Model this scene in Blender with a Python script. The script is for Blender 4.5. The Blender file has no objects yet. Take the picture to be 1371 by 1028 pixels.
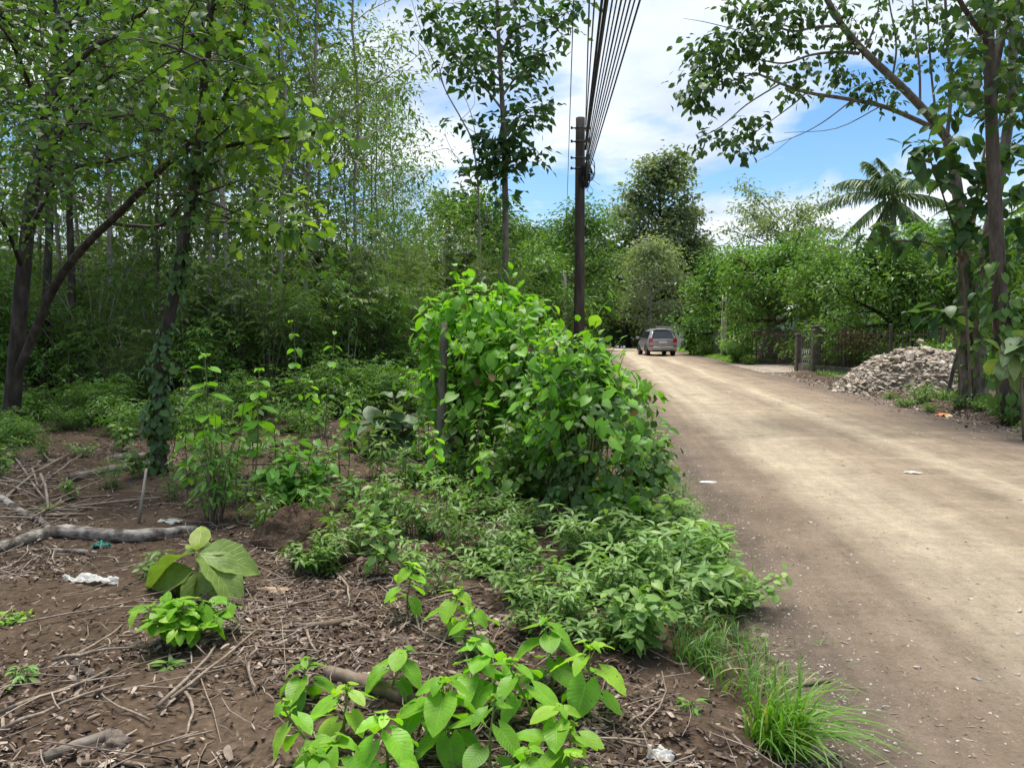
import bpy, math, random
import numpy as np
from mathutils import Matrix, Vector, Euler

scene = bpy.context.scene
col = scene.collection
PI = math.pi
UP = np.array([0., 0., 1.])

# ------------------------------------------------------------------ camera
CAM_H, FPX = 1.6, 1030.0
PITCH, YAW = math.atan2(71.0, FPX), math.atan2(108.5, FPX)
cam_d = bpy.data.cameras.new("camera")
cam = bpy.data.objects.new("camera", cam_d)
col.objects.link(cam)
cam_d.sensor_fit = 'HORIZONTAL'
cam_d.sensor_width = 36.0
cam_d.lens = FPX / 1371.0 * 36.0
cam_d.clip_start, cam_d.clip_end = 0.05, 3000.0
cam.location = (0, 0, CAM_H)
cam.rotation_euler = Euler((PI / 2 - PITCH, 0, YAW), 'XYZ')
scene.camera = cam
_R = np.array(cam.rotation_euler.to_matrix())


def ray(u, v):
    return _R @ np.array([(u - 685.5) / FPX, -(v - 514.0) / FPX, -1.0])


def G(u, v, z=0.0):
    "point at height z seen at photograph pixel u, v"
    d = ray(u, v)
    return np.array([0, 0, CAM_H]) + d * ((z - CAM_H) / d[2])


def P(u, v, y):
    "point at distance y along the road seen at photograph pixel u, v"
    d = ray(u, v)
    return np.array([0, 0, CAM_H]) + d * (y / d[1])


# ------------------------------------------------------------------ noise and ground height
def _hash(ix, iy, s):
    n = (ix.astype(np.int64) * 374761393 + iy.astype(np.int64) * 668265263 + s * 1274126177) & 0xFFFFFFFF
    n = ((n ^ (n >> 13)) * 1274126177) & 0xFFFFFFFF
    return ((n ^ (n >> 16)) & 0xFFFF) / 65535.0


def vnoise(x, y, s=0):
    x0, y0 = np.floor(x), np.floor(y)
    fx, fy = x - x0, y - y0
    fx, fy = fx * fx * (3 - 2 * fx), fy * fy * (3 - 2 * fy)
    a, b = _hash(x0, y0, s), _hash(x0 + 1, y0, s)
    c, d = _hash(x0, y0 + 1, s), _hash(x0 + 1, y0 + 1, s)
    return (a * (1 - fx) + b * fx) * (1 - fy) + (c * (1 - fx) + d * fx) * fy


def fbm(x, y, o=4, s=0):
    t, a = 0, 0.5
    for i in range(o):
        t = t + a * vnoise(x * 2 ** i, y * 2 ** i, s + i * 17)
        a *= 0.5
    return t - 0.5


def sstep(a, b, x):
    t = np.clip((x - a) / (b - a), 0, 1)
    return t * t * (3 - 2 * t)


ROAD_L, ROAD_R = 0.98, 6.75


def bend(y):
    return -0.00044 * np.clip(np.asarray(y, float) - 55, 0, 150) ** 2


def base_z(y):
    return -0.0085 * np.maximum(0, y - 58) ** 1.16


def zg(x, y):
    "height of the ground (the road sheet lies over it where it dips)"
    x = np.asarray(x, float); y = np.asarray(y, float)
    x = x - bend(y)
    wob = 0.28 * fbm(x * 0.35 + 3, y * 0.55, 3, 5) + 0.10 * fbm(x * 2, y * 2.5, 3, 6)
    dl = (ROAD_L - x) + wob * 1.2                     # > 0 left of the road
    apron = sstep(29.5, 31, y) * (1 - sstep(37.5, 39, y))
    dr = (x - ROAD_R) + wob * 1.6 - apron * 20
    left = 0.16 * sstep(-0.15, 0.55, dl)
    right = 0.17 * sstep(-0.15, 0.8, dr)
    h = -0.07 + left + right
    off = np.clip(sstep(0.0, 0.5, dl) + sstep(0.0, 0.5, dr), 0, 1)
    h = h + off * (0.13 * fbm(x * 0.5, y * 0.5, 4, 1) + 0.075 * fbm(x * 3.1, y * 3.1, 3, 2)
                   + 0.045 * fbm(x * 11, y * 11, 3, 3))
    return h + base_z(y)


def road_z(x, y):
    x = np.asarray(x, float) - bend(y); y = np.asarray(y, float)
    m = (x - ROAD_L) / (ROAD_R - ROAD_L)
    crown = 0.05 * (1 - (2 * m - 1) ** 2)
    h = crown - 0.01 + 0.05 * fbm(x * 0.7, y * 0.35, 4, 31) + 0.014 * fbm(x * 6, y * 5, 3, 32)
    zone = sstep(2.8, 3.6, x) * (1 - sstep(5.8, 6.6, x)) * sstep(7, 9, y) * (1 - sstep(20, 26, y))
    h = h + 0.013 * zone * np.sin(y * 2 * PI / 0.62 + 3.0 * fbm(x * 0.6, y * 0.3, 2, 33) * 2) * (0.6 + 1.2 * fbm(x * 0.8, y * 0.4, 2, 34))
    h = h - 0.022 * np.exp(-((x - 4.25) / 0.35) ** 2) - 0.018 * np.exp(-((x - 2.6) / 0.4) ** 2)
    return h + base_z(y)


def surf(x, y):
    r = zg(x, y)
    xb = np.asarray(x) - bend(y)
    inside = (xb > ROAD_L - 0.6) & (xb < ROAD_R + 0.7)
    return np.where(inside, np.maximum(r, road_z(x, y)), r)


def gp(u, v):
    "point on the ground surface seen at pixel u, v"
    z = 0.05
    for _ in range(4):
        p = G(u, v, z)
        z = float(surf(p[0], p[1]))
    p[2] = z
    return p


# ------------------------------------------------------------------ scene helpers
def tag(o, label=None, cat=None, group=None, kind=None):
    if label: o['label'] = label
    if cat: o['category'] = cat
    if group: o['group'] = group
    if kind: o['kind'] = kind
    return o


def empty(name, loc, label=None, cat=None, group=None, rz=0.0, s=1.0):
    o = bpy.data.objects.new(name, None)
    col.objects.link(o)
    o.location = tuple(loc)
    o.rotation_euler = (0, 0, rz)
    o.scale = (s, s, s)
    o.empty_display_size = 0.1
    return tag(o, label, cat, group)


def dup(root, loc, rz=0.0, s=1.0, label=None, group=None, tilt=(0, 0)):
    r = root.copy()
    col.objects.link(r)
    r.location = tuple(loc)
    r.rotation_euler = (tilt[0], tilt[1], rz)
    r.scale = (s, s, s) if np.isscalar(s) else tuple(s)
    if label: r['label'] = label
    if group: r['group'] = group
    for ch in list(root.children):
        c = ch.copy()
        col.objects.link(c)
        c.parent = r
        for g in list(ch.children):
            d = g.copy()
            col.objects.link(d)
            d.parent = c
    return r


class Geo:
    "collects pieces of geometry that become ONE mesh"

    def __init__(self):
        self.V, self.Q, self.T, self.A, self.L = [], [], [], [], []
        self.n = 0

    def add(self, V, Q=None, T=None, rnd=0.5, luv=None):
        V = np.asarray(V, float).reshape(-1, 3)
        k = len(V)
        self.V.append(V)
        if Q is not None and len(Q): self.Q.append(np.asarray(Q, np.int64).reshape(-1, 4) + self.n)
        if T is not None and len(T): self.T.append(np.asarray(T, np.int64).reshape(-1, 3) + self.n)
        self.A.append(np.broadcast_to(np.asarray(rnd, float), (k,)).copy())
        self.L.append(np.zeros((k, 3)) if luv is None else np.asarray(luv, float).reshape(-1, 3))
        self.n += k
        return self

    def build(self, name, mat, parent=None, origin=None, smooth=True):
        me = bpy.data.meshes.new(name)
        V = np.concatenate(self.V) if self.V else np.zeros((0, 3))
        if origin is not None: V = V - np.asarray(origin)
        Q = np.concatenate(self.Q) if self.Q else np.zeros((0, 4), np.int64)
        T = np.concatenate(self.T) if self.T else np.zeros((0, 3), np.int64)
        nl = Q.size + T.size
        me.vertices.add(len(V)); me.vertices.foreach_set("co", V.astype(np.float32).ravel())
        me.loops.add(nl); me.loops.foreach_set("vertex_index", np.concatenate([Q.ravel(), T.ravel()]).astype(np.int32))
        me.polygons.add(len(Q) + len(T))
        st = np.concatenate([np.arange(len(Q)) * 4, Q.size + np.arange(len(T)) * 3]).astype(np.int32)
        me.polygons.foreach_set("loop_start", st)
        me.polygons.foreach_set("use_smooth", np.full(len(Q) + len(T), bool(smooth)))
        me.update(calc_edges=True)
        a = me.attributes.new("rnd", 'FLOAT', 'POINT')
        a.data.foreach_set("value", np.concatenate(self.A).astype(np.float32))
        a = me.attributes.new("luv", 'FLOAT_VECTOR', 'POINT')
        a.data.foreach_set("vector", np.concatenate(self.L).astype(np.float32).ravel())
        me.materials.append(mat)
        o = bpy.data.objects.new(name, me)
        col.objects.link(o)
        if parent is not None: o.parent = parent
        return o


def unit(v):
    v = np.asarray(v, float)
    return v / np.maximum(np.linalg.norm(v, axis=-1, keepdims=True), 1e-9)


def tube(geo, pts, rad, n=6, rnd=0.5, cap=True, rough=0.0, rng=None):
    pts = np.asarray(pts, float)
    rad = np.broadcast_to(np.asarray(rad, float), (len(pts),))
    tan = np.gradient(pts, axis=0); tan = unit(tan)
    ref = np.array([1., 0.12, 0.05]) if abs(tan[0][0]) < 0.8 else np.array([0.05, 1., 0.1])
    a = np.linspace(0, 2 * PI, n, endpoint=False)
    V = []
    nx = unit(np.cross(tan[0], ref))
    for i in range(len(pts)):
        nx = unit(nx - tan[i] * np.dot(nx, tan[i]))
        ny = np.cross(tan[i], nx)
        r = rad[i] * (1 + (rng.normal(0, rough, n) if rough else 0))
        V.append(pts[i] + (np.cos(a) * r)[:, None] * nx + (np.sin(a) * r)[:, None] * ny)
    V = np.concatenate(V)
    m = len(pts)
    i, j = np.meshgrid(np.arange(m - 1), np.arange(n), indexing='ij')
    i, j = i.ravel(), j.ravel()
    j2 = (j + 1) % n
    Q = np.stack([i * n + j, i * n + j2, (i + 1) * n + j2, (i + 1) * n + j], 1)
    T = None
    if cap:
        V = np.concatenate([V, pts[:1], pts[-1:]])
        k = np.arange(n); k2 = (k + 1) % n
        T = np.concatenate([np.stack([k2, k, np.full(n, m * n)], 1), np.stack([(m - 1) * n + k, (m - 1) * n + k2, np.full(n, m * n + 1)], 1)])
    geo.add(V, Q, T, rnd)


def smooth_path(pts, k=4):
    "Catmull-Rom through pts"
    p = np.asarray(pts, float)
    p = np.concatenate([[2 * p[0] - p[1]], p, [2 * p[-1] - p[-2]]])
    out = []
    for i in range(1, len(p) - 2):
        for t in np.linspace(0, 1, k, endpoint=False):
            out.append(0.5 * (2 * p[i] + (p[i + 1] - p[i - 1]) * t + (2 * p[i - 1] - 5 * p[i] + 4 * p[i + 1] - p[i + 2]) * t * t
                              + (3 * p[i] - p[i - 1] - 3 * p[i + 1] + p[i + 2]) * t ** 3))
    out.append(p[-2])
    return np.array(out)


def along(pts, t):
    pts = np.asarray(pts, float)
    f = np.asarray(t, float) * (len(pts) - 1)
    i = np.clip(f.astype(int), 0, len(pts) - 2)
    w = (f - i)[..., None]
    return pts[i] * (1 - w) + pts[i + 1] * w


def box(geo, lo, hi, rnd=0.5, M=None):
    x0, y0, z0 = lo; x1, y1, z1 = hi
    V = np.array([[x0, y0, z0], [x1, y0, z0], [x1, y1, z0], [x0, y1, z0], [x0, y0, z1], [x1, y0, z1], [x1, y1, z1], [x0, y1, z1]], float)
    if M is not None: V = V @ np.asarray(M).T
    geo.add(V, [[0, 3, 2, 1], [4, 5, 6, 7], [0, 1, 5, 4], [1, 2, 6, 5], [2, 3, 7, 6], [3, 0, 4, 7]], None, rnd)


# ------------------------------------------------------------------ leaves
def leaf_template(kind, rows, cols):
    t = np.linspace(0, 1, rows + 1)
    s = np.linspace(-1, 1, cols + 1)
    S, Tt = np.meshgrid(s, t)
    y = Tt.copy()
    if kind == 'heart':
        w = 1.16 * (Tt * 0.985 + 0.015) ** 0.42 * (1 - Tt) ** 0.8 * 0.80
        y = Tt - 0.27 * np.abs(S) * (1 - Tt) ** 5 - 0.03 * np.abs(S) * np.sin(PI * Tt)
        fold, droop, wav = 0.10, 0.22, 0.018
    elif kind == 'oval':
        w = 0.36 * np.sin(PI * np.clip(Tt, 0, 1) ** 0.85) ** 0.72
        fold, droop, wav = 0.12, 0.42, 0.022
    elif kind == 'lance':
        w = 0.17 * np.sin(PI * Tt ** 0.85) ** 0.85
        fold, droop, wav = 0.12, 0.2, 0.012
    elif kind == 'round':
        w = 0.40 * np.sin(PI * Tt ** 0.8) ** 0.65
        fold, droop, wav = 0.08, 0.12, 0.012
    else:                                       # 'fine'
        w = 0.11 * np.sin(PI * Tt ** 0.8)
        fold, droop, wav = 0.0, 0.15, 0
    x = S * w
    z = fold * np.abs(x) * 2 - droop * Tt ** 2 + wav * np.sin(Tt * 19 + np.abs(S) * 2.5) * np.abs(S)
    V = np.stack([x, y, z], -1).reshape(-1, 3)
    c = cols + 1
    i, j = np.meshgrid(np.arange(rows), np.arange(cols), indexing='ij')
    i, j = i.ravel(), j.ravel()
    Q = np.stack([i * c + j, i * c + j + 1, (i + 1) * c + j + 1, (i + 1) * c + j], 1)
    L = np.stack([S, Tt, np.zeros_like(S)], -1).reshape(-1, 3)
    return V, Q, L


def quad_leaf(w=0.42, fold=0.10):
    "six-vertex folded leaf for crowns"
    V = np.array([[0, 0, 0], [w * .5, .38, fold], [0, .42, -.02], [-w * .5, .38, fold], [0, 1, -.16], [0, 0, 0]])
    V = V[:5]
    Q = np.array([[0, 1, 4, 2], [0, 2, 4, 3]])
    L = np.array([[0, 0, 0], [1, .4, 0], [0, .4, 0], [-1, .4, 0], [0, 1, 0]], float)
    return V, Q, L


TP = {
    'heart_hi': leaf_template('heart', 9, 6), 'heart': leaf_template('heart', 4, 2), 'heart_lo': leaf_template('heart', 3, 2),
    'oval_hi': leaf_template('oval', 10, 6), 'oval': leaf_template('oval', 5, 2),
    'lance_hi': leaf_template('lance', 6, 2), 'lance': leaf_template('lance', 3, 2),
    'round': leaf_template('round', 3, 2), 'crown': quad_leaf(), 'broad': quad_leaf(0.72, 0.08), 'narrow': quad_leaf(0.24, 0.05),
    'fine': quad_leaf(0.15, 0.03),
}


_LR = np.random.default_rng(77)


def leaves(geo, tmpl, pos, d, nrm, size, rnd, bend=None):
    V, Q, L = TP[tmpl]
    pos = np.asarray(pos, float); n = len(pos)
    if n == 0: return
    y = unit(np.broadcast_to(d, (n, 3)))
    z = np.broadcast_to(nrm, (n, 3))
    z = z - y * (z * y).sum(1, keepdims=True)
    z = unit(z + 1e-5)
    x = np.cross(y, z)
    size = np.broadcast_to(np.asarray(size, float), (n,))[:, None, None]
    k = len(V)
    j1 = _LR.uniform(.78, 1.12, n)[:, None, None]; j2 = _LR.uniform(.2, 1.9, n)[:, None, None]; j3 = _LR.normal(0, .10, n)[:, None, None]
    vx = V[None, :, 0:1] * j1 + j3 * V[None, :, 1:2] ** 2                # each leaf its own width, curl and sideways bend
    W = (vx * x[:, None] + V[None, :, 1:2] * y[:, None] + V[None, :, 2:3] * j2 * z[:, None]) * size + pos[:, None]
    F = Q[None] + (np.arange(n) * k)[:, None, None]
    geo.add(W.reshape(-1, 3), F.reshape(-1, 4), None, np.repeat(np.broadcast_to(rnd, (n,)), k), np.tile(L, (n, 1)))


def frame(az, el):
    return np.array([math.cos(az) * math.cos(el), math.sin(az) * math.cos(el), math.sin(el)])


# ------------------------------------------------------------------ materials
def newmat(name):
    m = bpy.data.materials.new(name)
    m.use_nodes = True
    nt = m.node_tree
    nt.nodes.clear()
    return m, nt, nt.nodes, nt.links


def N(nodes, t, **kw):
    n = nodes.new(t)
    for k, v in kw.items():
        if k in n.inputs: n.inputs[k].default_value = v
        else: setattr(n, k, v)
    return n


def ramp(nodes, stops, interp='LINEAR'):
    r = nodes.new('ShaderNodeValToRGB')
    r.color_ramp.interpolation = interp
    el = r.color_ramp.elements
    while len(el) < len(stops): el.new(0.5)
    for e, (p, c) in zip(el, stops):
        e.position = p
        e.color = (c[0], c[1], c[2], 1) if not np.isscalar(c) else (c, c, c, 1)
    return r


def leaf_mat(name, a, b, c=None, trans=0.35, rough=0.45, spec=0.35, veins=False, tint=(1.2, 1.3, 0.42)):
    m, nt, nd, lk = newmat(name)
    at = N(nd, 'ShaderNodeAttribute', attribute_name='rnd')
    oi = N(nd, 'ShaderNodeObjectInfo')
    rp = ramp(nd, [(0.0, a), (0.75, b), (1.0, c or b)])
    lk.new(at.outputs['Fac'], rp.inputs['Fac'])
    hsv = N(nd, 'ShaderNodeHueSaturation')
    mr = N(nd, 'ShaderNodeMapRange'); mr.inputs['To Min'].default_value = 0.82; mr.inputs['To Max'].default_value = 1.18
    lk.new(oi.outputs['Random'], mr.inputs['Value']); lk.new(mr.outputs['Result'], hsv.inputs['Value'])
    lk.new(rp.outputs['Color'], hsv.inputs['Color'])
    colr = hsv.outputs['Color']
    bs = N(nd, 'ShaderNodeBsdfPrincipled', Roughness=rough)
    bs.inputs['Specular IOR Level'].default_value = spec
    if veins:
        lv = N(nd, 'ShaderNodeAttribute', attribute_name='luv')
        sx = N(nd, 'ShaderNodeSeparateXYZ'); lk.new(lv.outputs['Vector'], sx.inputs[0])
        ab = N(nd, 'ShaderNodeMath', operation='ABSOLUTE'); lk.new(sx.outputs['X'], ab.inputs[0])
        # side veins: periodic in t - 0.35 |s|
        mu = N(nd, 'ShaderNodeMath', operation='MULTIPLY_ADD'); lk.new(ab.outputs[0], mu.inputs[0]); mu.inputs[1].default_value = -0.28; lk.new(sx.outputs['Y'], mu.inputs[2])
        m8 = N(nd, 'ShaderNodeMath', operation='MULTIPLY'); lk.new(mu.outputs[0], m8.inputs[0]); m8.inputs[1].default_value = 9.0
        fr = N(nd, 'ShaderNodeMath', operation='PINGPONG'); lk.new(m8.outputs[0], fr.inputs[0]); fr.inputs[1].default_value = 0.5
        v1 = N(nd, 'ShaderNodeMapRange'); v1.inputs['From Min'].default_value = 0.0; v1.inputs['From Max'].default_value = 0.09
        v1.inputs['To Min'].default_value = 1; v1.inputs['To Max'].default_value = 0; lk.new(fr.outputs[0], v1.inputs['Value'])
        v2 = N(nd, 'ShaderNodeMapRange'); v2.inputs['From Min'].default_value = 0.02; v2.inputs['From Max'].default_value = 0.08
        v2.inputs['To Min'].default_value = 1; v2.inputs['To Max'].default_value = 0; lk.new(ab.outputs[0], v2.inputs['Value'])
        vm = N(nd, 'ShaderNodeMath', operation='MAXIMUM'); lk.new(v1.outputs[0], vm.inputs[0]); lk.new(v2.outputs[0], vm.inputs[1])
        tc = N(nd, 'ShaderNodeTexCoord')
        nz = N(nd, 'ShaderNodeTexNoise', Scale=22.0, Detail=4.0); lk.new(tc.outputs['Object'], nz.inputs['Vector'])
        mxn = N(nd, 'ShaderNodeMix', data_type='RGBA', blend_type='MULTIPLY'); mxn.inputs['Factor'].default_value = 0.5
        rr = ramp(nd, [(0.3, 0.62), (0.7, 1.25)]); lk.new(nz.outputs['Fac'], rr.inputs['Fac'])
        lk.new(colr, mxn.inputs[6]); lk.new(rr.outputs['Color'], mxn.inputs[7])
        mx = N(nd, 'ShaderNodeMix', data_type='RGBA'); lk.new(mxn.outputs[2], mx.inputs[6])
        vf = N(nd, 'ShaderNodeMath', operation='MULTIPLY'); lk.new(vm.outputs[0], vf.inputs[0]); vf.inputs[1].default_value = 0.34
        lk.new(vf.outputs[0], mx.inputs['Factor'])
        mx.inputs[7].default_value = (min(1, b[0] * 1.7 + .05), min(1, b[1] * 1.45 + .05), b[2] * 1.6 + 0.03, 1)
        sp = N(nd, 'ShaderNodeTexNoise', Scale=85.0, Detail=2.0); lk.new(tc.outputs['Object'], sp.inputs['Vector'])
        sr = ramp(nd, [(0.68, 0.0), (0.72, 1.0)]); lk.new(sp.outputs['Fac'], sr.inputs['Fac'])
        sm_ = N(nd, 'ShaderNodeMix', data_type='RGBA'); lk.new(sr.outputs['Color'], sm_.inputs['Factor']); lk.new(mx.outputs[2], sm_.inputs[6]); sm_.inputs[7].default_value = (0.16, 0.12, 0.03, 1)
        colr = sm_.outputs[2]
        bp = N(nd, 'ShaderNodeBump', Strength=0.5, Distance=0.004); bp.invert = True
        lk.new(vm.outputs[0], bp.inputs['Height']); lk.new(bp.outputs[0], bs.inputs['Normal'])
    lk.new(colr, bs.inputs['Base Color'])
    tr = N(nd, 'ShaderNodeBsdfTranslucent')
    tm = N(nd, 'ShaderNodeMix', data_type='RGBA', blend_type='MULTIPLY'); tm.inputs['Factor'].default_value = 1
    lk.new(colr, tm.inputs[6]); tm.inputs[7].default_value = (*tint, 1)
    lk.new(tm.outputs[2], tr.inputs['Color'])
    ms = N(nd, 'ShaderNodeMixShader'); ms.inputs['Fac'].default_value = trans
    lk.new(bs.outputs[0], ms.inputs[1]); lk.new(tr.outputs[0], ms.inputs[2])
    out = N(nd, 'ShaderNodeOutputMaterial'); lk.new(ms.outputs[0], out.inputs['Surface'])
    return m


def noise_mat(name, stops, scale=8.0, rough=0.85, bump=0.4, dist=0.02, stretch=(1, 1, 1), detail=7.0, spec=0.25, rnd_amt=0.0, metal=0.0):
    m, nt, nd, lk = newmat(name)
    tc = N(nd, 'ShaderNodeTexCoord')
    mp = N(nd, 'ShaderNodeMapping'); mp.inputs['Scale'].default_value = stretch
    lk.new(tc.outputs['Object'], mp.inputs['Vector'])
    nz = N(nd, 'ShaderNodeTexNoise', Scale=scale, Detail=detail, Roughness=0.62); lk.new(mp.outputs[0], nz.inputs['Vector'])
    rp = ramp(nd, stops); lk.new(nz.outputs['Fac'], rp.inputs['Fac'])
    c = rp.outputs['Color']
    if rnd_amt:
        at = N(nd, 'ShaderNodeAttribute', attribute_name='rnd')
        mr = N(nd, 'ShaderNodeMapRange'); mr.inputs['To Min'].default_value = 1 - rnd_amt; mr.inputs['To Max'].default_value = 1 + rnd_amt
        lk.new(at.outputs['Fac'], mr.inputs['Value'])
        h = N(nd, 'ShaderNodeHueSaturation'); lk.new(mr.outputs[0], h.inputs['Value']); lk.new(c, h.inputs['Color'])
        c = h.outputs['Color']
    bs = N(nd, 'ShaderNodeBsdfPrincipled', Roughness=rough, Metallic=metal); bs.inputs['Specular IOR Level'].default_value = spec
    lk.new(c, bs.inputs['Base Color'])
    if bump:
        bp = N(nd, 'ShaderNodeBump', Strength=bump, Distance=dist); lk.new(nz.outputs['Fac'], bp.inputs['Height']); lk.new(bp.outputs[0], bs.inputs['Normal'])
    out = N(nd, 'ShaderNodeOutputMaterial'); lk.new(bs.outputs[0], out.inputs['Surface'])
    return m


def chip_mat(name, stops, rough=0.9):
    "colour per piece from the rnd attribute"
    m, nt, nd, lk = newmat(name)
    at = N(nd, 'ShaderNodeAttribute', attribute_name='rnd')
    rp = ramp(nd, stops); lk.new(at.outputs['Fac'], rp.inputs['Fac'])
    tc = N(nd, 'ShaderNodeTexCoord')
    nz = N(nd, 'ShaderNodeTexNoise', Scale=30.0, Detail=4.0); lk.new(tc.outputs['Object'], nz.inputs['Vector'])
    rr = ramp(nd, [(0.3, 0.6), (0.7, 1.2)]); lk.new(nz.outputs['Fac'], rr.inputs['Fac'])
    mx = N(nd, 'ShaderNodeMix', data_type='RGBA', blend_type='MULTIPLY'); mx.inputs['Factor'].default_value = 0.8
    lk.new(rp.outputs['Color'], mx.inputs[6]); lk.new(rr.outputs['Color'], mx.inputs[7])
    bs = N(nd, 'ShaderNodeBsdfPrincipled', Roughness=rough); bs.inputs['Specular IOR Level'].default_value = 0.2
    lk.new(mx.outputs[2], bs.inputs['Base Color'])
    out = N(nd, 'ShaderNodeOutputMaterial'); lk.new(bs.outputs[0], out.inputs['Surface'])
    return m


def plain(name, c, rough=0.5, metal=0.0, spec=0.4, trans=0.0, coat=0.0):
    m, nt, nd, lk = newmat(name)
    bs = N(nd, 'ShaderNodeBsdfPrincipled', Roughness=rough, Metallic=metal)
    bs.inputs['Base Color'].default_value = (*c, 1)
    bs.inputs['Specular IOR Level'].default_value = spec
    bs.inputs['Coat Weight'].default_value = coat
    out = N(nd, 'ShaderNodeOutputMaterial')
    if trans:
        tr = N(nd, 'ShaderNodeBsdfTranslucent'); tr.inputs['Color'].default_value = (*c, 1)
        ms = N(nd, 'ShaderNodeMixShader'); ms.inputs['Fac'].default_value = trans
        lk.new(bs.outputs[0], ms.inputs[1]); lk.new(tr.outputs[0], ms.inputs[2]); lk.new(ms.outputs[0], out.inputs['Surface'])
    else:
        lk.new(bs.outputs[0], out.inputs['Surface'])
    return m


LIME = leaf_mat('young_leaf', (0.125, 0.34, 0.022), (0.22, 0.47, 0.03), (0.34, 0.55, 0.05), trans=0.42, rough=0.42, veins=True)
LIMED = leaf_mat('lime_creeper_leaf', (0.085, 0.235, 0.022), (0.18, 0.40, 0.035), (0.30, 0.50, 0.06), trans=0.42, rough=0.42)
MID = leaf_mat('green_leaf', (0.075, 0.17, 0.035), (0.15, 0.275, 0.055), (0.25, 0.38, 0.085), trans=0.36)
SHRUB = leaf_mat('shrub_leaf', (0.085, 0.185, 0.042), (0.165, 0.30, 0.065), (0.28, 0.42, 0.10), trans=0.38, rough=0.42, spec=0.4)
DARK = leaf_mat('dark_leaf', (0.04, 0.085, 0.024), (0.075, 0.145, 0.04), (0.12, 0.20, 0.055), trans=0.30, rough=0.5, spec=0.3)
WOOD_LEAF = leaf_mat('wood_canopy_leaf', (0.085, 0.145, 0.045), (0.15, 0.225, 0.07), (0.25, 0.33, 0.10), trans=0.46, rough=.36, spec=.55)
FEATHER = leaf_mat('feathery_leaf', (0.085, 0.16, 0.04), (0.155, 0.25, 0.06), (0.25, 0.355, 0.09), trans=0.46, rough=.38, spec=.5)
TEAK = leaf_mat('teak_leaf', (0.09, 0.17, 0.07), (0.155, 0.245, 0.105), (0.24, 0.31, 0.09), trans=0.30, rough=0.45, veins=True)
TEAKD = leaf_mat('dark_teak_leaf', (0.045, 0.11, 0.038), (0.08, 0.165, 0.055), (0.14, 0.23, 0.07), trans=0.34, rough=0.42)
OLIVE = leaf_mat('olive_leaf', (0.13, 0.185, 0.095), (0.21, 0.265, 0.145), (0.31, 0.35, 0.21), trans=0.42)
PALE = leaf_mat('pale_flowering_leaf', (0.15, 0.205, 0.10), (0.25, 0.30, 0.17), (0.42, 0.43, 0.29), trans=0.4)
BRIGHT = leaf_mat('bright_tree_leaf', (0.07, 0.155, 0.03), (0.135, 0.25, 0.045), (0.23, 0.36, 0.07), trans=0.38)
PALM = leaf_mat('palm_leaf', (0.09, 0.15, 0.05), (0.16, 0.24, 0.075), (0.30, 0.32, 0.12), trans=0.35, rough=0.4, spec=0.4)
GRASS = leaf_mat('grass_blade', (0.11, 0.28, 0.03), (0.22, 0.43, 0.05), (0.46, 0.42, 0.18), trans=0.4)
GRASSD = leaf_mat('verge_grass', (0.08, 0.19, 0.035), (0.15, 0.30, 0.055), (0.42, 0.37, 0.17), trans=0.35)
RUSTY = leaf_mat('rusty_creeper', (0.10, 0.11, 0.03), (0.18, 0.115, 0.045), (0.25, 0.14, 0.06), trans=0.3)

BARK = noise_mat('grey_bark', [(0.25, (0.06, 0.05, 0.04)), (0.5, (0.17, 0.145, 0.115)), (0.75, (0.30, 0.27, 0.23))], 9, stretch=(1, 1, .35), bump=0.6)
BARKD = noise_mat('dark_bark', [(0.28, (0.016, 0.013, 0.010)), (0.5, (0.048, 0.039, 0.031)), (0.75, (0.12, 0.10, 0.082))], 9, stretch=(1, 1, .3), bump=0.7)
BARKB = noise_mat('brown_bark', [(0.25, (0.07, 0.05, 0.035)), (0.5, (0.16, 0.12, 0.085)), (0.78, (0.27, 0.22, 0.17))], 10, stretch=(1, 1, .25), bump=0.7)
BARKM = noise_mat('mid_brown_bark', [(0.25, (0.04, 0.031, 0.024)), (0.5, (0.10, 0.08, 0.062)), (0.78, (0.19, 0.16, 0.13))], 10, stretch=(1, 1, .25), bump=0.8)
BARKP = noise_mat('pale_bark', [(0.25, (0.14, 0.12, 0.10)), (0.5, (0.28, 0.25, 0.21)), (0.75, (0.45, 0.42, 0.37))], 10, stretch=(1, 1, .3), bump=0.5)
LOGM = noise_mat('mottled_log_bark', [(0.36, (0.045, 0.036, 0.028)), (0.46, (0.13, 0.11, 0.09)), (0.55, (0.28, 0.25, 0.215)), (0.68, (0.46, 0.43, 0.38))], 11, stretch=(.6, 1, 1), bump=0.9, dist=.03, detail=9)
STEM = noise_mat('green_stem', [(0.3, (0.10, 0.14, 0.04)), (0.7, (0.20, 0.22, 0.08))], 20, bump=0.1, rough=0.6)
TWIGM = noise_mat('dry_stick', [(0.25, (0.11, 0.085, 0.064)), (0.5, (0.225, 0.178, 0.135)), (0.78, (0.40, 0.335, 0.265))], 14, stretch=(1, 1, 1), bump=0.4, dist=0.005, rnd_amt=0.45)

# ------------------------------------------------------------------ render settings, sky and sun
scene.render.engine = 'CYCLES'
cy = scene.cycles
cy.max_bounces, cy.diffuse_bounces, cy.glossy_bounces, cy.transmission_bounces, cy.transparent_max_bounces = 9, 6, 2, 6, 4
cy.caustics_reflective = cy.caustics_refractive = False
cy.use_denoising = True
scene.view_settings.view_transform = 'Standard'
scene.view_settings.look = 'None'
scene.view_settings.gamma = 1.0
scene.view_settings.exposure = EXPOSURE = 2.06

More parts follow.
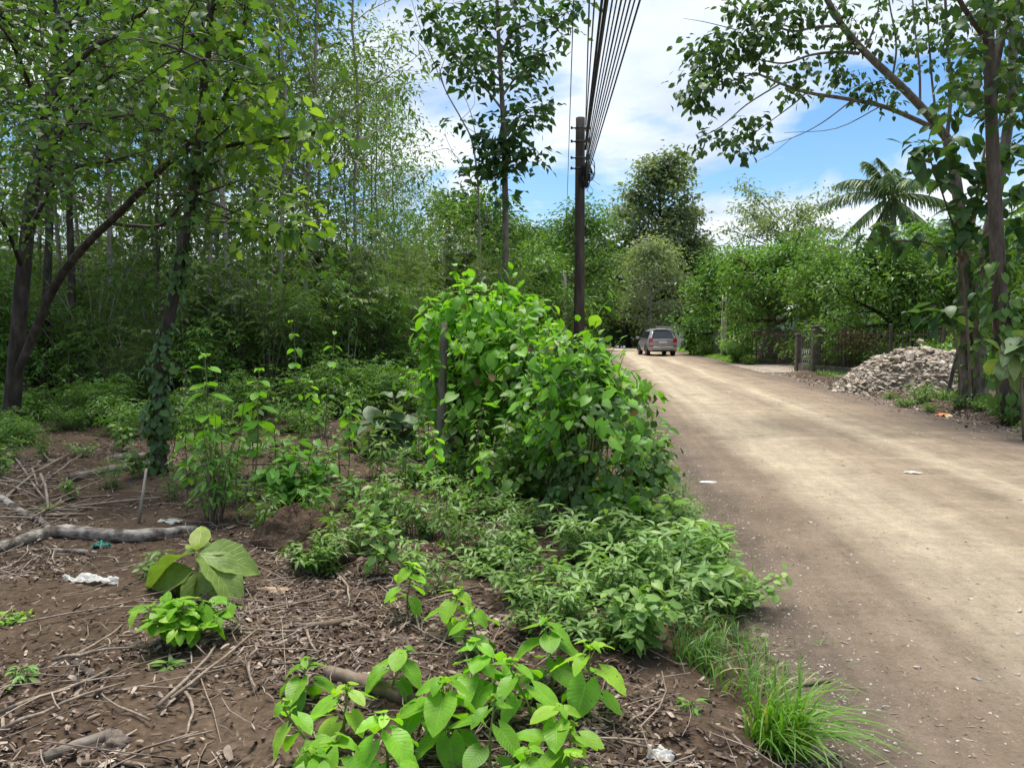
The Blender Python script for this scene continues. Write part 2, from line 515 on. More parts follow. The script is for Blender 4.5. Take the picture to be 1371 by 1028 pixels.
SUN_EL, SUN_AZ = math.radians(73), math.radians(-15)      # azimuth measured from the road direction, towards the right
world = bpy.data.worlds.new("World")
scene.world = world
world.use_nodes = True
nt = world.node_tree; nd = nt.nodes; lk = nt.links
nd.clear()
sky = nd.new('ShaderNodeTexSky')
sky.sky_type = 'NISHITA'
sky.sun_disc = False
sky.sun_elevation = SUN_EL
sky.sun_rotation = SUN_AZ
sky.air_density, sky.dust_density, sky.ozone_density = 1.0, 0.6, 2.0
tc = nd.new('ShaderNodeTexCoord')
sx = nd.new('ShaderNodeSeparateXYZ'); lk.new(tc.outputs['Generated'], sx.inputs[0])
zz = N(nd, 'ShaderNodeMath', operation='MAXIMUM'); lk.new(sx.outputs['Z'], zz.inputs[0]); zz.inputs[1].default_value = 0.0
za = N(nd, 'ShaderNodeMath', operation='ADD'); lk.new(zz.outputs[0], za.inputs[0]); za.inputs[1].default_value = 0.16
dx = N(nd, 'ShaderNodeMath', operation='DIVIDE'); lk.new(sx.outputs['X'], dx.inputs[0]); lk.new(za.outputs[0], dx.inputs[1])
dy = N(nd, 'ShaderNodeMath', operation='DIVIDE'); lk.new(sx.outputs['Y'], dy.inputs[0]); lk.new(za.outputs[0], dy.inputs[1])
cb = nd.new('ShaderNodeCombineXYZ'); lk.new(dx.outputs[0], cb.inputs[0]); lk.new(dy.outputs[0], cb.inputs[1])
mp = nd.new('ShaderNodeMapping'); mp.inputs['Location'].default_value = CLOUD_OFF = (5.2, 1.7, 0.0)
lk.new(cb.outputs[0], mp.inputs['Vector'])
n1 = N(nd, 'ShaderNodeTexNoise', Scale=0.62, Detail=10.0, Roughness=0.56, Distortion=0.15); lk.new(mp.outputs[0], n1.inputs['Vector'])
# low bank of cumulus along the skyline
n3 = N(nd, 'ShaderNodeTexNoise', Scale=4.2, Detail=8.0, Roughness=0.5); lk.new(tc.outputs['Generated'], n3.inputs['Vector'])
bank = N(nd, 'ShaderNodeMapRange'); bank.inputs['From Min'].default_value = 0.10; bank.inputs['From Max'].default_value = 0.25
bank.inputs['To Min'].default_value = 0.24; bank.inputs['To Max'].default_value = 0.0; lk.new(sx.outputs['Z'], bank.inputs['Value'])
n3s = N(nd, 'ShaderNodeMath', operation='MULTIPLY_ADD'); lk.new(n3.outputs['Fac'], n3s.inputs[0]); n3s.inputs[1].default_value = 0.9; lk.new(bank.outputs[0], n3s.inputs[2])
r3 = ramp(nd, [(0.60, 0.0), (0.655, 1.0)]); lk.new(n3s.outputs[0], r3.inputs['Fac'])
r1 = ramp(nd, [(0.475, 0.0), (0.54, 1.0)]); lk.new(n1.outputs['Fac'], r1.inputs['Fac'])
cm = N(nd, 'ShaderNodeMath', operation='MAXIMUM'); lk.new(r1.outputs['Color'], cm.inputs[0]); lk.new(r3.outputs['Color'], cm.inputs[1])
cv = N(nd, 'ShaderNodeMapRange'); cv.inputs['To Min'].default_value = 0.04; cv.inputs['To Max'].default_value = 0.95; lk.new(cm.outputs[0], cv.inputs['Value'])
n2 = N(nd, 'ShaderNodeTexNoise', Scale=1.5, Detail=7.0, Roughness=0.55); lk.new(mp.outputs[0], n2.inputs['Vector'])
r2 = ramp(nd, [(0.32, (3.1, 3.65, 4.5)), (0.48, (4.3, 4.75, 5.4)), (0.64, (5.7, 5.9, 6.1))]); lk.new(n2.outputs['Fac'], r2.inputs['Fac'])
mxs = N(nd, 'ShaderNodeMix', data_type='RGBA'); lk.new(cv.outputs[0], mxs.inputs['Factor'])
hs = N(nd, 'ShaderNodeHueSaturation'); hs.inputs['Saturation'].default_value = 1.32; hs.inputs['Value'].default_value = 0.84; lk.new(sky.outputs[0], hs.inputs['Color']); lk.new(hs.outputs['Color'], mxs.inputs[6]); lk.new(r2.outputs['Color'], mxs.inputs[7])
bg = nd.new('ShaderNodeBackground'); bg.inputs['Strength'].default_value = 0.05
lk.new(mxs.outputs[2], bg.inputs['Color'])
wo = nd.new('ShaderNodeOutputWorld'); lk.new(bg.outputs[0], wo.inputs['Surface'])

sd = bpy.data.lights.new("sun", 'SUN')
sd.energy, sd.angle, sd.color = 1.6, math.radians(32), (1.0, 0.95, 0.86)
sun = bpy.data.objects.new("sun", sd); col.objects.link(sun)
# SUN_AZ: rotation about Z from +Y, positive towards +X
sdir = Vector((math.sin(SUN_AZ) * math.cos(SUN_EL), math.cos(SUN_AZ) * math.cos(SUN_EL), math.sin(SUN_EL)))
sun.rotation_euler = sdir.to_track_quat('Z', 'Y').to_euler()
sun.location = (0, 0, 60)

# ------------------------------------------------------------------ ground
def axis(parts):
    out = []
    for a, b, s in parts:
        out.append(np.arange(a, b, s))
    return np.concatenate(out + [[parts[-1][1]]])


def sheet(name, xs, ys, zf, mat, follow=False):
    X, Y = np.meshgrid(xs, ys)
    if follow: X = X + bend(Y)
    Z = zf(X, Y)
    V = np.stack([X, Y, Z], -1).reshape(-1, 3)
    c = len(xs)
    i, j = np.meshgrid(np.arange(len(ys) - 1), np.arange(c - 1), indexing='ij')
    i, j = i.ravel(), j.ravel()
    Q = np.stack([i * c + j, i * c + j + 1, (i + 1) * c + j + 1, (i + 1) * c + j], 1)
    g = Geo(); g.add(V, Q)
    o = g.build(name, mat)
    o['kind'] = 'structure'
    return o


def soil_material():
    m, nt, nd, lk = newmat('bare_soil')
    tc = N(nd, 'ShaderNodeTexCoord')
    a = N(nd, 'ShaderNodeTexNoise', Scale=0.9, Detail=8.0, Roughness=0.65); lk.new(tc.outputs['Object'], a.inputs['Vector'])
    b = N(nd, 'ShaderNodeTexNoise', Scale=26.0, Detail=8.0, Roughness=0.7); lk.new(tc.outputs['Object'], b.inputs['Vector'])
    v = N(nd, 'ShaderNodeTexVoronoi', Scale=48.0); lk.new(tc.outputs['Object'], v.inputs['Vector'])
    r1 = ramp(nd, [(0.30, (0.050, 0.034, 0.022)), (0.5, (0.092, 0.063, 0.041)), (0.72, (0.15, 0.108, 0.074))]); lk.new(a.outputs['Fac'], r1.inputs['Fac'])
    r2 = ramp(nd, [(0.28, 0.5), (0.55, 1.0), (0.75, 1.7)]); lk.new(b.outputs['Fac'], r2.inputs['Fac'])
    mx = N(nd, 'ShaderNodeMix', data_type='RGBA', blend_type='MULTIPLY'); mx.inputs['Factor'].default_value = 1.0
    lk.new(r1.outputs['Color'], mx.inputs[6]); lk.new(r2.outputs['Color'], mx.inputs[7])
    bs = N(nd, 'ShaderNodeBsdfPrincipled', Roughness=0.95); bs.inputs['Specular IOR Level'].default_value = 0.15
    lk.new(mx.outputs[2], bs.inputs['Base Color'])
    ad = N(nd, 'ShaderNodeMath', operation='MULTIPLY_ADD'); lk.new(v.outputs['Distance'], ad.inputs[0]); ad.inputs[1].default_value = 0.5; lk.new(b.outputs['Fac'], ad.inputs[2])
    bp = N(nd, 'ShaderNodeBump', Strength=0.9, Distance=0.02); lk.new(ad.outputs[0], bp.inputs['Height']); lk.new(bp.outputs[0], bs.inputs['Normal'])
    out = N(nd, 'ShaderNodeOutputMaterial'); lk.new(bs.outputs[0], out.inputs['Surface'])
    return m


def road_material():
    m, nt, nd, lk = newmat('dirt_road')
    tc = N(nd, 'ShaderNodeTexCoord')
    sx = N(nd, 'ShaderNodeSeparateXYZ'); lk.new(tc.outputs['Object'], sx.inputs[0])
    mp = N(nd, 'ShaderNodeMapping'); mp.inputs['Scale'].default_value = (1, 0.22, 1); lk.new(tc.outputs['Object'], mp.inputs['Vector'])
    w = N(nd, 'ShaderNodeTexNoise', Scale=0.75, Detail=6.0, Roughness=0.6); lk.new(mp.outputs[0], w.inputs['Vector'])
    w2 = N(nd, 'ShaderNodeTexNoise', Scale=1.7, Detail=8.0, Roughness=0.62); lk.new(tc.outputs['Object'], w2.inputs['Vector'])
    # warped cross position 0..1
    a1 = N(nd, 'ShaderNodeMath', operation='MULTIPLY_ADD'); lk.new(w.outputs['Fac'], a1.inputs[0]); a1.inputs[1].default_value = 0.9; lk.new(sx.outputs['X'], a1.inputs[2])
    a2 = N(nd, 'ShaderNodeMath', operation='MULTIPLY_ADD'); lk.new(w2.outputs['Fac'], a2.inputs[0]); a2.inputs[1].default_value = 0.55; lk.new(a1.outputs[0], a2.inputs[2])
    mr = N(nd, 'ShaderNodeMapRange'); mr.inputs['From Min'].default_value = 0.72 + 0.5; mr.inputs['From Max'].default_value = 0.72 + 7.0; lk.new(a2.outputs[0], mr.inputs['Value'])
    dk, br, md, lt = (0.150, 0.114, 0.087), (0.228, 0.174, 0.124), (0.282, 0.222, 0.156), (0.385, 0.318, 0.226)
    g = lambda x: (x - 0.5) / 6.5
    rp = ramp(nd, [(0.0, dk), (g(1.15), dk), (g(1.45), br), (g(1.65), br), (g(2.2), lt), (g(2.75), lt), (g(3.3), md), (g(3.7), md), (g(4.2), lt), (g(4.7), md), (g(5.5), br), (g(6.3), dk)])
    lk.new(mr.outputs[0], rp.inputs['Fac'])
    # blotches
    b = N(nd, 'ShaderNodeTexNoise', Scale=1.1, Detail=9.0, Roughness=0.66); lk.new(tc.outputs['Object'], b.inputs['Vector'])
    rb = ramp(nd, [(0.32, 0.66), (0.42, 0.90), (0.52, 1.0), (0.68, 1.20)]); lk.new(b.outputs['Fac'], rb.inputs['Fac'])
    m1 = N(nd, 'ShaderNodeMix', data_type='RGBA', blend_type='MULTIPLY'); m1.inputs['Factor'].default_value = 0.9
    lk.new(rp.outputs['Color'], m1.inputs[6]); lk.new(rb.outputs['Color'], m1.inputs[7])
    f = N(nd, 'ShaderNodeTexNoise', Scale=55.0, Detail=6.0, Roughness=0.75); lk.new(tc.outputs['Object'], f.inputs['Vector'])
    f2 = N(nd, 'ShaderNodeTexNoise', Scale=9.0, Detail=8.0, Roughness=0.8); lk.new(tc.outputs['Object'], f2.inputs['Vector']); fa_ = N(nd, 'ShaderNodeMath', operation='ADD'); lk.new(f.outputs['Fac'], fa_.inputs[0]); lk.new(f2.outputs['Fac'], fa_.inputs[1]); fh = N(nd, 'ShaderNodeMath', operation='MULTIPLY'); lk.new(fa_.outputs[0], fh.inputs[0]); fh.inputs[1].default_value = 0.5
    rf = ramp(nd, [(0.34, 0.60), (0.5, 1.0), (0.66, 1.38)]); lk.new(fh.outputs[0], rf.inputs['Fac'])
    m2 = N(nd, 'ShaderNodeMix', data_type='RGBA', blend_type='MULTIPLY'); m2.inputs['Factor'].default_value = 0.85
    lk.new(m1.outputs[2], m2.inputs[6]); lk.new(rf.outputs['Color'], m2.inputs[7])
    # washboard light and shade painted in as colour bands, and wheel streaks along the road
    wv = N(nd, 'ShaderNodeTexWave', wave_type='BANDS', bands_direction='Y', Scale=0.56, Distortion=7.0, Detail=3.0); wv.inputs['Detail Scale'].default_value = 0.9; lk.new(tc.outputs['Object'], wv.inputs['Vector'])
    ms_ = N(nd, 'ShaderNodeMapping'); ms_.inputs['Scale'].default_value = (2.6, 0.10, 1); lk.new(tc.outputs['Object'], ms_.inputs['Vector'])
    st_ = N(nd, 'ShaderNodeTexNoise', Scale=1.6, Detail=5.0, Roughness=0.6); lk.new(ms_.outputs[0], st_.inputs['Vector'])
    zx = ramp(nd, [(0.30, 0.0), (0.45, 1.0), (0.75, 1.0), (0.9, 0.0)]); zm = N(nd, 'ShaderNodeMapRange'); zm.inputs['From Max'].default_value = 7.0; lk.new(sx.outputs['X'], zm.inputs['Value']); lk.new(zm.outputs[0], zx.inputs['Fac'])
    rw_ = ramp(nd, [(0.2, 0.88), (0.8, 1.08)]); lk.new(wv.outputs['Fac'], rw_.inputs['Fac'])
    m3 = N(nd, 'ShaderNodeMix', data_type='RGBA', blend_type='MULTIPLY'); pm = ramp(nd, [(0.46, 0.0), (0.62, 1.0)]); lk.new(b.outputs['Fac'], pm.inputs['Fac']); pz = N(nd, 'ShaderNodeMath', operation='MULTIPLY'); lk.new(pm.outputs['Color'], pz.inputs[0]); lk.new(zx.outputs['Color'], pz.inputs[1]); lk.new(pz.outputs[0], m3.inputs['Factor']); lk.new(m2.outputs[2], m3.inputs[6]); lk.new(rw_.outputs['Color'], m3.inputs[7])
    rs_ = ramp(nd, [(0.32, 0.78), (0.5, 1.0), (0.66, 1.16)]); lk.new(st_.outputs['Fac'], rs_.inputs['Fac'])
    m4 = N(nd, 'ShaderNodeMix', data_type='RGBA', blend_type='MULTIPLY'); m4.inputs['Factor'].default_value = 0.8; lk.new(m3.outputs[2], m4.inputs[6]); lk.new(rs_.outputs['Color'], m4.inputs[7])
    bs = N(nd, 'ShaderNodeBsdfPrincipled', Roughness=0.93); bs.inputs['Specular IOR Level'].default_value = 0.15
    lk.new(m4.outputs[2], bs.inputs['Base Color'])
    sm = N(nd, 'ShaderNodeMath', operation='MULTIPLY_ADD'); lk.new(b.outputs['Fac'], sm.inputs[0]); sm.inputs[1].default_value = 2.0; lk.new(f.outputs['Fac'], sm.inputs[2])
    bp = N(nd, 'ShaderNodeBump', Strength=0.9, Distance=0.02); lk.new(sm.outputs[0], bp.inputs['Height']); lk.new(bp.outputs[0], bs.inputs['Normal'])
    out = N(nd, 'ShaderNodeOutputMaterial'); lk.new(bs.outputs[0], out.inputs['Surface'])
    return m


SOIL, ROADM = soil_material(), road_material()
gx = axis([(-420, -60, 40), (-60, -20, 4), (-20, -9, .4), (-9, 1.8, .07), (1.8, 6.0, .5), (6.0, 9.5, .1), (9.5, 14, .25), (14, 30, 1), (30, 60, 5), (60, 420, 40)])
gy = axis([(-80, -2, 6), (-2, 1.5, .5), (1.5, 13, .07), (13, 30, .16), (30, 60, .6), (60, 160, 4), (160, 520, 30)])
sheet('ground', gx, gy, zg, SOIL)
rx = axis([(ROAD_L - .62, ROAD_R + .72, .07)])
ry = axis([(-30, 1, 2), (1, 30, .06), (30, 70, .3), (70, 200, 3), (200, 420, 20)])
sheet('road', rx, ry, road_z, ROADM, True)
DRIVE = noise_mat('driveway_gravel', [(0.3, (0.16, 0.125, 0.095)), (0.5, (0.27, 0.22, 0.17)), (0.7, (0.40, 0.34, 0.275))], 2.2, rough=0.95, bump=0.5, dist=0.02, detail=10)
sheet('driveway', axis([(6.5, 10.2, .15)]), axis([(30.8, 39.2, .15)]),
      lambda x, y: road_z(np.minimum(x, 6.7), y) + 0.006 + 0.02 * fbm(x * 1.3, y * 1.3, 3, 77) + 0.02 * np.maximum(0, x - 7.6), DRIVE)

# ------------------------------------------------------------------ litter on the ground
rng = np.random.default_rng(11)


def strip_template():
    t = np.linspace(0, 1, 4)
    V = np.array([[s * 0.5, a - 0.5, 0.0] for a in t for s in (-1, 1)])
    Q = np.array([[0, 1, 3, 2], [2, 3, 5, 4], [4, 5, 7, 6]])
    return V, Q


def scatter_strips(g, x, y, L, W, rnd, curl, lift, tilt):
    V, Q = strip_template()
    n = len(x)
    az = rng.uniform(0, 2 * PI, n)
    d = np.stack([np.cos(az), np.sin(az), rng.normal(0, tilt, n)], 1); d = unit(d)
    up = unit(np.stack([rng.normal(0, tilt * 1.5, n), rng.normal(0, tilt * 1.5, n), np.ones(n)], 1))
    s = unit(np.cross(d, up)); up = np.cross(s, d)
    c = curl[:, None] * (0.25 - (V[None, :, 1] ** 2)) * L[:, None]
    wv = 1 - 1.4 * np.abs(V[None, :, 1]) ** 2
    p = np.stack([x, y, surf(x, y) + lift], 1)
    W3 = p[:, None] + s[:, None] * (V[None, :, 0:1] * wv[..., None] * W[:, None, None]) + d[:, None] * V[None, :, 1:2] * L[:, None, None] + up[:, None] * c[..., None]
    F = Q[None] + (np.arange(n) * 8)[:, None, None]
    g.add(W3.reshape(-1, 3), F.reshape(-1, 4), None, np.repeat(rnd, 8))


def sample_left(n, ymin, ymax, power=1.6):
    "points over the cleared ground left of the road, denser near the camera"
    y = ymin + (ymax - ymin) * rng.uniform(0, 1, n) ** power
    x = rng.uniform(-1, 1, n) * 0
    xl = -0.95 * y - 0.6
    x = xl + (0.95 - xl) * rng.uniform(0, 1, n)
    k = rng.uniform(0, 1, n) < np.clip(.62 + 3.2 * fbm(x * 1.1, y * 1.1, 4, 91), .10, 1)
    return x[k], y[k]


LITTER = chip_mat('bark_mulch', [(0.0, (0.055, 0.037, 0.028)), (0.34, (0.115, 0.080, 0.060)), (0.64, (0.20, 0.15, 0.115)), (0.88, (0.30, 0.24, 0.19)), (1.0, (0.44, 0.37, 0.30))])
g = Geo()
x, y = sample_left(125000, 1.9, 13.5)
n = len(x)
scatter_strips(g, x, y, rng.uniform(.012, .055, n) * (1 + .5 * rng.uniform(0, 1, n) ** 4), rng.uniform(.004, .016, n), rng.uniform(0, 1, n) ** 1.25, rng.normal(0, .4, n), rng.uniform(.002, .02, n), .28)
x, y = sample_left(3600, 1.9, 13)
n = len(x)
scatter_strips(g, x, y, rng.uniform(.035, .085, n), rng.uniform(.012, .032, n), rng.uniform(.1, 1, n), rng.normal(0, .9, n), rng.uniform(.004, .025, n), .35)
# straw flecks trodden into the road
n = 2200
y = 2.6 + 16 * rng.uniform(0, 1, n) ** 1.4; x = 1.0 + 5.6 * rng.uniform(0, 1, n) ** 1.5
scatter_strips(g, x, y, rng.uniform(.012, .05, n), rng.uniform(.003, .010, n), rng.uniform(.6, 1, n), rng.normal(0, .4, n), rng.uniform(.001, .004, n), .08)
# debris by the right verge
n = 5000
y = rng.uniform(8, 26, n); x = ROAD_R + rng.normal(0.55, .45, n)
scatter_strips(g, x, y, rng.uniform(.02, .10, n), rng.uniform(.01, .035, n), rng.uniform(0, 1, n), rng.normal(0, .5, n), rng.uniform(.002, .02, n), .3)
tag(g.build('leaf_litter', LITTER, smooth=False), 'brown mulch of bark chips and dead leaves over the cleared soil', 'litter', kind='stuff')

g = Geo()
x, y = sample_left(3000, 1.9, 13)
for i in range(len(x)):
    L = rng.uniform(.12, .55); az = rng.uniform(0, PI * 2); r = rng.uniform(.0015, .0045)
    t = np.linspace(-.5, .5, 4)[:, None]
    d = np.array([math.cos(az), math.sin(az), 0]); s = np.array([-d[1], d[0], 0])
    p = np.array([x[i], y[i], 0]) + d * t * L + s * (t ** 2 - .1) * rng.normal(0, .35) * L
    p[:, 2] = surf(p[:, 0], p[:, 1]) + .008 + rng.uniform(0, .05) + t[:, 0] * rng.normal(0, .10) * L
    tube(g, p, [r, r, r * .8, r * .5], 4, rng.uniform(0, 1), cap=False)
tag(g.build('twig_litter', TWIGM), 'thin dry twigs strewn over the cleared soil', 'twigs', kind='stuff')

# gravel at the road edge
ico_t = (1 + 5 ** .5) / 2
ICO = unit(np.array([[-1, ico_t, 0], [1, ico_t, 0], [-1, -ico_t, 0], [1, -ico_t, 0], [0, -1, ico_t], [0, 1, ico_t], [0, -1, -ico_t], [0, 1, -ico_t], [ico_t, 0, -1], [ico_t, 0, 1], [-ico_t, 0, -1], [-ico_t, 0, 1]]))
ICOF = np.array([[0, 11, 5], [0, 5, 1], [0, 1, 7], [0, 7, 10], [0, 10, 11], [1, 5, 9], [5, 11, 4], [11, 10, 2], [10, 7, 6], [7, 1, 8], [3, 9, 4], [3, 4, 2], [3, 2, 6], [3, 6, 8], [3, 8, 9], [4, 9, 5], [2, 4, 11], [6, 2, 10], [8, 6, 7], [9, 8, 1]])


def rocks(g, p, size, flat, rnd, jit=0.28):
    n = len(p)
    W = ICO[None] * (1 + rng.normal(0, jit, (n, 12, 1)))
    sc = np.stack([rng.uniform(.7, 1.4, n), rng.uniform(.7, 1.2, n), flat], 1)
    W = W * sc[:, None]
    a = rng.uniform(0, 2 * PI, n); b = rng.normal(0, .35, n)
    ca, sa, cb_, sb = np.cos(a)[:, None], np.sin(a)[:, None], np.cos(b)[:, None], np.sin(b)[:, None]
    X, Y, Z = W[..., 0], W[..., 1], W[..., 2]
    Y, Z = Y * cb_ - Z * sb, Y * sb + Z * cb_
    X, Y = X * ca - Y * sa, X * sa + Y * ca
    W = np.stack([X, Y, Z], -1) * size[:, None, None] + p[:, None]
    F = ICOF[None] + (np.arange(n) * 12)[:, None, None]
    g.add(W.reshape(-1, 3), None, F.reshape(-1, 3), np.repeat(rnd, 12))


PEB = chip_mat('road_gravel', [(0.0, (0.17, 0.135, 0.11)), (0.4, (0.30, 0.245, 0.20)), (0.8, (0.45, 0.39, 0.33)), (1.0, (0.62, 0.57, 0.50))])
g = Geo()
n = 7000
y = 2.2 + 13 * rng.uniform(0, 1, n) ** 1.7
x = 0.85 + rng.exponential(.42, n)
x = np.where(x > 6.5, 1.2, x)
rocks(g, np.stack([x, y, surf(x, y)], 1), .0025 + .007 * rng.uniform(0, 1, n) ** 3, rng.uniform(.5, .8, n), rng.uniform(0, 1, n))
n = 700
y = 2.5 + 22 * rng.uniform(0, 1, n) ** 1.3; x = rng.uniform(1.2, 6.6, n)
rocks(g, np.stack([x, y, surf(x, y)], 1), .006 + .016 * rng.uniform(0, 1, n) ** 3, rng.uniform(.4, .7, n), rng.uniform(.4, 1, n))
n = 900
y = rng.uniform(10, 36, n); x = ROAD_R + rng.normal(.25, .35, n)
rocks(g, np.stack([x, y, surf(x, y)], 1), .012 + .035 * rng.uniform(0, 1, n) ** 3, rng.uniform(.4, .8, n), rng.uniform(.2, 1, n))
tag(g.build('gravel', PEB, smooth=False), 'loose pale gravel along the edge of the dirt road', 'gravel', kind='stuff')

# ------------------------------------------------------------------ trees
def skeleton(rng, h, r0, crown0, spread, nlimb, nsub, el=(15, 65), bend=0.0, lean=(0, 0), wob=0.03, shape='oval', limb_r=0.4, curve=None):
    "returns (list of (points, radii)), anchors (m,3)"
    out = []
    t = np.linspace(0, 1, 12)
    if curve is None:
        w = np.cumsum(rng.normal(0, wob, (12, 2)), 0) * h * t[:, None] ** 0.5 * 0.5
        trunk = np.stack([lean[0] * t ** 1.4 + w[:, 0] - w[0, 0], lean[1] * t ** 1.4 + w[:, 1] - w[0, 1], h * t], 1)
    else:
        trunk = along(smooth_path(curve, 5), t)
    tr = r0 * (1 - 0.82 * t) * (1 + 0.55 * np.exp(-t * h / 0.35))
    out.append((trunk, tr))
    anchors = []
    az0 = rng.uniform(0, 6)
    for i in range(nlimb):
        tt = (i + rng.uniform(0.1, 0.9)) / nlimb
        tl = crown0 + (1 - crown0) * tt * 0.97
        p0 = along(trunk, np.array([tl]))[0]
        az = az0 + 2.4 * i + rng.normal(0, .4)
        e = math.radians(el[0] + (el[1] - el[0]) * tt + rng.normal(0, 9))
        if shape == 'oval': prof = math.sin(PI * (0.18 + 0.72 * tt)) ** 0.7
        elif shape == 'cone': prof = 1 - 0.8 * tt
        elif shape == 'umbrella': prof = 0.5 + 0.5 * tt
        else: prof = 0.8
        L = spread * prof * rng.uniform(.7, 1.15)
        n = 6
        pts = [p0]; d = frame(az, e)
        for k in range(n - 1):
            d = unit(d + np.array([0, 0, bend]) / n + rng.normal(0, .10, 3))
            pts.append(pts[-1] + d * L / (n - 1))
        pts = np.array(pts)
        rl = max(0.008, min(tr[0] * limb_r, r0 * (1 - .8 * tl) * .6))
        out.append((pts, rl * np.linspace(1, .25, n)))
        anchors.append(pts[-1])
        for j in range(nsub):
            s = 0.28 + 0.72 * (j + rng.uniform(0, 1)) / nsub
            q0 = along(pts, np.array([s]))[0]
            a2 = az + rng.choice([-1, 1]) * rng.uniform(.45, 1.2)
            e2 = e * .5 + rng.normal(0.1, .35)
            L2 = L * rng.uniform(.28, .5) * (1.25 - .5 * s)
            d2 = frame(a2, e2); m = 4; sp = [q0]
            for k in range(m - 1):
                d2 = unit(d2 + np.array([0, 0, bend * .7]) / m + rng.normal(0, .13, 3))
                sp.append(sp[-1] + d2 * L2 / (m - 1))
            sp = np.array(sp)
            out.append((sp, rl * .4 * np.linspace(1, .3, m)))
            anchors += [sp[2], sp[3], along(sp, np.array([.5]))[0]]
    return out, np.array(anchors)


def crown_geo(rng, anchors, K, cl, lsize, tmpl, droop=0.25, center=None, updir=0.9, geo=None, rshift=0.0, flat=1.0):
    g = geo or Geo()
    n = len(anchors) * K
    A = np.repeat(anchors, K, 0)
    off = rng.normal(0, cl, (n, 3)); off[:, 2] *= 0.7 * flat
    p = A + off
    d = unit(off) * .8 + rng.normal(0, .5, (n, 3)); d[:, 2] = d[:, 2] * .6 - droop
    nr = np.stack([rng.normal(0, .45, n), rng.normal(0, .45, n), np.full(n, updir)], 1)
    clump = np.repeat(rng.normal(0, .16, len(anchors)), K)
    leaves(g, tmpl, p, d, nr, lsize * rng.uniform(.65, 1.2, n), np.clip(rng.beta(2, 2.6, n) + clump + rshift, 0, 1))
    return g


def wood_geo(branches, sides=(8, 5, 3)):
    g = Geo()
    for i, (p, r) in enumerate(branches):
        tube(g, p, r, sides[0] if i == 0 else (sides[1] if r[0] > .02 else sides[2]), 0.5, cap=(i == 0))
    return g


def tree(name, label, cat, loc, seed, h, r0, crown0, spread, nlimb, nsub, K, cl, lsize, tmpl, lm, bm, group=None, rz=0.0, droop=.25, flat=1.0, rshift=0, **kw):
    r = np.random.default_rng(seed)
    br, an = skeleton(r, h, r0, crown0, spread, nlimb, nsub, **kw)
    root = empty(name, loc, label, cat, group, rz)
    wood_geo(br).build('trunk', bm, root)
    crown_geo(r, an, K, cl, lsize, tmpl, droop, flat=flat, rshift=rshift).build('crown', lm, root, smooth=False)
    return root


def at(u, Y, dz=-0.05):
    "ground point at distance Y in the direction of photograph column u"
    p = P(u, 500, Y)
    return np.array([p[0], Y, float(zg(p[0], Y)) + dz])


# --- the dark wood on the left
WG = 'slender trees of the dark wood left of the road'
WL = 'slender grey-stemmed tree among many others in the dark wood left of the road'
protos = []
for s, (h, r0, c0, sp, nl, ns, K, cl, ls, tm, lm, bm) in enumerate([
        (12.5, .052, .20, 2.3, 20, 5, 6, .30, .20, 'crown', WOOD_LEAF, BARKP),
        (14.0, .062, .22, 2.6, 20, 5, 5, .34, .23, 'broad', WOOD_LEAF, BARK),
        (11.0, .050, .12, 2.1, 22, 5, 6, .28, .19, 'crown', MID, BARK),
        (15.0, .062, .28, 2.8, 19, 5, 5, .36, .23, 'crown', WOOD_LEAF, BARKP),
        (9.0, .045, .15, 1.9, 24, 5, 8, .26, .17, 'narrow', MID, BARK)]):
    protos.append(tree('slender_tree', WL, 'tree', (0, -60, 0), 100 + s, h, r0, c0, sp, nl, ns, K, cl, ls, tm, lm, bm, WG, el=(10, 60), lean=(0.2, -0.1), wob=.014))

# photographed column, distance, which
wood = [(322, 15.5, 3), (372, 17, 3), (398, 19, 1), (432, 21, 0), (515, 27, 0), (535, 31, 2), (262, 18, 0), (205, 17, 2), (150, 15.5, 3),
        (92, 16.5, 0), (50, 18, 1), (-30, 14, 1), (5, 21, 2), (120, 22, 3), (180, 24, 1), (235, 26, 3), (290, 24, 1), (345, 27, 0), (405, 29, 3),
        (455, 31, 1), (490, 36, 0), (470, 24, 4), (572, 37, 4), (600, 48, 4), (560, 46, 2), (520, 50, 3), (440, 42, 3), (380, 40, 1), (310, 38, 3),
        (240, 37, 1), (170, 36, 0), (100, 34, 3), (40, 31, 1), (-20, 28, 0), (-60, 22, 3), (618, 62, 4), (500, 62, 1), (300, 55, 0),
        (100, 48, 1), (-60, 38, 1), (555, 34, 4), (610, 50, 4), (350, 20.5, 4), (285, 16.5, 3), (385, 22.5, 0), (415, 18, 3), (460, 21, 3), (492, 25, 2), (340, 31, 2), (250, 31, 2), (60, 28, 3), (160, 29, 3), (220, 22.5, 1), (-5, 24, 3), (310, 18.5, 0), (230, 20, 4), (70, 25, 4), (425, 26, 2), (130, 28, 2)]
used = set()
rw = np.random.default_rng(5)
wood = [t for i, t in enumerate(wood) if not (t[1] > 29 and t[0] < 480 and i % 3 == 1)]
for (u, Y, k) in wood:
    loc = at(u, Y)
    s = rw.uniform(.85, 1.12) * (.9 if u > 545 else 1)
    rz = rw.uniform(0, 6.28)
    if k not in used:
        used.add(k)
        o = protos[k]; o.location = tuple(loc); o.rotation_euler = (rw.normal(0, .03), rw.normal(0, .03), rz); o.scale = (s, s, s)
    else:
        dup(protos[k], loc, rz, s, tilt=(rw.normal(0, .03), rw.normal(0, .03)))


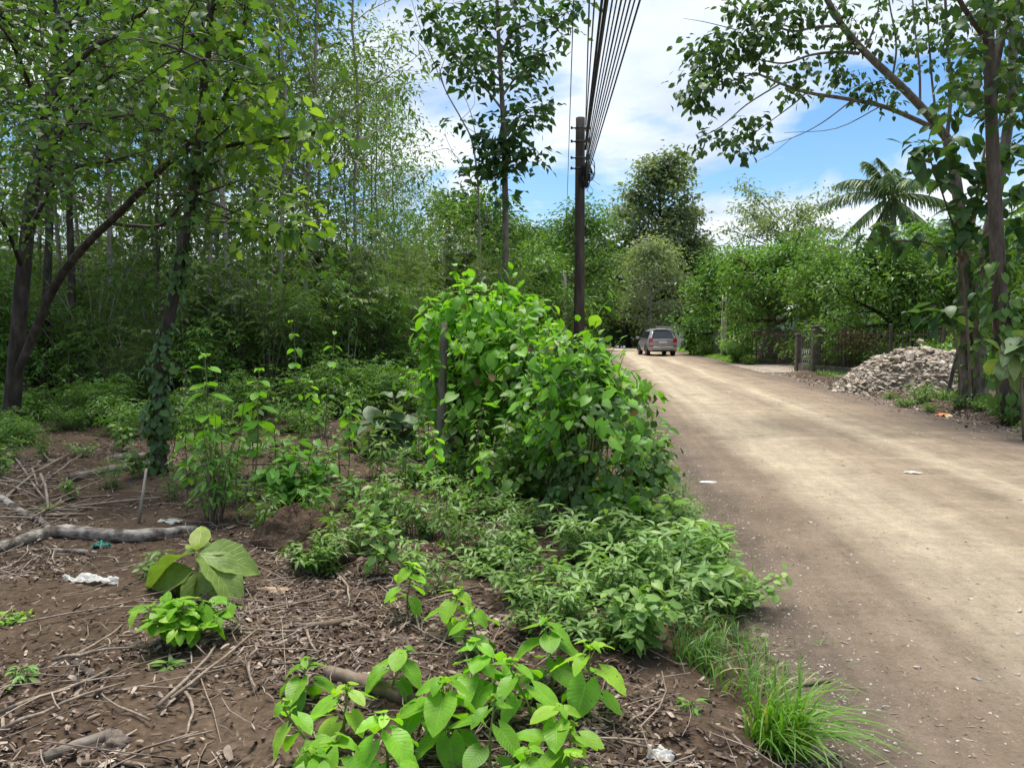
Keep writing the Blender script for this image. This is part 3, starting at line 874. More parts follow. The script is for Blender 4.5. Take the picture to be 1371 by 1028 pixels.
# --- feathery undergrowth: thin culms with fine leaves
def thicket(name, label, cat, seed, h, nst, spread, nl, lsize, tmpl, lm, bm, group=None, low=0.12, droop=.5):
    r = np.random.default_rng(seed)
    root = empty(name, (0, -60, 0), label, cat, group)
    w, g = Geo(), Geo()
    for i in range(nst):
        az = r.uniform(0, 2 * PI); rad = spread * r.uniform(0, .35)
        hh = h * r.uniform(.55, 1.05); out = spread * r.uniform(.25, 1.0)
        t = np.linspace(0, 1, 7)
        p = np.stack([np.cos(az) * (rad + out * t ** 2), np.sin(az) * (rad + out * t ** 2), hh * (t - .18 * t ** 3)], 1)
        p[:, :2] += np.cumsum(r.normal(0, .03, (7, 2)), 0) * h * .15
        tube(w, p, np.linspace(.024, .006, 7) * (h / 4), 4, .5, cap=False)
        ns = int(nl / nst / 9)
        for k in range(ns):
            s = low + (1 - low) * r.uniform(0, 1) ** .8
            q = along(p, np.array([s]))[0]
            a2 = r.uniform(0, 2 * PI); L = spread * r.uniform(.25, .6)
            e = frame(a2, r.normal(.25, .3))
            tt = np.linspace(.15, 1, 9)
            pp = q + e * (tt * L)[:, None] - UP * (tt ** 2 * L * droop * .5)[:, None] + r.normal(0, .02, (9, 3))
            side = unit(np.cross(e, UP)); sg = np.where(np.arange(9) % 2 == 0, 1, -1)[:, None]
            d = e * .7 + side * sg * .8 - UP * droop * r.uniform(.3, 1, (9, 1))
            leaves(g, tmpl, pp, d, np.stack([r.normal(0, .3, 9), r.normal(0, .3, 9), np.ones(9)], 1), lsize * r.uniform(.6, 1.2, 9), np.clip(r.beta(2, 2.5) + r.normal(0, .12, 9), 0, 1))
    w.build('stems', bm, root)
    g.build('foliage', lm, root, smooth=False)
    return root


TG = 'feathery thickets filling the wood'
TL = 'feathery green thicket of thin canes filling the shade between the trunks'
th = [thicket('feathery_thicket', TL, 'thicket', 200, 4.6, 30, 1.5, 5600, .22, 'fine', FEATHER, BARKP, TG, low=.34),
      thicket('feathery_thicket', TL, 'thicket', 201, 3.8, 26, 1.5, 4600, .17, 'narrow', FEATHER, BARK, TG, low=.16),
      thicket('leafy_thicket', 'broad-leaved young growth crowding the front edge of the dark wood', 'thicket', 203, 3.9, 16, 1.3, 2600, .20, 'crown', MID, BARK, 'leafy young growth along the edge of the wood', low=.2),
      thicket('leafy_thicket', 'broad-leaved young growth crowding the front edge of the dark wood', 'thicket', 204, 4.6, 14, 1.2, 2200, .19, 'broad', WOOD_LEAF, BARKP, 'leafy young growth along the edge of the wood', low=.25),
      thicket('feathery_thicket', TL, 'thicket', 202, 5.6, 34, 1.7, 7000, .21, 'fine', FEATHER, BARKP, TG, low=.30)]
spots = [(-15, 12.6, 1, .8), (48, 13.6, 0, .8), (92, 13.0, 1, .72), (130, 13.4, 0, .75), (168, 12.8, 1, .7), (250, 13.6, 0, .8), (285, 13.2, 1, .75), (318, 14.0, 0, .85), (355, 14.2, 1, .85), (392, 14.6, 0, .85), (430, 15.2, 1, .9), (465, 16, 0, .95),
         (498, 17, 1, 1.0), (530, 18, 0, 1.0), (562, 19.5, 1, 1.05), (595, 21, 0, 1.1), (625, 23, 1, 1.1), (650, 25, 0, 1.1), (215, 14.2, 1, .8), (20, 15, 0, .9), (150, 15, 2, .75), (340, 16, 2, .8), (270, 15.5, 2, .75),
         (70, 17.5, 1, .95), (130, 16.0, 0, .85), (180, 18, 0, 1), (20, 19, 0, 1), (250, 21, 0, 1), (300, 19, 1, .95), (350, 22, 0, 1), (400, 20.5, 2, .9), (440, 19.5, 1, 1), (480, 22, 0, 1),
         (520, 22, 2, .95), (555, 24, 0, 1), (590, 24, 2, 1), (620, 27, 0, 1), (460, 26, 2, 1), (500, 28, 2, 1.1), (560, 30, 2, 1.1), (610, 34, 2, 1.05), (400, 27, 2, 1), (340, 28, 2, 1),
         (280, 27, 0, 1.1), (220, 25, 2, 1), (160, 24, 2, 1), (100, 22, 2, 1), (50, 24, 0, 1), (-20, 19, 1, 1), (-40, 25, 0, 1.1), (640, 33, 0, 1), (585, 40, 2, 1.1), (530, 38, 2, 1.1),
         (470, 36, 2, 1.1), (410, 36, 2, 1.1), (350, 35, 2, 1.2), (270, 34, 2, 1.1), (190, 33, 2, 1.2), (110, 31, 2, 1.2), (30, 28, 2, 1.2), (655, 42, 2, 1), (640, 52, 2, 1.2), (580, 52, 2, 1.3),
         (500, 48, 2, 1.3), (420, 47, 2, 1.3), (330, 45, 2, 1.3), (240, 44, 2, 1.3), (150, 42, 2, 1.3), (60, 38, 2, 1.3), (-30, 33, 2, 1.3)]
used = set()
spots = [(u, Y, (4 if k == 2 else k), s) for (u, Y, k, s) in spots]
spots = [(u, Y, ((2 + i % 2) if (Y < 24 and i % 5 < 3) else k), s) for i, (u, Y, k, s) in enumerate(spots)]
for (u, Y, k, s) in spots:
    loc = at(u, Y); rz = rw.uniform(0, 6.28); s = s * (rw.uniform(.65, 1.25) if Y < 24 else rw.uniform(.9, 1.1)); s = (s * rw.uniform(.7, .95), s * rw.uniform(.7, .95), s)
    if k not in used:
        used.add(k); o = th[k]; o.location = tuple(loc); o.rotation_euler = (0, 0, rz); o.scale = s
    else:
        dup(th[k], loc, rz, s)

# low shrubs at the foot of the wood
LG = 'low dark bushes at the foot of the wood'
LL = 'low leafy bush in the shade at the foot of the wood'
lowb = [thicket('shade_bush', LL, 'bush', 210, 1.25, 22, .75, 1900, .11, 'crown', MID, STEM, LG, low=.05),
        thicket('shade_bush', LL, 'bush', 211, 0.9, 20, .7, 1500, .10, 'crown', SHRUB, STEM, LG, low=.05)]
used = set()
for (u, Y, k, s) in [(60, 12.0, 1, .8), (118, 11.4, 0, .75), (168, 10.4, 1, .85), (250, 11.4, 1, .9), (330, 12.0, 0, .9), (420, 12.6, 0, .95), (290, 10.6, 0, .6), (90, 10.8, 1, .6), (140, 12, 0, .8), (20, 11.4, 0, .7), (475, 13.2, 1, 1.0), (510, 13.8, 0, 1.0), (400, 11.2, 1, .7), (230, 10.2, 1, .55), (545, 14.5, 1, 1.0),
                     (455, 14, 0, 1.1), (90, 15, 0, 1.0), (30, 16, 0, 1.1), (210, 15.5, 1, 1.1), (270, 16, 0, 1.1), (330, 16, 0, 1.4), (390, 16.5, 0, 1.4), (450, 17, 0, 1.4),
                     (500, 16, 1, 1.3), (540, 17, 0, 1.4), (580, 18, 0, 1.4), (620, 19, 0, 1.4), (655, 21, 0, 1.5), (690, 23, 0, 1.5), (-20, 13, 0, 1.1), (600, 13, 1, 1.1), (640, 14.5, 0, 1.1),
                     (-25, 9.5, 1, .7), (20, 9.3, 1, .6)]:
    loc = at(u, Y); rz = rw.uniform(0, 6.28)
    if k not in used:
        used.add(k); o = lowb[k]; o.location = tuple(loc); o.rotation_euler = (0, 0, rz); o.scale = (s, s, s)
    else:
        dup(lowb[k], loc, rz, s)

# --- trees beyond the wood along the left of the road
def px_tree(name, label, u, v_top, Y, **kw):
    loc = at(u, Y)
    top = P(u, v_top, Y)[2]
    return tree(name, label, 'tree', loc, h=top - loc[2] - 0.36 * kw['spread'] * math.sin(math.radians(kw.get('el', (0, 60))[1])), **kw)


# tall slim teak in front of the sky
def tall_teak():
    Y = 26.0
    base = at(677, Y)
    r = np.random.default_rng(61)
    root = empty('tall_teak_tree', base, 'tall slim straight tree with big dark leaves against the sky, left of the utility pole', 'tree')
    def p(u, v, dy=0.0): return P(u, v, Y + dy) - base
    tr = smooth_path([p(677, 470), p(677, 330), p(676, 240), p(673, 150), p(668, 60), p(664, -30), p(660, -110)], 4)
    w = Geo(); tube(w, tr, np.linspace(.13, .035, len(tr)), 8)
    an = []
    limbs = [[(673, 148, 0), (655, 125, -.5), (632, 100, -1), (600, 60, -1.5), (575, 20, -1.8)], [(672, 130, 0), (690, 105, .5), (715, 85, 1), (730, 70, 1.2)],
             [(669, 75, 0), (690, 40, -.5), (725, 30, -1), (765, 15, -1.2)], [(668, 60, 0), (640, 30, .8), (605, 5, 1.3)], [(671, 110, 0), (640, 80, 1.5), (612, 70, 2.2)],
             [(674, 180, 0), (690, 160, .4), (712, 150, .8)], [(676, 205, 0), (655, 190, -.4), (643, 182, -.6)], [(677, 232, 0), (662, 220, .3), (648, 232, .5)],
             [(676, 215, 0), (688, 205, -.3), (694, 215, -.4)], [(664, -5, 0), (700, -40, 1), (745, -60, 1.6)], [(664, -10, 0), (620, -50, -1), (580, -70, -1.5)], [(666, 30, 0), (700, 0, 1.5), (735, -20, 2.4)]]
    for L in limbs:
        pts = smooth_path([p(*q) for q in L], 4)
        tube(w, pts, np.linspace(.045, .012, len(pts)), 5, cap=False)
        for t in np.linspace(.35, 1, max(3, len(L) + 1)):
            q = along(pts, np.array([t]))[0]
            an.append(q)
            for k in range(2):
                e = frame(r.uniform(0, 6.28), r.normal(.1, .4)) * r.uniform(.35, .95)
                an.append(q + e); tube(w, [q, q + e * .5, q + e], [.012, .01, .006], 3, cap=False)
    for v in (238, 205, 175, 225, 190, 160, 262):
        q = p(675, v); e = frame(r.uniform(0, 6.28), .1) * .35
        an.append(q + e)
    for (u, v) in [(630, 8), (655, 20), (690, 15), (600, 40), (620, 55), (650, 45), (700, 60), (715, 110), (690, 85), (650, 85), (625, 85), (640, 110), (665, 110), (690, 130), (740, 10), (760, 5), (700, 135), (668, 268)]:
        an.append(p(u, v, r.normal(0, .7)))
    w.build('trunk', BARK, root)
    crown_geo(r, np.array(an), 12, .26, .34, 'broad', .35, rshift=-.05).build('crown', TEAKD, root, smooth=False)
    # bare branches reaching left
    return root


tall_teak()


def bare_tree():
    Y = 29.0
    base = at(628, Y)
    root = empty('bare_tree', base, 'leafless thin tree with forked bare branches between the wood and the tall slim tree', 'tree')
    def p(u, v, dy=0.0): return P(u, v, Y + dy) - base
    w = Geo()
    for L, r0 in [([(640, 480), (642, 360), (640, 250), (632, 190), (618, 160), (596, 120), (588, 90)], .05), ([(640, 200), (630, 150), (612, 110)], .02), ([(596, 120), (575, 70), (560, 30), (548, -10)], .022),
                  ([(588, 100), (600, 60), (592, 20)], .016), ([(570, 95), (560, 60), (575, 20)], .016), ([(618, 160), (635, 140), (633, 118)], .012), ([(575, 75), (552, 45), (540, 15)], .012),
                  ([(640, 260), (622, 225), (600, 200), (575, 205)], .02), ([(610, 212), (596, 180), (600, 160)], .012)]:
        pts = smooth_path([p(*q) for q in L], 4)
        tube(w, pts, np.linspace(r0, r0 * .4, len(pts)), 5)
    w.build('trunk', BARKP, root)
    r = np.random.default_rng(8)
    an = np.array([p(u, v, r.normal(0, .5)) for (u, v) in [(590, 195), (575, 205), (600, 165), (622, 225), (560, 232), (585, 240), (600, 225), (545, 45), (556, 20)]])
    crown_geo(r, an, 14, .3, .15, 'crown', .25).build('crown', MID, root, smooth=False)


bare_tree()
px_tree('broadleaf_tree', 'light green open tree beside the tall slim trunk at the edge of the wood', 655, 262, 40, seed=62, r0=.14, crown0=.25, spread=2.6, nlimb=20, nsub=5, K=8, cl=.35, lsize=.32, tmpl='crown', lm=BRIGHT, bm=BARK, el=(10, 50))
px_tree('broadleaf_tree', 'rounded green tree right behind the utility pole', 762, 293, 66, seed=63, r0=.28, crown0=.22, spread=5.0, nlimb=26, nsub=7, K=12, cl=.6, lsize=.48, tmpl='crown', lm=BRIGHT, bm=BARKD, el=(5, 65))
px_tree('broadleaf_tree', 'yellowish green tree low between the bright creeper and the utility pole', 722, 345, 42, seed=64, r0=.14, crown0=.12, spread=2.5, nlimb=26, nsub=6, K=9, cl=.4, lsize=.30, tmpl='crown', lm=BRIGHT, bm=BARK, el=(0, 60))
px_tree('broadleaf_tree', 'dark green tree closing the far end of the road beside the pale roadside post', 812, 335, 215, seed=65, r0=.4, crown0=.1, spread=10.0, nlimb=28, nsub=7, K=10, cl=1.3, lsize=1.2, tmpl='crown', lm=DARK, bm=BARKD, el=(0, 60))
px_tree('broadleaf_tree', 'tall dark green tree with a rounded top behind the flowering tree', 874, 207, 106, seed=66, r0=.42, crown0=.2, spread=6.0, nlimb=40, nsub=6, K=12, cl=.8, lsize=.66, tmpl='broad', lm=OLIVE, bm=BARKD, el=(0, 55))
px_tree('broadleaf_tree', 'grey-green tree filling in below the tall round-topped one, on its left', 842, 268, 109, seed=661, r0=.3, crown0=.15, spread=5.0, nlimb=30, nsub=6, K=9, cl=.7, lsize=.6, tmpl='broad', lm=OLIVE, bm=BARKD, el=(0, 55))
px_tree('broadleaf_tree', 'grey-green tree filling in below the tall round-topped one, on its right', 903, 272, 108, seed=662, r0=.3, crown0=.15, spread=4.6, nlimb=30, nsub=6, K=9, cl=.7, lsize=.6, tmpl='broad', lm=OLIVE, bm=BARKD, el=(0, 55))
px_tree('flowering_tree', 'pale olive tree covered in cream flower clusters behind the car', 870, 325, 93, seed=67, r0=.2, crown0=.24, spread=4.8, nlimb=32, nsub=6, K=10, cl=.6, lsize=.5, tmpl='crown', lm=PALE, bm=BARKP, el=(0, 60))
FL = 'dense green tree in the far row that closes the view down the road'
FG = 'far trees closing the view'
ft = tree('far_tree', FL, 'tree', at(690, 95), 68, 12.5, .25, .08, 5.0, 30, 6, 9, .8, .72, 'crown', MID, BARKD, FG, el=(0, 60))
fd = tree('far_tree', FL, 'tree', at(840, 140), 69, 15, .3, .06, 6.0, 30, 6, 9, .9, .85, 'crown', DARK, BARKD, FG, el=(0, 60))
for (u, Y, k, s) in [(730, 105, 1, .95), (765, 115, 0, .95), (660, 80, 0, .9), (630, 75, 1, .9), (850, 140, 1, 1.0), (890, 120, 1, .95), (915, 105, 0, .85), (940, 115, 1, .9), (970, 125, 0, .9), (795, 190, 1, 1.1), (770, 160, 1, 1.1), (820, 170, 0, 1.0), (740, 140, 1, 1.1), (1000, 118, 1, .85), (1040, 110, 0, .8), (1080, 105, 1, .8), (700, 130, 1, 1.2), (20, 66, 0, .6), (200, 70, 0, .6), (380, 76, 0, .65), (540, 84, 0, .8), (110, 80, 1, .6), (290, 84, 1, .6)]:
    dup((ft, fd)[k], at(u, Y), rw.uniform(0, 6.28), s)

# --- right of the road, behind the fence
px_tree('rain_tree', 'spreading flat-topped tree on the skyline right of the tall round tree', 1035, 280, 70, seed=70, r0=.35, crown0=.55, spread=6.4, nlimb=24, nsub=7, K=12, cl=.5, lsize=.42, tmpl='crown', lm=OLIVE, bm=BARKD, el=(5, 35), shape='umbrella', flat=.5)
px_tree('dark_tree', 'dense dark green tree with a thick brown trunk behind the iron gate', 1030, 338, 41, seed=71, r0=.42, crown0=.34, spread=3.4, nlimb=28, nsub=7, K=14, cl=.36, lsize=.30, tmpl='crown', lm=MID, bm=BARKB, el=(-5, 60))
px_tree('dark_tree', 'bushy dark tree behind the barred fence left of the rubble', 1188, 338, 29.5, seed=72, r0=.26, crown0=.26, spread=2.5, nlimb=30, nsub=7, K=14, cl=.26, lsize=.24, tmpl='crown', lm=MID, bm=BARKD, el=(-12, 60))
px_tree('small_tree', 'bright yellow-green small tree between the dark trees behind the fence', 1108, 352, 36, seed=73, r0=.10, crown0=.2, spread=1.9, nlimb=24, nsub=6, K=10, cl=.3, lsize=.26, tmpl='crown', lm=BRIGHT, bm=BARK, el=(0, 60), rshift=.15)
px_tree('grey_tree', 'thin grey half-bare tree on the skyline left of the coconut palm', 1112, 322, 62, seed=74, r0=.18, crown0=.3, spread=2.2, nlimb=22, nsub=6, K=4, cl=.4, lsize=.3, tmpl='crown', lm=OLIVE, bm=BARKP, el=(15, 70))
px_tree('dark_tree', 'leafy tree left of the gate over the roadside hedge', 965, 355, 52, seed=75, r0=.2, crown0=.18, spread=3.0, nlimb=26, nsub=6, K=11, cl=.4, lsize=.34, tmpl='crown', lm=MID, bm=BARKD, el=(-5, 60))
RGt, RL = 'green trees behind the right-hand fence', 'green broad-leaved tree in the belt behind the fence and the rubble'
rt = tree('garden_tree', RL, 'tree', at(1140, 50), 76, 4.8, .16, .15, 3.0, 26, 6, 11, .4, .34, 'crown', MID, BARKD, RGt, el=(0, 60))
rb = tree('garden_tree', RL, 'tree', at(1260, 33), 77, 5.0, .14, .18, 2.6, 26, 6, 11, .34, .3, 'crown', BRIGHT, BARK, RGt, el=(0, 60))
for (u, Y, k, s) in [(1075, 52, 0, .85), (1215, 40, 0, .6), (1300, 30, 1, .8), (1345, 34, 0, .9), (1395, 30, 1, .95), (1290, 44, 0, 1), (1370, 45, 0, 1.1), (990, 60, 0, .8), (1010, 78, 0, .9), (1160, 64, 0, .75), (1240, 60, 0, .75), (1430, 38, 0, 1.1), (1330, 60, 0, 1.2), (1420, 24, 1, .9)]:
    dup((rt, rb)[k], at(u, Y), rw.uniform(0, 6.28), s)

# ------------------------------------------------------------------ near left: forked tree, vine-clad tree
def clump_leaves(g, r, centers, K, cl, size, tmpl, droop=.35, rshift=0.0, up=.9):
    c = np.asarray(centers, float)
    return crown_geo(r, c, K, cl, size, tmpl, droop, geo=g, rshift=rshift, updir=up)


def twigs_to(w, r, q, n, L, an, el=.1, rad=.008):
    for _ in range(n):
        e = frame(r.uniform(0, 6.28), r.normal(el, .35)) * L * r.uniform(.5, 1.1)
        mid = q + e * .5 + r.normal(0, .05, 3) * L
        tube(w, [q, mid, q + e], [rad, rad * .8, rad * .5], 3, cap=False)
        an += [mid, q + e]


def forked_tree():
    Y = 10.3
    base = gp(14, 585)
    r = np.random.default_rng(301)
    root = empty('forked_tree', base, 'dark forked tree at the left edge with one limb leaning out over the clearing', 'tree')
    Yb = base[1]
    def p(u, v, dy=0.0): return P(u, v, Yb + dy) - base
    w = Geo(); an = []
    tr = smooth_path([p(12, 592), p(20, 500), p(30, 380), p(42, 270), p(62, 170), p(78, 60), p(90, -60)], 5)
    tube(w, tr, np.concatenate([[.17, .14, .125], np.linspace(.115, .055, len(tr) - 3)]), 10, rough=.03, rng=r)
    limb = smooth_path([p(16, 520), p(40, 460, -.1), p(75, 380, -.3), p(118, 325, -.6), p(160, 285, -1.0), p(205, 238, -1.4), p(240, 205, -1.7), p(290, 200, -2.0), p(330, 190, -2.3), p(385, 185, -2.6), p(430, 175, -2.9)], 4)
    tube(w, limb, np.concatenate([np.linspace(.07, .04, 20), np.linspace(.038, .009, len(limb) - 20)]), 8)
    limb2 = smooth_path([p(205, 238, -1.4), p(255, 190, -1.9), p(290, 150, -2.3), p(312, 100, -2.6), p(325, 40, -2.8), p(330, -30, -3)], 4)
    tube(w, limb2, np.linspace(.03, .008, len(limb2)), 6)
    limb3 = smooth_path([p(150, 300, -.9), p(215, 302, -1.1), p(250, 270, -1.4), p(300, 290, -1.8), p(350, 300, -2.2), p(400, 312, -2.4)], 4)
    tube(w, limb3, np.linspace(.026, .007, len(limb3)), 5)
    others = []
    for L in [[(42, 270, 0), (70, 200, -1), (110, 140, -1.6), (150, 100, -2.2)], [(30, 330, 0), (70, 250, -1), (100, 225, -1.8), (150, 215, -2.4)], [(60, 170, 0), (30, 90, -1), (5, 40, -1.6), (-30, 0, -2)],
              [(70, 110, 0), (130, 60, -1), (190, 20, -1.6), (230, -20, -2)], [(30, 360, 0), (5, 300, -.8), (-30, 260, -1.4)], [(75, 60, 0), (120, 0, -1.5), (170, -50, -2.2)], [(55, 200, 0), (90, 180, -1.5), (140, 160, -2.6), (200, 150, -3.4)],
              [(62, 150, 0), (100, 90, -1.8), (150, 50, -3), (220, 60, -3.8), (270, 80, -4.2)]]:
        pts = smooth_path([p(*q) for q in L], 4); others.append(pts)
        tube(w, pts, np.linspace(.035, .010, len(pts)), 5, cap=False)
    for pts, ts, n in [(limb2, np.linspace(.35, 1, 7), 3), (limb3, np.linspace(.6, 1, 4), 3)] + [(q, np.linspace(.3, 1, 6), 4) for q in others]:
        for t in ts: twigs_to(w, r, along(pts, np.array([t]))[0], n, .6, an, .0)
    w.build('trunk', BARKD, root)
    g = Geo()
    bright = [along(limb, np.array([t]))[0] for t in np.linspace(.72, 1, 9)] + [along(limb2, np.array([t]))[0] for t in np.linspace(.4, 1, 7)] + [along(limb3, np.array([t]))[0] for t in np.linspace(.72, 1, 5)]
    for (u, v, dy) in [(270, 150, -2.2), (300, 130, -2.4), (310, 180, -2.3), (340, 165, -2.5), (300, 60, -2.6), (345, 105, -2.6), (375, 150, -2.7), (280, 175, -2.0), (330, 300, -2.1), (370, 290, -2.3), (400, 300, -2.4), (320, 210, -2.3), (350, 215, -2.5), (440, 200, -2.9), (415, 160, -2.8)]:
        bright.append(p(u, v, dy))
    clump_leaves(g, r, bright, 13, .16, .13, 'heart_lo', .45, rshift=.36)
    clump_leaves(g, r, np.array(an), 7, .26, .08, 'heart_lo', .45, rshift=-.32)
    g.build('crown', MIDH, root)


MIDH = leaf_mat('heart_leaf', (0.06, 0.125, 0.03), (0.12, 0.23, 0.045), (0.30, 0.46, 0.07), trans=0.42, rough=0.5, spec=.25)
forked_tree()


MIDK = leaf_mat('trunk_creeper_leaf', (0.045, 0.10, 0.025), (0.085, 0.17, 0.04), (0.15, 0.26, 0.06), trans=.32, rough=.42, spec=.4)


def vine_tree():
    base = gp(213, 632)
    Yb = base[1]
    r = np.random.default_rng(302)
    root = empty('vine_clad_tree', base, 'leaning tree trunk wrapped in leafy creeper, standing at the back of the clearing', 'tree')
    def p(u, v, dy=0.0): return P(u, v, Yb + dy) - base
    tr = smooth_path([p(213, 640), p(213, 560), p(217, 480), p(232, 400), p(243, 340), p(258, 260), p(268, 190), p(275, 100), p(282, 0), p(290, -80)], 4)
    w = Geo(); tube(w, tr, np.concatenate([[.11, .085, .075], np.linspace(.066, .04, len(tr) - 3)]), 9, rough=.06, rng=r)
    an = []
    for t in np.linspace(.55, .98, 9):
        q = along(tr, np.array([t]))[0]; twigs_to(w, r, q, 3, .9, an, .25, .014)
    w.build('trunk', BARKD, root)
    n = 2100
    t = r.uniform(.02, .66, n)
    t = t[(vnoise(t * 26, t * 3 + 5, 4) + r.uniform(-.25, .25, n)) > .42]; n = len(t)
    q = along(tr, t); az = r.uniform(0, 6.28, n)
    o = np.stack([np.cos(az), np.sin(az), np.zeros(n)], 1)
    fat = .085 + .06 * np.sin(t * 23) + .06 * np.sin(t * 61 + 1) + .09 * np.exp(-((t - .2) / .07) ** 2)
    q = q + o * (r.uniform(.4, 1.25, n) * fat)[:, None]
    g = Geo()
    leaves(g, 'round', q, o * .4 - UP + r.normal(0, .35, (n, 3)), o + UP * .5, .08 * r.uniform(.4, 1.4, n), np.clip(r.beta(2, 3, n), 0, 1))
    for k in range(6):
        t0 = r.uniform(.05, .3); az = np.linspace(0, r.uniform(4, 9), 20); pp = along(tr, np.linspace(t0, t0 + .35, 20)); tube(w, pp + np.stack([np.cos(az + k), np.sin(az + k), 0 * az], 1) * .085, .008, 4, cap=False)
    g.build('creeper', MIDK, root)
    clump_leaves(Geo(), r, np.array(an), 24, .3, .13, 'crown').build('crown', WOOD_LEAF, root, smooth=False)


vine_tree()

# further stems behind, seen between the two
for (u, Y, lab, s) in [(63, 13.2, 'grey trunk just right of the forked dark tree, hung with dry creepers', 21), (97, 14.2, 'slim pale trunk between the forked tree and the vine-clad tree', 22)]:
    o = tree('slender_tree', lab, 'tree', at(u, Y), 320 + s, 12, .085, .42, 2.0, 16, 5, 8, .3, .2, 'crown', WOOD_LEAF, BARKD, el=(10, 60), lean=(.15, 0), wob=.012)


# ------------------------------------------------------------------ seedlings with broad leaves
def sapling(name, label, cat, loc, seed, h, nodes, lsize, tmpl='heart_hi', lm=None, sm=None, group=None, lean=(0, 0), start=.25, pet=.5, whorl=2, droop=.25, tip=.55, r0=.007, taper=.75, rshift=0.0, ring=0):
    r = np.random.default_rng(seed)
    root = empty(name, loc, label, cat, group)
    w, g = Geo(), Geo()
    t = np.linspace(0, 1, 8)
    st = np.stack([lean[0] * t ** 1.5 + np.cumsum(r.normal(0, .008, 8)) * h, lean[1] * t ** 1.5 + np.cumsum(r.normal(0, .008, 8)) * h, h * t], 1)
    st[0] = (0, 0, -.03)
    tube(w, st, np.linspace(r0, r0 * .4, 8), 6, cap=False)
    az = r.uniform(0, 6.28)
    for k in range(nodes):
        f = k / max(1, nodes - 1)
        q = along(st, np.array([start + (1 - start) * f]))[0]
        size = lsize * (1 - .62 * max(0, (f - tip) / (1 - tip + 1e-6)) ** 1.2) * (taper + (1 - taper) * min(1, f / .35))
        az += PI / 2 + r.normal(0, .25)
        for j in range(whorl):
            a = az + 2 * PI * j / whorl + r.normal(0, .2)
            e = math.radians(18 + 38 * f + r.normal(0, 10))
            L = pet * size * r.uniform(.7, 1.2)
            pd = frame(a, e); q2 = q + pd * L
            tube(w, [q, q + pd * L * .5 + UP * L * .04, q2], [r0 * .32, r0 * .28, r0 * .25], 4, cap=False)
            d = frame(a, -droop - .25 * (1 - f) + r.normal(0, .18))
            nr = frame(a, 1.15 - droop * .2) + np.array([*r.normal(0, .22, 2), 0.6])
            leaves(g, tmpl, [q2], d, nr, [size * r.uniform(.85, 1.12)], [np.clip(r.normal(.42 + .38 * f + rshift, .13), 0, 1)])
    for _ in range(4):                                         # young tuft at the tip
        a = r.uniform(0, 6.28)
        leaves(g, tmpl, [st[-1]], frame(a, .9), frame(a + PI, .7), [lsize * .28 * r.uniform(.7, 1.2)], [.95])
    w.build('stem', sm or STEM, root)
    g.build('leaves', lm or LIME, root)
    return root


SG = 'broad-leaved seedlings in the near foreground'
def near(u, v, Y):
    "ground point below the point seen at (u, v) at distance Y, and the height of that point"
    p = P(u, v, Y); z = float(zg(p[0], Y))
    return np.array([p[0], Y, z]), p[2] - z


fg = [  # u, v of the top, distance, nodes, leaf, label
    (405, 872, 2.95, 5, .115, 'bright green heart-leaved seedling standing leftmost at the bottom of the picture'),
    (428, 930, 2.55, 5, .12, 'heart-leaved seedling at the bottom left, just in front of the leftmost one'),
    (455, 985, 2.35, 4, .13, 'low heart-leaved seedling cut by the bottom edge, left of the clump middle'),
    (520, 868, 3.05, 5, .125, 'seedling whose pointed leaves overhang the thick short brown branch'),
    (520, 940, 2.5, 6, .135, 'seedling with large drooping lime leaves left of the clump middle'),
    (600, 900, 2.65, 6, .15, 'seedling with the largest wide leaves in the middle of the foreground clump'),
    (655, 935, 2.5, 5, .12, 'low seedling right of the one with the largest leaves'),
    (700, 985, 2.3, 5, .115, 'seedling at the bottom edge right of the clump middle'),
    (675, 850, 2.95, 6, .125, 'upright seedling with pointed leaves in the upper middle of the clump'),
    (742, 818, 3.15, 6, .145, 'tall seedling with the longest leaves reaching right over bare soil'),
    (790, 848, 2.95, 5, .14, 'seedling whose large leaf hangs furthest right over the soil'),
    (735, 925, 2.6, 5, .12, 'seedling at the lower right of the foreground clump'),
    (770, 1000, 2.35, 4, .10, 'small seedling at the lower right corner of the clump beside bare soil'),
    (545, 735, 4.0, 5, .125, 'upright yellow-green seedling alone behind the foreground clump'),
    (600, 772, 3.7, 5, .12, 'seedling with opposite leaves between the lone upright one and the shrubs'),
    (640, 800, 3.45, 5, .11, 'seedling with small pointed leaves in front of the shrub strip'),
    (560, 1010, 2.25, 5, .125, 'seedling at the very bottom edge below the largest leaves'),
    (490, 1015, 2.2, 4, .12, 'short seedling at the bottom edge, second from the left'),
    (560, 915, 2.8, 5, .13, 'seedling just behind the one with large drooping lime leaves'),
    (460, 925, 2.75, 5, .12, 'seedling between the leftmost one and the clump middle'),
    (625, 870, 2.95, 5, .125, 'seedling behind the one with the largest leaves'),
    (715, 880, 2.85, 6, .13, 'seedling below the tall long-leaved one'),
    (760, 960, 2.5, 4, .11, 'seedling at the right flank of the clump over dark soil'),
    (400, 1000, 2.35, 4, .12, 'seedling at the bottom edge below the leftmost one'),
]
for i, (u, v, Y, n, ls, lab) in enumerate(fg):
    loc, h = near(u, v + 18, Y)
    sapling('broadleaf_seedling', lab, 'seedling', loc, 400 + i, max(.18, h), n + (1 if h > .45 else 0), ls * .95, group=SG, lean=(rw.normal(0, .05), rw.normal(0, .05)), start=.30, rshift=rw.normal(-.02, .12), pet=.55, tip=.5, taper=.8)

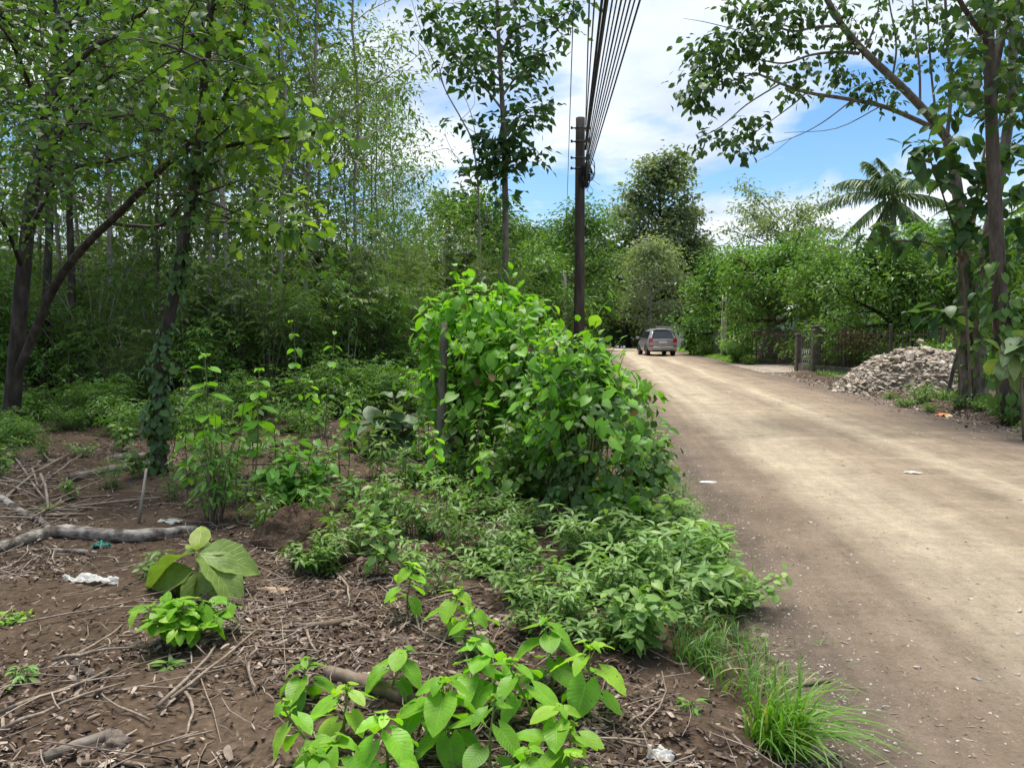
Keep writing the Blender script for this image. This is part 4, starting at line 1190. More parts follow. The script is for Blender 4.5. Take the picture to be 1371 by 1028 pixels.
# slim stems at the back of the clearing
for i, (u, vb, vt, lab, ls) in enumerate([(283, 702, 478, 'tallest slim sapling behind the fallen log, with two broad leaves at its top', .17), (345, 690, 497, 'slim sapling with a bright leaf cluster right of the tallest one', .15),
                                         (318, 700, 530, 'thin sapling between the two taller ones behind the log', .10), (402, 600, 432, 'lime sapling growing at the foot of the wood behind the earth clod', .13),
                                         (440, 605, 425, 'thin lime sapling next to the one behind the earth clod', .12), (455, 640, 585, 'very short seedling with pale leaves left of the large-leaved teak shoot', .13)]):
    loc = gp(u, vb); h = P(u, vt, loc[1])[2] - loc[2]
    sapling('slim_sapling', lab, 'sapling', loc, 440 + i, h, 7, ls, tmpl='heart', lm=LIMED, start=.45 if i < 3 else .3, tip=.5, taper=.55, r0=.009, lean=(rw.normal(0, .08), 0))


# ------------------------------------------------------------------ bushes
def bush(name, label, cat, loc, seed, h, spread, nst, per, lsize, tmpl, lm, group=None, whorl=0, low=.2, droop=.2, sm=None, r0=.006, fan=.9, rshift=0, squash=(1, 1)):
    r = np.random.default_rng(seed)
    root = empty(name, loc, label, cat, group)
    w, g = Geo(), Geo()
    for i in range(nst):
        az = r.uniform(0, 2 * PI); out = spread * math.sqrt(r.uniform(0, 1)) * fan
        hh = h * r.uniform(.55, 1.05) * (1 - .35 * (out / spread) ** 2)
        t = np.linspace(0, 1, 6)
        b0 = r.uniform(0, .3) * spread
        p = np.stack([np.cos(az) * (b0 + out * t ** 1.3) * squash[0], np.sin(az) * (b0 + out * t ** 1.3) * squash[1], hh * (t - .12 * t ** 3) - .02], 1)
        p[1:, :2] += np.cumsum(r.normal(0, .02, (5, 2)), 0) * h
        tube(w, p, np.linspace(r0, r0 * .4, 6), 4, cap=False)
        ph = r.uniform(0, 6.28)
        if whorl:
            for s in np.linspace(low, 1, max(2, per // whorl)):
                q = along(p, np.array([s]))[0]
                a0 = r.uniform(0, 6.28); k = whorl
                aa = a0 + np.arange(k) * 2 * PI / k + r.normal(0, .2, k)
                el = r.normal(.25, .3, k)
                d = np.stack([np.cos(aa) * np.cos(el), np.sin(aa) * np.cos(el), np.sin(el) - droop], 1)
                leaves(g, tmpl, np.repeat(q[None], k, 0) + d * lsize * .15, d, np.stack([-np.cos(aa) * .35, -np.sin(aa) * .35, np.ones(k)], 1) + r.normal(0, .2, (k, 3)), lsize * r.uniform(.65, 1.15, k) * (.75 + .25 * s), np.clip(r.normal(.35 + .3 * s + rshift, .16, k), 0, 1))
        else:
            s = low + (1 - low) * (np.arange(per) + r.uniform(0, 1, per)) / per
            q = along(p, s)
            aa = ph + np.arange(per) * 2.4
            el = r.normal(.2, .35, per)
            d = np.stack([np.cos(aa) * np.cos(el), np.sin(aa) * np.cos(el), np.sin(el) - droop], 1)
            q2 = q + d * lsize * .45
            for a, b in zip(q, q2): tube(w, [a, b], [r0 * .25, r0 * .2], 3, cap=False)
            leaves(g, tmpl, q2, d - UP * droop, np.stack([-np.cos(aa) * .2, -np.sin(aa) * .2, np.ones(per)], 1) + r.normal(0, .25, (per, 3)), lsize * r.uniform(.6, 1.2, per), np.clip(r.normal(.35 + .3 * s + rshift, .17, per), 0, 1))
    w.build('stems', sm or STEM, root)
    g.build('foliage', lm, root)
    return root


# low shrub strip along the road
SHG = 'low whorled shrubs along the road edge'
SHL = 'low green shrub with whorls of narrow leaves in the strip beside the road'
pl = [bush('verge_shrub', SHL, 'shrub', (0, -60, 0), 500 + k, hh, sp, ns, pr, ls, tm, lm, SHG, whorl=wh, low=lo, r0=.004, rshift=rs, fan=fn) for k, (hh, sp, ns, pr, ls, tm, lm, wh, lo, rs, fn) in enumerate([
    (.50, .36, 22, 24, .115, 'lance', SHRUB, 6, .25, 0, .95), (.58, .30, 18, 24, .10, 'lance', SHRUB, 6, .35, .12, .9), (.42, .38, 24, 18, .13, 'lance', SHRUB, 5, .2, -.1, 1.0),
    (.52, .32, 18, 20, .075, 'heart', MID, 0, .2, .05, .9), (.62, .22, 9, 24, .12, 'lance', SHRUB, 6, .4, .15, 1.0), (.40, .34, 30, 22, .06, 'round', MID, 0, .1, .1, 1.0)])]
sh = [(700, 800, .9), (755, 838, .8), (800, 860, .8), (850, 868, .8), (890, 858, .8), (925, 850, .85), (965, 812, .95), (905, 800, 1.1), (855, 800, 1.1), (800, 800, 1.0), (745, 780, 1.0), (690, 752, .9), (940, 775, 1.0),
      (895, 752, 1.1), (840, 752, 1.1), (785, 752, 1.0), (735, 735, .9), (660, 735, .8), (950, 745, .8), (910, 722, .9), (850, 720, 1.0), (700, 712, .8), (640, 712, .7), (880, 705, .9), (655, 690, .8), (610, 690, .7), (680, 675, .9),
      (905, 698, .7), (885, 672, .8), (870, 655, .8), (630, 668, .7), (600, 650, .9), (560, 652, .8), (520, 668, .7), (490, 655, .8), (455, 735, .7), (425, 760, .6), (480, 700, .6), (540, 690, .6), (570, 720, .5),
      (600, 625, 1.0), (570, 612, 1.1), (640, 615, 1.1), (620, 590, 1.2), (655, 600, 1.1), (420, 560, 1.2), (450, 575, 1.0), (660, 770, .6), (715, 850, .6), (985, 790, .6)]
sh = [t for i, t in enumerate(sh) if i % 6 != 4]
used = set()
for i, (u, v, s) in enumerate(sh):
    k = i % 6; p = gp(u, v); s *= rw.uniform(.62, 1.12) * .92
    if k not in used:
        used.add(k); o = pl[k]; o.location = tuple(p); o.rotation_euler = (0, 0, rw.uniform(0, 6.28)); o.scale = (s, s, s)
    else:
        dup(pl[k], p, rw.uniform(0, 6.28), s, tilt=(rw.normal(0, .06), rw.normal(0, .06)))


# creeper-draped mounds
DEADL = leaf_mat('dead_leaf', (0.10, 0.065, 0.03), (0.20, 0.14, 0.06), (0.30, 0.25, 0.10), trans=.2, rough=.8)


def mound(name, label, loc, seed, h, rx, ry, n, lsize, tmpl, lm, n2, lsize2, tmpl2, lm2, top=.55, stems=26, lump=.25):
    r = np.random.default_rng(seed)
    root = empty(name, loc, label, 'creeper')
    w = Geo()
    for i in range(stems):
        az = r.uniform(0, 6.28); f = math.sqrt(r.uniform(0, 1)) * .8
        t = np.linspace(0, 1, 6)
        p = np.stack([rx * f * np.cos(az) * t ** .8 * .9, ry * f * np.sin(az) * t ** .8 * .9, h * .92 * t * math.sqrt(max(.05, 1 - f * f))], 1) + np.concatenate([np.zeros((1, 3)), r.normal(0, .04, (5, 3))])
        tube(w, p, np.linspace(.012, .005, 6), 4, cap=False)
    w.build('stems', STEM, root)

    def shell(n, zlo, zhi, rr):
        az = r.uniform(0, 6.28, n); zf = zlo + (zhi - zlo) * r.uniform(0, 1, n) ** .85
        lumpy = 1 + lump * 2 * (vnoise(az * 2.2 + 7, zf * 5, seed) - .5) + lump * (vnoise(az * 5, zf * 11, seed + 3) - .5)
        prof = np.where(zf < .45, .80 + .2 * zf / .45, np.sqrt(np.clip(1 - ((zf - .45) / .58) ** 2, 0.02, 1)))
        k = lumpy * prof * r.uniform(.25, 1.10, n) ** .5
        p = np.stack([rx * k * np.cos(az), ry * k * np.sin(az), h * zf * (.85 + .15 * lumpy)], 1)
        o = np.stack([np.cos(az) * (1.1 - zf * .5), np.sin(az) * (1.1 - zf * .5), .35 + zf * .9], 1)
        return p, unit(o), zf
    p, o, zf = shell(n, .02, .97, .8)
    g = Geo()
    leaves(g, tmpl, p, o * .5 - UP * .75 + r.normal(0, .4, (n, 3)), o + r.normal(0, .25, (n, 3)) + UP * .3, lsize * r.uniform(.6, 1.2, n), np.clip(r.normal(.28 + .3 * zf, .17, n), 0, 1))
    g.build('foliage', lm, root)
    p, o, zf = shell(n2, top, 1.0, 1)
    g = Geo()
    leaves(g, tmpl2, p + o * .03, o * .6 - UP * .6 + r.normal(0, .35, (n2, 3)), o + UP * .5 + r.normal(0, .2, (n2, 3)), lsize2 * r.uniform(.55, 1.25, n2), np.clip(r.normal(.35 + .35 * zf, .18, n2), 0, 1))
    g.build('young_foliage', lm2, root)
    p, o, zf = shell(46, .1, .95, 1); g = Geo()
    leaves(g, 'heart', p, o * .4 - UP + r.normal(0, .5, (46, 3)), o + r.normal(0, .6, (46, 3)), lsize * r.uniform(.6, 1.1, 46), r.uniform(0, 1, 46)); g.build('dead_leaves', DEADL, root)
    p, o, zf = shell(26, .3, 1.0, 1); g = Geo()
    for a, d in zip(p, o):
        e = a + (d + UP * .5 + r.normal(0, .4, 3)) * r.uniform(.08, .22); tube(g, smooth_path([a * .6 + np.array([0, 0, .2]), a, (a + e) / 2 + r.normal(0, .03, 3), e], 3), np.linspace(.006, .002, 10), 4, cap=False)
        leaves(g, 'heart', [e, (a + e) / 2], d - UP * .4 + r.normal(0, .4, (2, 3)), UP + d * .5, [lsize2 * .6, lsize2 * .8], [.7, .5])
    g.build('sprigs', lm2, root)
    return root


MOUNDD = leaf_mat('creeper_leaf', (0.045, 0.105, 0.028), (0.095, 0.19, 0.045), (0.17, 0.28, 0.07), trans=0.34, rough=.5, spec=.3)
b1 = gp(650, 632); h1 = P(640, 368, b1[1])[2] - b1[2]
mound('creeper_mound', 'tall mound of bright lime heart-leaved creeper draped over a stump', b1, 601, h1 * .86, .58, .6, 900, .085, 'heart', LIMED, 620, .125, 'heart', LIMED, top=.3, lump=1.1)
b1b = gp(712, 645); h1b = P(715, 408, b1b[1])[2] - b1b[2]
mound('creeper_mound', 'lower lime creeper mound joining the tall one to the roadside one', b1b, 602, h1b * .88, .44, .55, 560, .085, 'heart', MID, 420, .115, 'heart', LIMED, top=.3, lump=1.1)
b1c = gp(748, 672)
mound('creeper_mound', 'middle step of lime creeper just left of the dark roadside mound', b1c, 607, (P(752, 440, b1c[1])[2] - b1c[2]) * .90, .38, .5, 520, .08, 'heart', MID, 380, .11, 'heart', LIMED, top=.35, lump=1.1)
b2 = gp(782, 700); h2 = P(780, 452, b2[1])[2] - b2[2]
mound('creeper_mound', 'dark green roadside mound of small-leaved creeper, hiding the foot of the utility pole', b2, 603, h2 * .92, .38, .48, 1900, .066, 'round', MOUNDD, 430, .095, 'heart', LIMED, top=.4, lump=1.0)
for k, (u, vb, vt, n_, L, lab) in enumerate([(600, 634, 372, 13, .15, 'lime creeper shoot at the top left of the tall creeper mound'), (648, 634, 362, 13, .16, 'highest lime creeper shoot in the middle of the tall mound'), (690, 640, 390, 12, .16, 'lime creeper shoot on the right shoulder of the tall mound'),
                                              (575, 636, 425, 11, .13, 'lime creeper shoot climbing the grey dead stem'), (715, 645, 430, 10, .15, 'lime shoot rising from the lower creeper mound'), (735, 690, 462, 10, .12, 'green shoot on the left shoulder of the dark creeper mound')]):
    q = gp(u, vb); sapling('creeper_shoot', lab, 'shoot', q, 660 + k, P(u, vt + 24, q[1])[2] - q[2] - .06, n_, L, tmpl='heart', lm=LIMED, start=.38, tip=.75, taper=.9, pet=.8, whorl=3, lean=(rw.normal(0, .1), -.12), droop=.45)
bush('roadside_bush', 'bright lime bush at the foot of the dark creeper mound beside the road', 'bush', gp(838, 712), 604, .55, .26, 16, 14, .10, 'heart', LIME, low=.3, rshift=.05)
bush('roadside_bush', 'sprawling green bush with twiggy shoots at the road side of the dark creeper mound', 'bush', gp(858, 672), 605, .75, .36, 20, 16, .085, 'heart', MID, low=.15)
bush('roadside_bush', 'bush of mixed green leaves between the tall creeper mound and the dark one', 'bush', gp(700, 668), 606, .85, .45, 26, 18, .08, 'heart', MID, low=.1)
# long leafy shoots leaning over the road
for i, (u, v, Y, L, lab) in enumerate([(850, 492, 6.4, .14, 'leafy shoot arching from the dark creeper mound over the road, the upper one'), (872, 560, 6.2, .12, 'leafy shoot leaning out over the road, the lower one with a twisted stem'), (790, 482, 6.6, .12, 'broad bright shoot on top of the dark creeper mound')]):
    q, h = near(u - 45, v, Y)
    sapling('leafy_shoot', lab, 'shoot', q, 620 + i, h * .98, 8, L, tmpl='heart', lm=LIME, start=.55, lean=(.20 if i < 2 else .05, 0), tip=.7)


# grey post and dark stump under the creeper
def stump(name, label, base, top_px, r0, mat, seed, lean=(0, 0), h=None):
    r = np.random.default_rng(seed)
    h = h or P(top_px[0], top_px[1], base[1])[2] - base[2]
    t = np.linspace(0, 1, 9)
    p = np.stack([lean[0] * t + np.cumsum(r.normal(0, .006, 9)), lean[1] * t, h * t - .05], 1)
    g = Geo(); tube(g, p, r0 * (1 - .3 * t + .5 * np.exp(-t * 7)), 12, rough=.07, rng=r)
    o = g.build(name, mat); o.location = tuple(base)
    return tag(o, label, 'stump')


stump('dead_stem', 'slim grey dead stem standing at the left side of the tall creeper mound', gp(588, 640), (584, 425), .055, BARK, 631, lean=(.02, 0))
stump('dark_stump', 'thick blackened stump under the left side of the tall creeper', gp(615, 628), (612, 470), .12, BARKD, 632)

# teak shoots with very large leaves
def teak_shoot(name, label, loc, seed, h, npairs, lsize, lm, spread=1.0, stems=3, tmpl='oval_hi', rshift=0.0, group=None, el=(10, 55), hang=0.5):
    r = np.random.default_rng(seed)
    root = empty(name, loc, label, 'plant', group)
    w, g = Geo(), Geo()
    for s in range(stems):
        az0 = r.uniform(0, 6.28); lean = frame(az0, 0) * h * .25 * spread * r.uniform(.2, 1) * (s > 0)
        t = np.linspace(0, 1, 6); hh = h * (1 if s == 0 else r.uniform(.5, .95))
        st = np.stack([lean[0] * t, lean[1] * t, hh * t - .03], 1)
        tube(w, st, np.linspace(.016, .008, 6) * (lsize / .35), 6, cap=False)
        a = r.uniform(0, 6.28)
        for k in range(npairs):
            f = (k + .6) / npairs
            q = along(st, np.array([.25 + .75 * f]))[0]; a += PI / 2 + r.normal(0, .3)
            for j in (0, 1):
                b = a + PI * j + r.normal(0, .25)
                e = math.radians(el[0] + (el[1] - el[0]) * f + r.normal(0, 10))
                sz = lsize * r.uniform(.75, 1.1) * (1 - .35 * f ** 3)
                d = frame(b, e - hang * (1 - f) * .6)
                leaves(g, tmpl, [q + d * .03], d, frame(b, e - hang * (1 - f) * .6 + PI / 2) + r.normal(0, .15, 3), [sz], [np.clip(r.normal(.42 + rshift, .2), 0, 1)])
    w.build('stem', STEM, root)
    g.build('leaves', lm, root)
    return root


p = gp(528, 608)
teak_shoot('teak_shoot', 'bushy teak shoot with big dull green oval leaves near the middle of the clearing', p, 640, P(520, 520, p[1])[2] - p[2] - .05, 4, .42, TEAK, stems=6, spread=1.8, rshift=.0, el=(-10, 35), hang=.2)
p = gp(262, 800)
TEAKY = leaf_mat('yellow_teak_leaf', (0.11, 0.19, 0.045), (0.19, 0.28, 0.06), (0.30, 0.36, 0.07), trans=0.35, veins=True)
root = empty('teak_shoot', p, 'teak seedling with a few very large drooping yellow-green leaves by the sprouting stump', 'plant')
w = Geo(); g = Geo(); tube(w, [np.array([0, 0, -.03]), np.array([.01, 0, .12]), np.array([.015, 0, .27])], [.013, .011, .008], 7)
hd = np.array([.015, 0, .265]); r = np.random.default_rng(641)
for (a_, e_, L_, rn) in [(-158, -.42, .46, .40), (-22, -.30, .42, .6), (-55, -.62, .36, .78), (172, -.2, .36, .35), (12, -.12, .34, .5), (-112, -.95, .30, .3), (-75, -1.0, .30, .25), (-140, -1.05, .30, .2), (60, -.2, .34, .55), (100, .7, .2, .9), (-80, .9, .13, .8)]:
    a_ = math.radians(a_); d = frame(a_, e_)
    leaves(g, 'oval_hi', [hd - UP * (.10 if e_ < -.3 else 0) + d * .02], d, frame(a_, e_ + PI / 2) + r.normal(0, .12, 3) + np.array([0, -.25, 0]), [L_], [rn])
w.build('stem', STEM, root); g.build('leaves', TEAKY, root)
# coppiced stump
sb = gp(236, 864)
stump('cut_stump', 'short cut brown stump sprouting fresh heart-shaped leaves', sb, None, .036, BARKB, 642, h=.13)
sb2 = gp(262, 868)
stump('cut_stump', 'broken stub of brown wood right beside the sprouting cut stump', sb2, None, .03, BARKB, 645, h=.09, lean=(.05, .02))
bush('stump_sprouts', 'ring of bright young heart leaves sprouting around the cut stump', 'sprouts', sb + np.array([0.02, .03, .05]), 643, .25, .19, 14, 8, .085, 'heart_hi', LIME, low=.45, fan=1.0)
bush('seedling_rosette', 'small star-shaped seedling with narrow leaves just in front of the cut stump', 'seedling', gp(232, 893), 644, .06, .03, 3, 8, .075, 'lance_hi', SHRUB, whorl=5, low=.4, r0=.003)
bush('small_plant', 'small plant with narrow leaves in front of the fallen log', 'plant', gp(200, 770), 646, .20, .09, 6, 10, .08, 'lance', SHRUB, whorl=5, low=.3)
CWG, CWL = 'young weeds scattered over the clearing', 'small leafy weed among many sprouting from the littered clearing'
cw = [bush('clearing_weed', CWL, 'weed', (0, -60, 0), 680 + k, hh, sp, ns, pr, ls, tm, lm, CWG, whorl=wh, low=.25, r0=.0035, rshift=.05) for k, (hh, sp, ns, pr, ls, tm, lm, wh) in enumerate([
    (.42, .16, 7, 18, .09, 'lance', SHRUB, 6), (.55, .14, 6, 12, .075, 'heart', MID, 0), (.30, .20, 10, 15, .08, 'lance', MID, 5), (.62, .18, 8, 14, .085, 'lance', BRIGHT, 0)])]
used = set()
for i, (u, v, s) in enumerate([(150, 655, .8), (95, 668, .6), (330, 668, 1.0), (352, 722, .8), (470, 745, .9), (520, 705, 1.0), (560, 765, .9), (620, 745, 1.0), (430, 645, 1.1), (250, 650, .8), (365, 650, 1.0), (500, 640, 1.0), (540, 640, 1.0), (460, 680, .9), (590, 790, .8),
                               (420, 715, .9), (445, 770, .7), (500, 770, .8), (640, 770, .9), (230, 672, .7), (310, 640, .9), (180, 640, .7), (600, 700, 1.0), (550, 720, 1.0), (575, 680, 1.0), (510, 735, .8), (60, 690, .5), (405, 600, 1.1), (375, 620, 1.0), (470, 605, 1.1), (340, 610, 1.0), (280, 625, .9), (620, 655, 1.0),
                               (160, 605, .9), (110, 610, .9), (60, 615, .9), (20, 620, 1.0), (0, 640, .8), (260, 600, 1.0), (430, 585, 1.1), (300, 590, 1.1)]):
    k = i % 4; p = gp(u, v); s *= rw.uniform(.85, 1.15)
    if k not in used:
        used.add(k); o = cw[k]; o.location = tuple(p); o.scale = (s, s, s)
    else: dup(cw[k], p, rw.uniform(0, 6.28), s, tilt=(rw.normal(0, .08), rw.normal(0, .08)))
USG, USL = 'upright young saplings in the clearing', 'upright young sapling with a leafy top, one of several rising from the clearing'
us = [sapling('young_sapling', USL, 'sapling', (0, -60, 0), 760 + k, hh, 8, ls, tmpl=tm, lm=lm, sm=BARKB, group=USG, start=st, tip=.55, taper=.7, whorl=wh, r0=.006, lean=(.05, -.04)) for k, (hh, ls, tm, lm, st, wh) in enumerate([(.85, .11, 'heart', LIMED, .35, 2), (1.0, .10, 'lance', MID, .3, 4), (.75, .10, 'heart', MID, .3, 3)])]
used = set()
for i, (u, v, s) in enumerate([(250, 690, 1.0), (370, 680, 1.0), (425, 670, .9), (465, 640, 1.1), (505, 690, .8), (545, 680, .9), (590, 700, 1.0), (625, 690, .9), (340, 640, 1.2), (430, 600, 1.3), (300, 655, 1.1), (600, 655, 1.0), (560, 640, .9), (150, 620, .9), (475, 600, 1.1), (640, 700, .9), (230, 625, 1.0)]):
    k = i % 3; p = gp(u, v); s *= rw.uniform(.8, 1.15)
    if k not in used:
        used.add(k); o = us[k]; o.location = tuple(p); o.scale = (s, s, s)
    else: dup(us[k], p, rw.uniform(0, 6.28), s, tilt=(rw.normal(0, .08), rw.normal(0, .08)))
# leafy multi-stem saplings on the clearing
bush('multi_stem_sapling', 'tall multi-stemmed sapling with narrow pale leaves behind the fallen log', 'sapling', gp(285, 700), 650, 1.02, .24, 20, 16, .10, 'lance', MIDL := leaf_mat('light_green_leaf', (0.10, 0.24, 0.04), (0.16, 0.36, 0.06), (0.24, 0.46, 0.08), trans=0.4), low=.25, fan=1.0, sm=BARKB)
bush('multi_stem_sapling', 'multi-stemmed sapling growing out of the brown earth clod', 'sapling', gp(398, 692), 651, .82, .26, 20, 18, .10, 'heart', MIDL, low=.15, fan=1.0, sm=BARKB)
bush('multi_stem_sapling', 'thin sapling with sparse leaves between the earth clod and the teak shoot', 'sapling', gp(487, 690), 652, .5, .2, 9, 12, .09, 'lance', MIDL, low=.3)
bush('multi_stem_sapling', 'reddish-stemmed young plant right of the teak shoot', 'sapling', gp(583, 725), 653, .62, .2, 7, 10, .09, 'lance', SHRUB, low=.45, sm=BARKB)
bush('weed_tuft', 'small yellowish weed at the left edge of the clearing', 'weed', gp(10, 835), 654, .10, .12, 12, 10, .035, 'round', LIMED, low=.2, rshift=.3)
bush('weed_tuft', 'tiny sprig of weed on the bare soil near the left corner', 'weed', gp(25, 915), 655, .12, .05, 5, 8, .05, 'lance', MIDL, low=.2)
bush('weed_tuft', 'little green sprout on the bare soil right of the foreground seedlings', 'weed', gp(920, 950), 656, .08, .03, 3, 8, .05, 'lance', MIDL, low=.3)


# ------------------------------------------------------------------ grass
def grass(name, label, loc, seed, n, L, spread, mat, lean=(0, 0), wid=.008, group=None, kind=None, pts=None):
    r = np.random.default_rng(seed)
    g = Geo()
    b = np.zeros((n, 3)) if pts is None else pts
    if pts is None:
        rr = spread * np.sqrt(r.uniform(0, 1, n)); a = r.uniform(0, 6.28, n); b = np.stack([rr * np.cos(a), rr * np.sin(a), np.full(n, -.01)], 1)
    az = r.uniform(0, 6.28, n); k = 7
    t = np.linspace(0, 1, k)[None, :, None]
    LL = (L * r.uniform(.4, 1.1, n))[:, None, None]
    dr = np.stack([np.cos(az) + lean[0], np.sin(az) + lean[1], np.zeros(n)], 1)[:, None]
    bend = r.uniform(.3, 1.0, n)[:, None, None]
    c = b[:, None] + LL * (UP * (t - .78 * bend * t ** 2.2) + dr * bend * .75 * t ** 1.6)
    s = np.stack([-dr[..., 1], dr[..., 0], np.zeros((n, 1))], -1); s = unit(s + 1e-6)
    wd = (wid * r.uniform(.6, 1.3, n))[:, None, None] * (1 - t ** 1.6 * .93)
    V = np.stack([c - s * wd, c + s * wd + UP * wd * .5], 2).reshape(-1, 3)
    i = np.arange(k - 1)
    Q = np.stack([2 * i, 2 * i + 1, 2 * i + 3, 2 * i + 2], 1)
    F = Q[None] + (np.arange(n) * 2 * k)[:, None, None]
    g.add(V, F.reshape(-1, 4), None, np.repeat(np.clip(r.normal(.45, .27, n), 0, 1), 2 * k))
    o = g.build(name, mat)
    if loc is not None: o.location = tuple(loc)
    return tag(o, label, None if kind else 'grass', group, kind)


grass('grass_tuft', 'large bright lime grass tuft at the bottom of the road edge', gp(1040, 1000), 700, 330, .44, .12, GRASS, lean=(.55, -.25), wid=.0058)
grass('grass_tuft', 'thin green grass tuft just behind the bright lime one', gp(985, 925), 701, 90, .30, .16, GRASSD, lean=(.2, -.2), wid=.0038)
grass('grass_tuft', 'grass tuft with one long arching blade below the shrub strip', gp(935, 885), 702, 120, .32, .13, GRASSD, lean=(.1, -.2), wid=.0045)
r = np.random.default_rng(703)
n = 6400
y = 3.4 + 15 * r.uniform(0, 1, n) ** 1.2; x = .74 + r.normal(0, .20, n)
k = vnoise(x * 3.1, y * 2.6, 5) > .52 - .012 * y
x, y = x[k], y[k]
grass('grass', None, None, 704, len(x), .20, 0, GRASSD, wid=.0035, kind='stuff', pts=np.stack([x, y, zg(x, y)], 1))
# right verge weeds
n = 9000
y = r.uniform(8, 60, n); x = ROAD_R + .95 + np.abs(r.normal(0, .55, n))
k = ((vnoise(x * 1.5, y * .8, 9) > .40) & ~((y > 28.5) & (y < 38.8))) | (y > 39.5)
x, y = x[k], y[k]
grass('grass', None, None, 705, len(x), .26, 0, GRASSD, wid=.009, kind='stuff', pts=np.stack([x, y, zg(x, y)], 1))
n = 9000
x = r.uniform(6.9, 9.0, n); y = r.uniform(38.9, 75, n); k = x < 9.5
grass('grass', None, None, 706, int(k.sum()), .22, 0, GRASS, wid=.015, kind='stuff', pts=np.stack([x[k], y[k], zg(x[k], y[k])], 1))
VG, VL = 'weeds on the right verge', 'weedy green plant on the verge in front of the rubble and the big trees'
vw = [bush('verge_weed', VL, 'weed', (0, -60, 0), 710 + k, .55, .4, 24, 14, .09, 'crown', BRIGHT, VG, low=.1) for k in range(2)]
used = set()
for i, (u, v, s) in enumerate([(1210, 545, .8), (1235, 540, 1.3), (1262, 535, 1.0), (1285, 548, .9), (1310, 556, .9), (1335, 562, 1.0), (1355, 570, 1.0), (1190, 535, .6), (1365, 560, 1.2), (1320, 545, .9), (1245, 552, .7), (1290, 535, .8), (1385, 585, 1.0)]):
    p = gp(u, v); k = i % 2; s *= .8
    if k not in used:
        used.add(k); o = vw[k]; o.location = tuple(p); o.scale = (s, s, s)
    else: dup(vw[k], p, rw.uniform(0, 6.28), s)

# ------------------------------------------------------------------ logs, branches, sticks and rubbish
def log(name, label, pxs, rads, mat, seed, lift=.0, cat='log', sides=9, group=None):
    r = np.random.default_rng(seed)
    pts = np.array([gp(u, v) for (u, v) in pxs]); base = pts[0].copy()
    rads = np.asarray(rads, float)
    pts[:, 2] = surf(pts[:, 0], pts[:, 1])
    pth = smooth_path(pts, 5)
    rr = np.interp(np.linspace(0, 1, len(pth)), np.linspace(0, 1, len(rads)), rads)
    pth[:, 2] += rr * .7 + lift * np.linspace(0, 1, len(pth))
    g = Geo(); tube(g, pth - base, rr, sides, r.uniform(.3, .8), rough=.06, rng=r)
    o = g.build(name, mat); o.location = tuple(base)
    return tag(o, label, cat, group)


log('fallen_log', 'pale fallen log lying across the left side of the clearing', [(-40, 752), (10, 735), (75, 716), (140, 722), (200, 722), (262, 712)], [.038, .042, .048, .052, .048, .035], LOGM, 801)
log('fallen_branch', 'pale crooked branch sloping up from the left edge onto the fallen log', [(-30, 640), (20, 680), (55, 700), (70, 716)], [.03, .032, .03, .02], LOGM, 802, cat='branch')
log('fallen_branch', 'thin pale branch lying in front of the fallen log by the teal bag', [(40, 738), (100, 740), (130, 742)], [.015, .018, .014], LOGM, 803, cat='branch')
log('fallen_log', 'dark mossy log lying left of the vine-clad trunk', [(95, 642), (150, 633), (205, 625)], [.045, .05, .04], BARK, 804)
log('fallen_log', 'second dark log just behind the mossy one by the vine-clad trunk', [(150, 618), (180, 616), (206, 613)], [.05, .05, .045], BARK, 805)
log('fallen_log', 'slim log lying behind the multi-stemmed saplings', [(305, 610), (345, 604), (385, 594)], [.04, .045, .04], BARK, 806)
log('fallen_branch', 'long thin branch lying flat behind the earth clod', [(300, 622), (400, 622), (480, 624)], [.012, .012, .008], BARKB, 807, cat='branch')
log('cut_branch', 'thick short brown branch lying under the foreground seedlings', [(440, 905), (500, 925), (560, 950)], [.03, .035, .03], BARKB, 808, cat='branch')
log('cut_branch', 'short pale cut branch lying beside the grass tuft at the road edge', [(1062, 920), (1090, 916), (1110, 912)], [.010, .013, .012], BARKB, 809, cat='branch')
log('cut_branch', 'thick grey branch end in the bottom left corner', [(60, 1020), (110, 1003), (150, 988)], [.02, .024, .03], BARK, 810, cat='branch')
log('cut_branch', 'dark stub of a branch left of the cut stump', [(98, 890), (120, 905), (132, 912)], [.014, .016, .012], BARKD, 811, cat='branch')
log('cut_branch', 'dark branch lying right of the cut stump near the seedlings', [(378, 842), (440, 838), (478, 828)], [.014, .018, .014], BARKB, 812, cat='branch')
log('cut_branch', 'orange-brown stick along the bottom edge left of the seedlings', [(110, 1024), (150, 1022), (205, 1028)], [.009, .010, .009], BARKB, 813, cat='branch')

up = Geo()
b = gp(184, 702); q = P(196, 627, b[1] + .1) - b
tube(up, [np.array([0, 0, -.03]), q * .5 + np.array([.005, 0, 0]), q], [.014, .012, .009], 7)
o = up.build('upright_stick', BARKP); o.location = tuple(b); tag(o, 'pale bare stick standing upright behind the fallen log', 'stick')

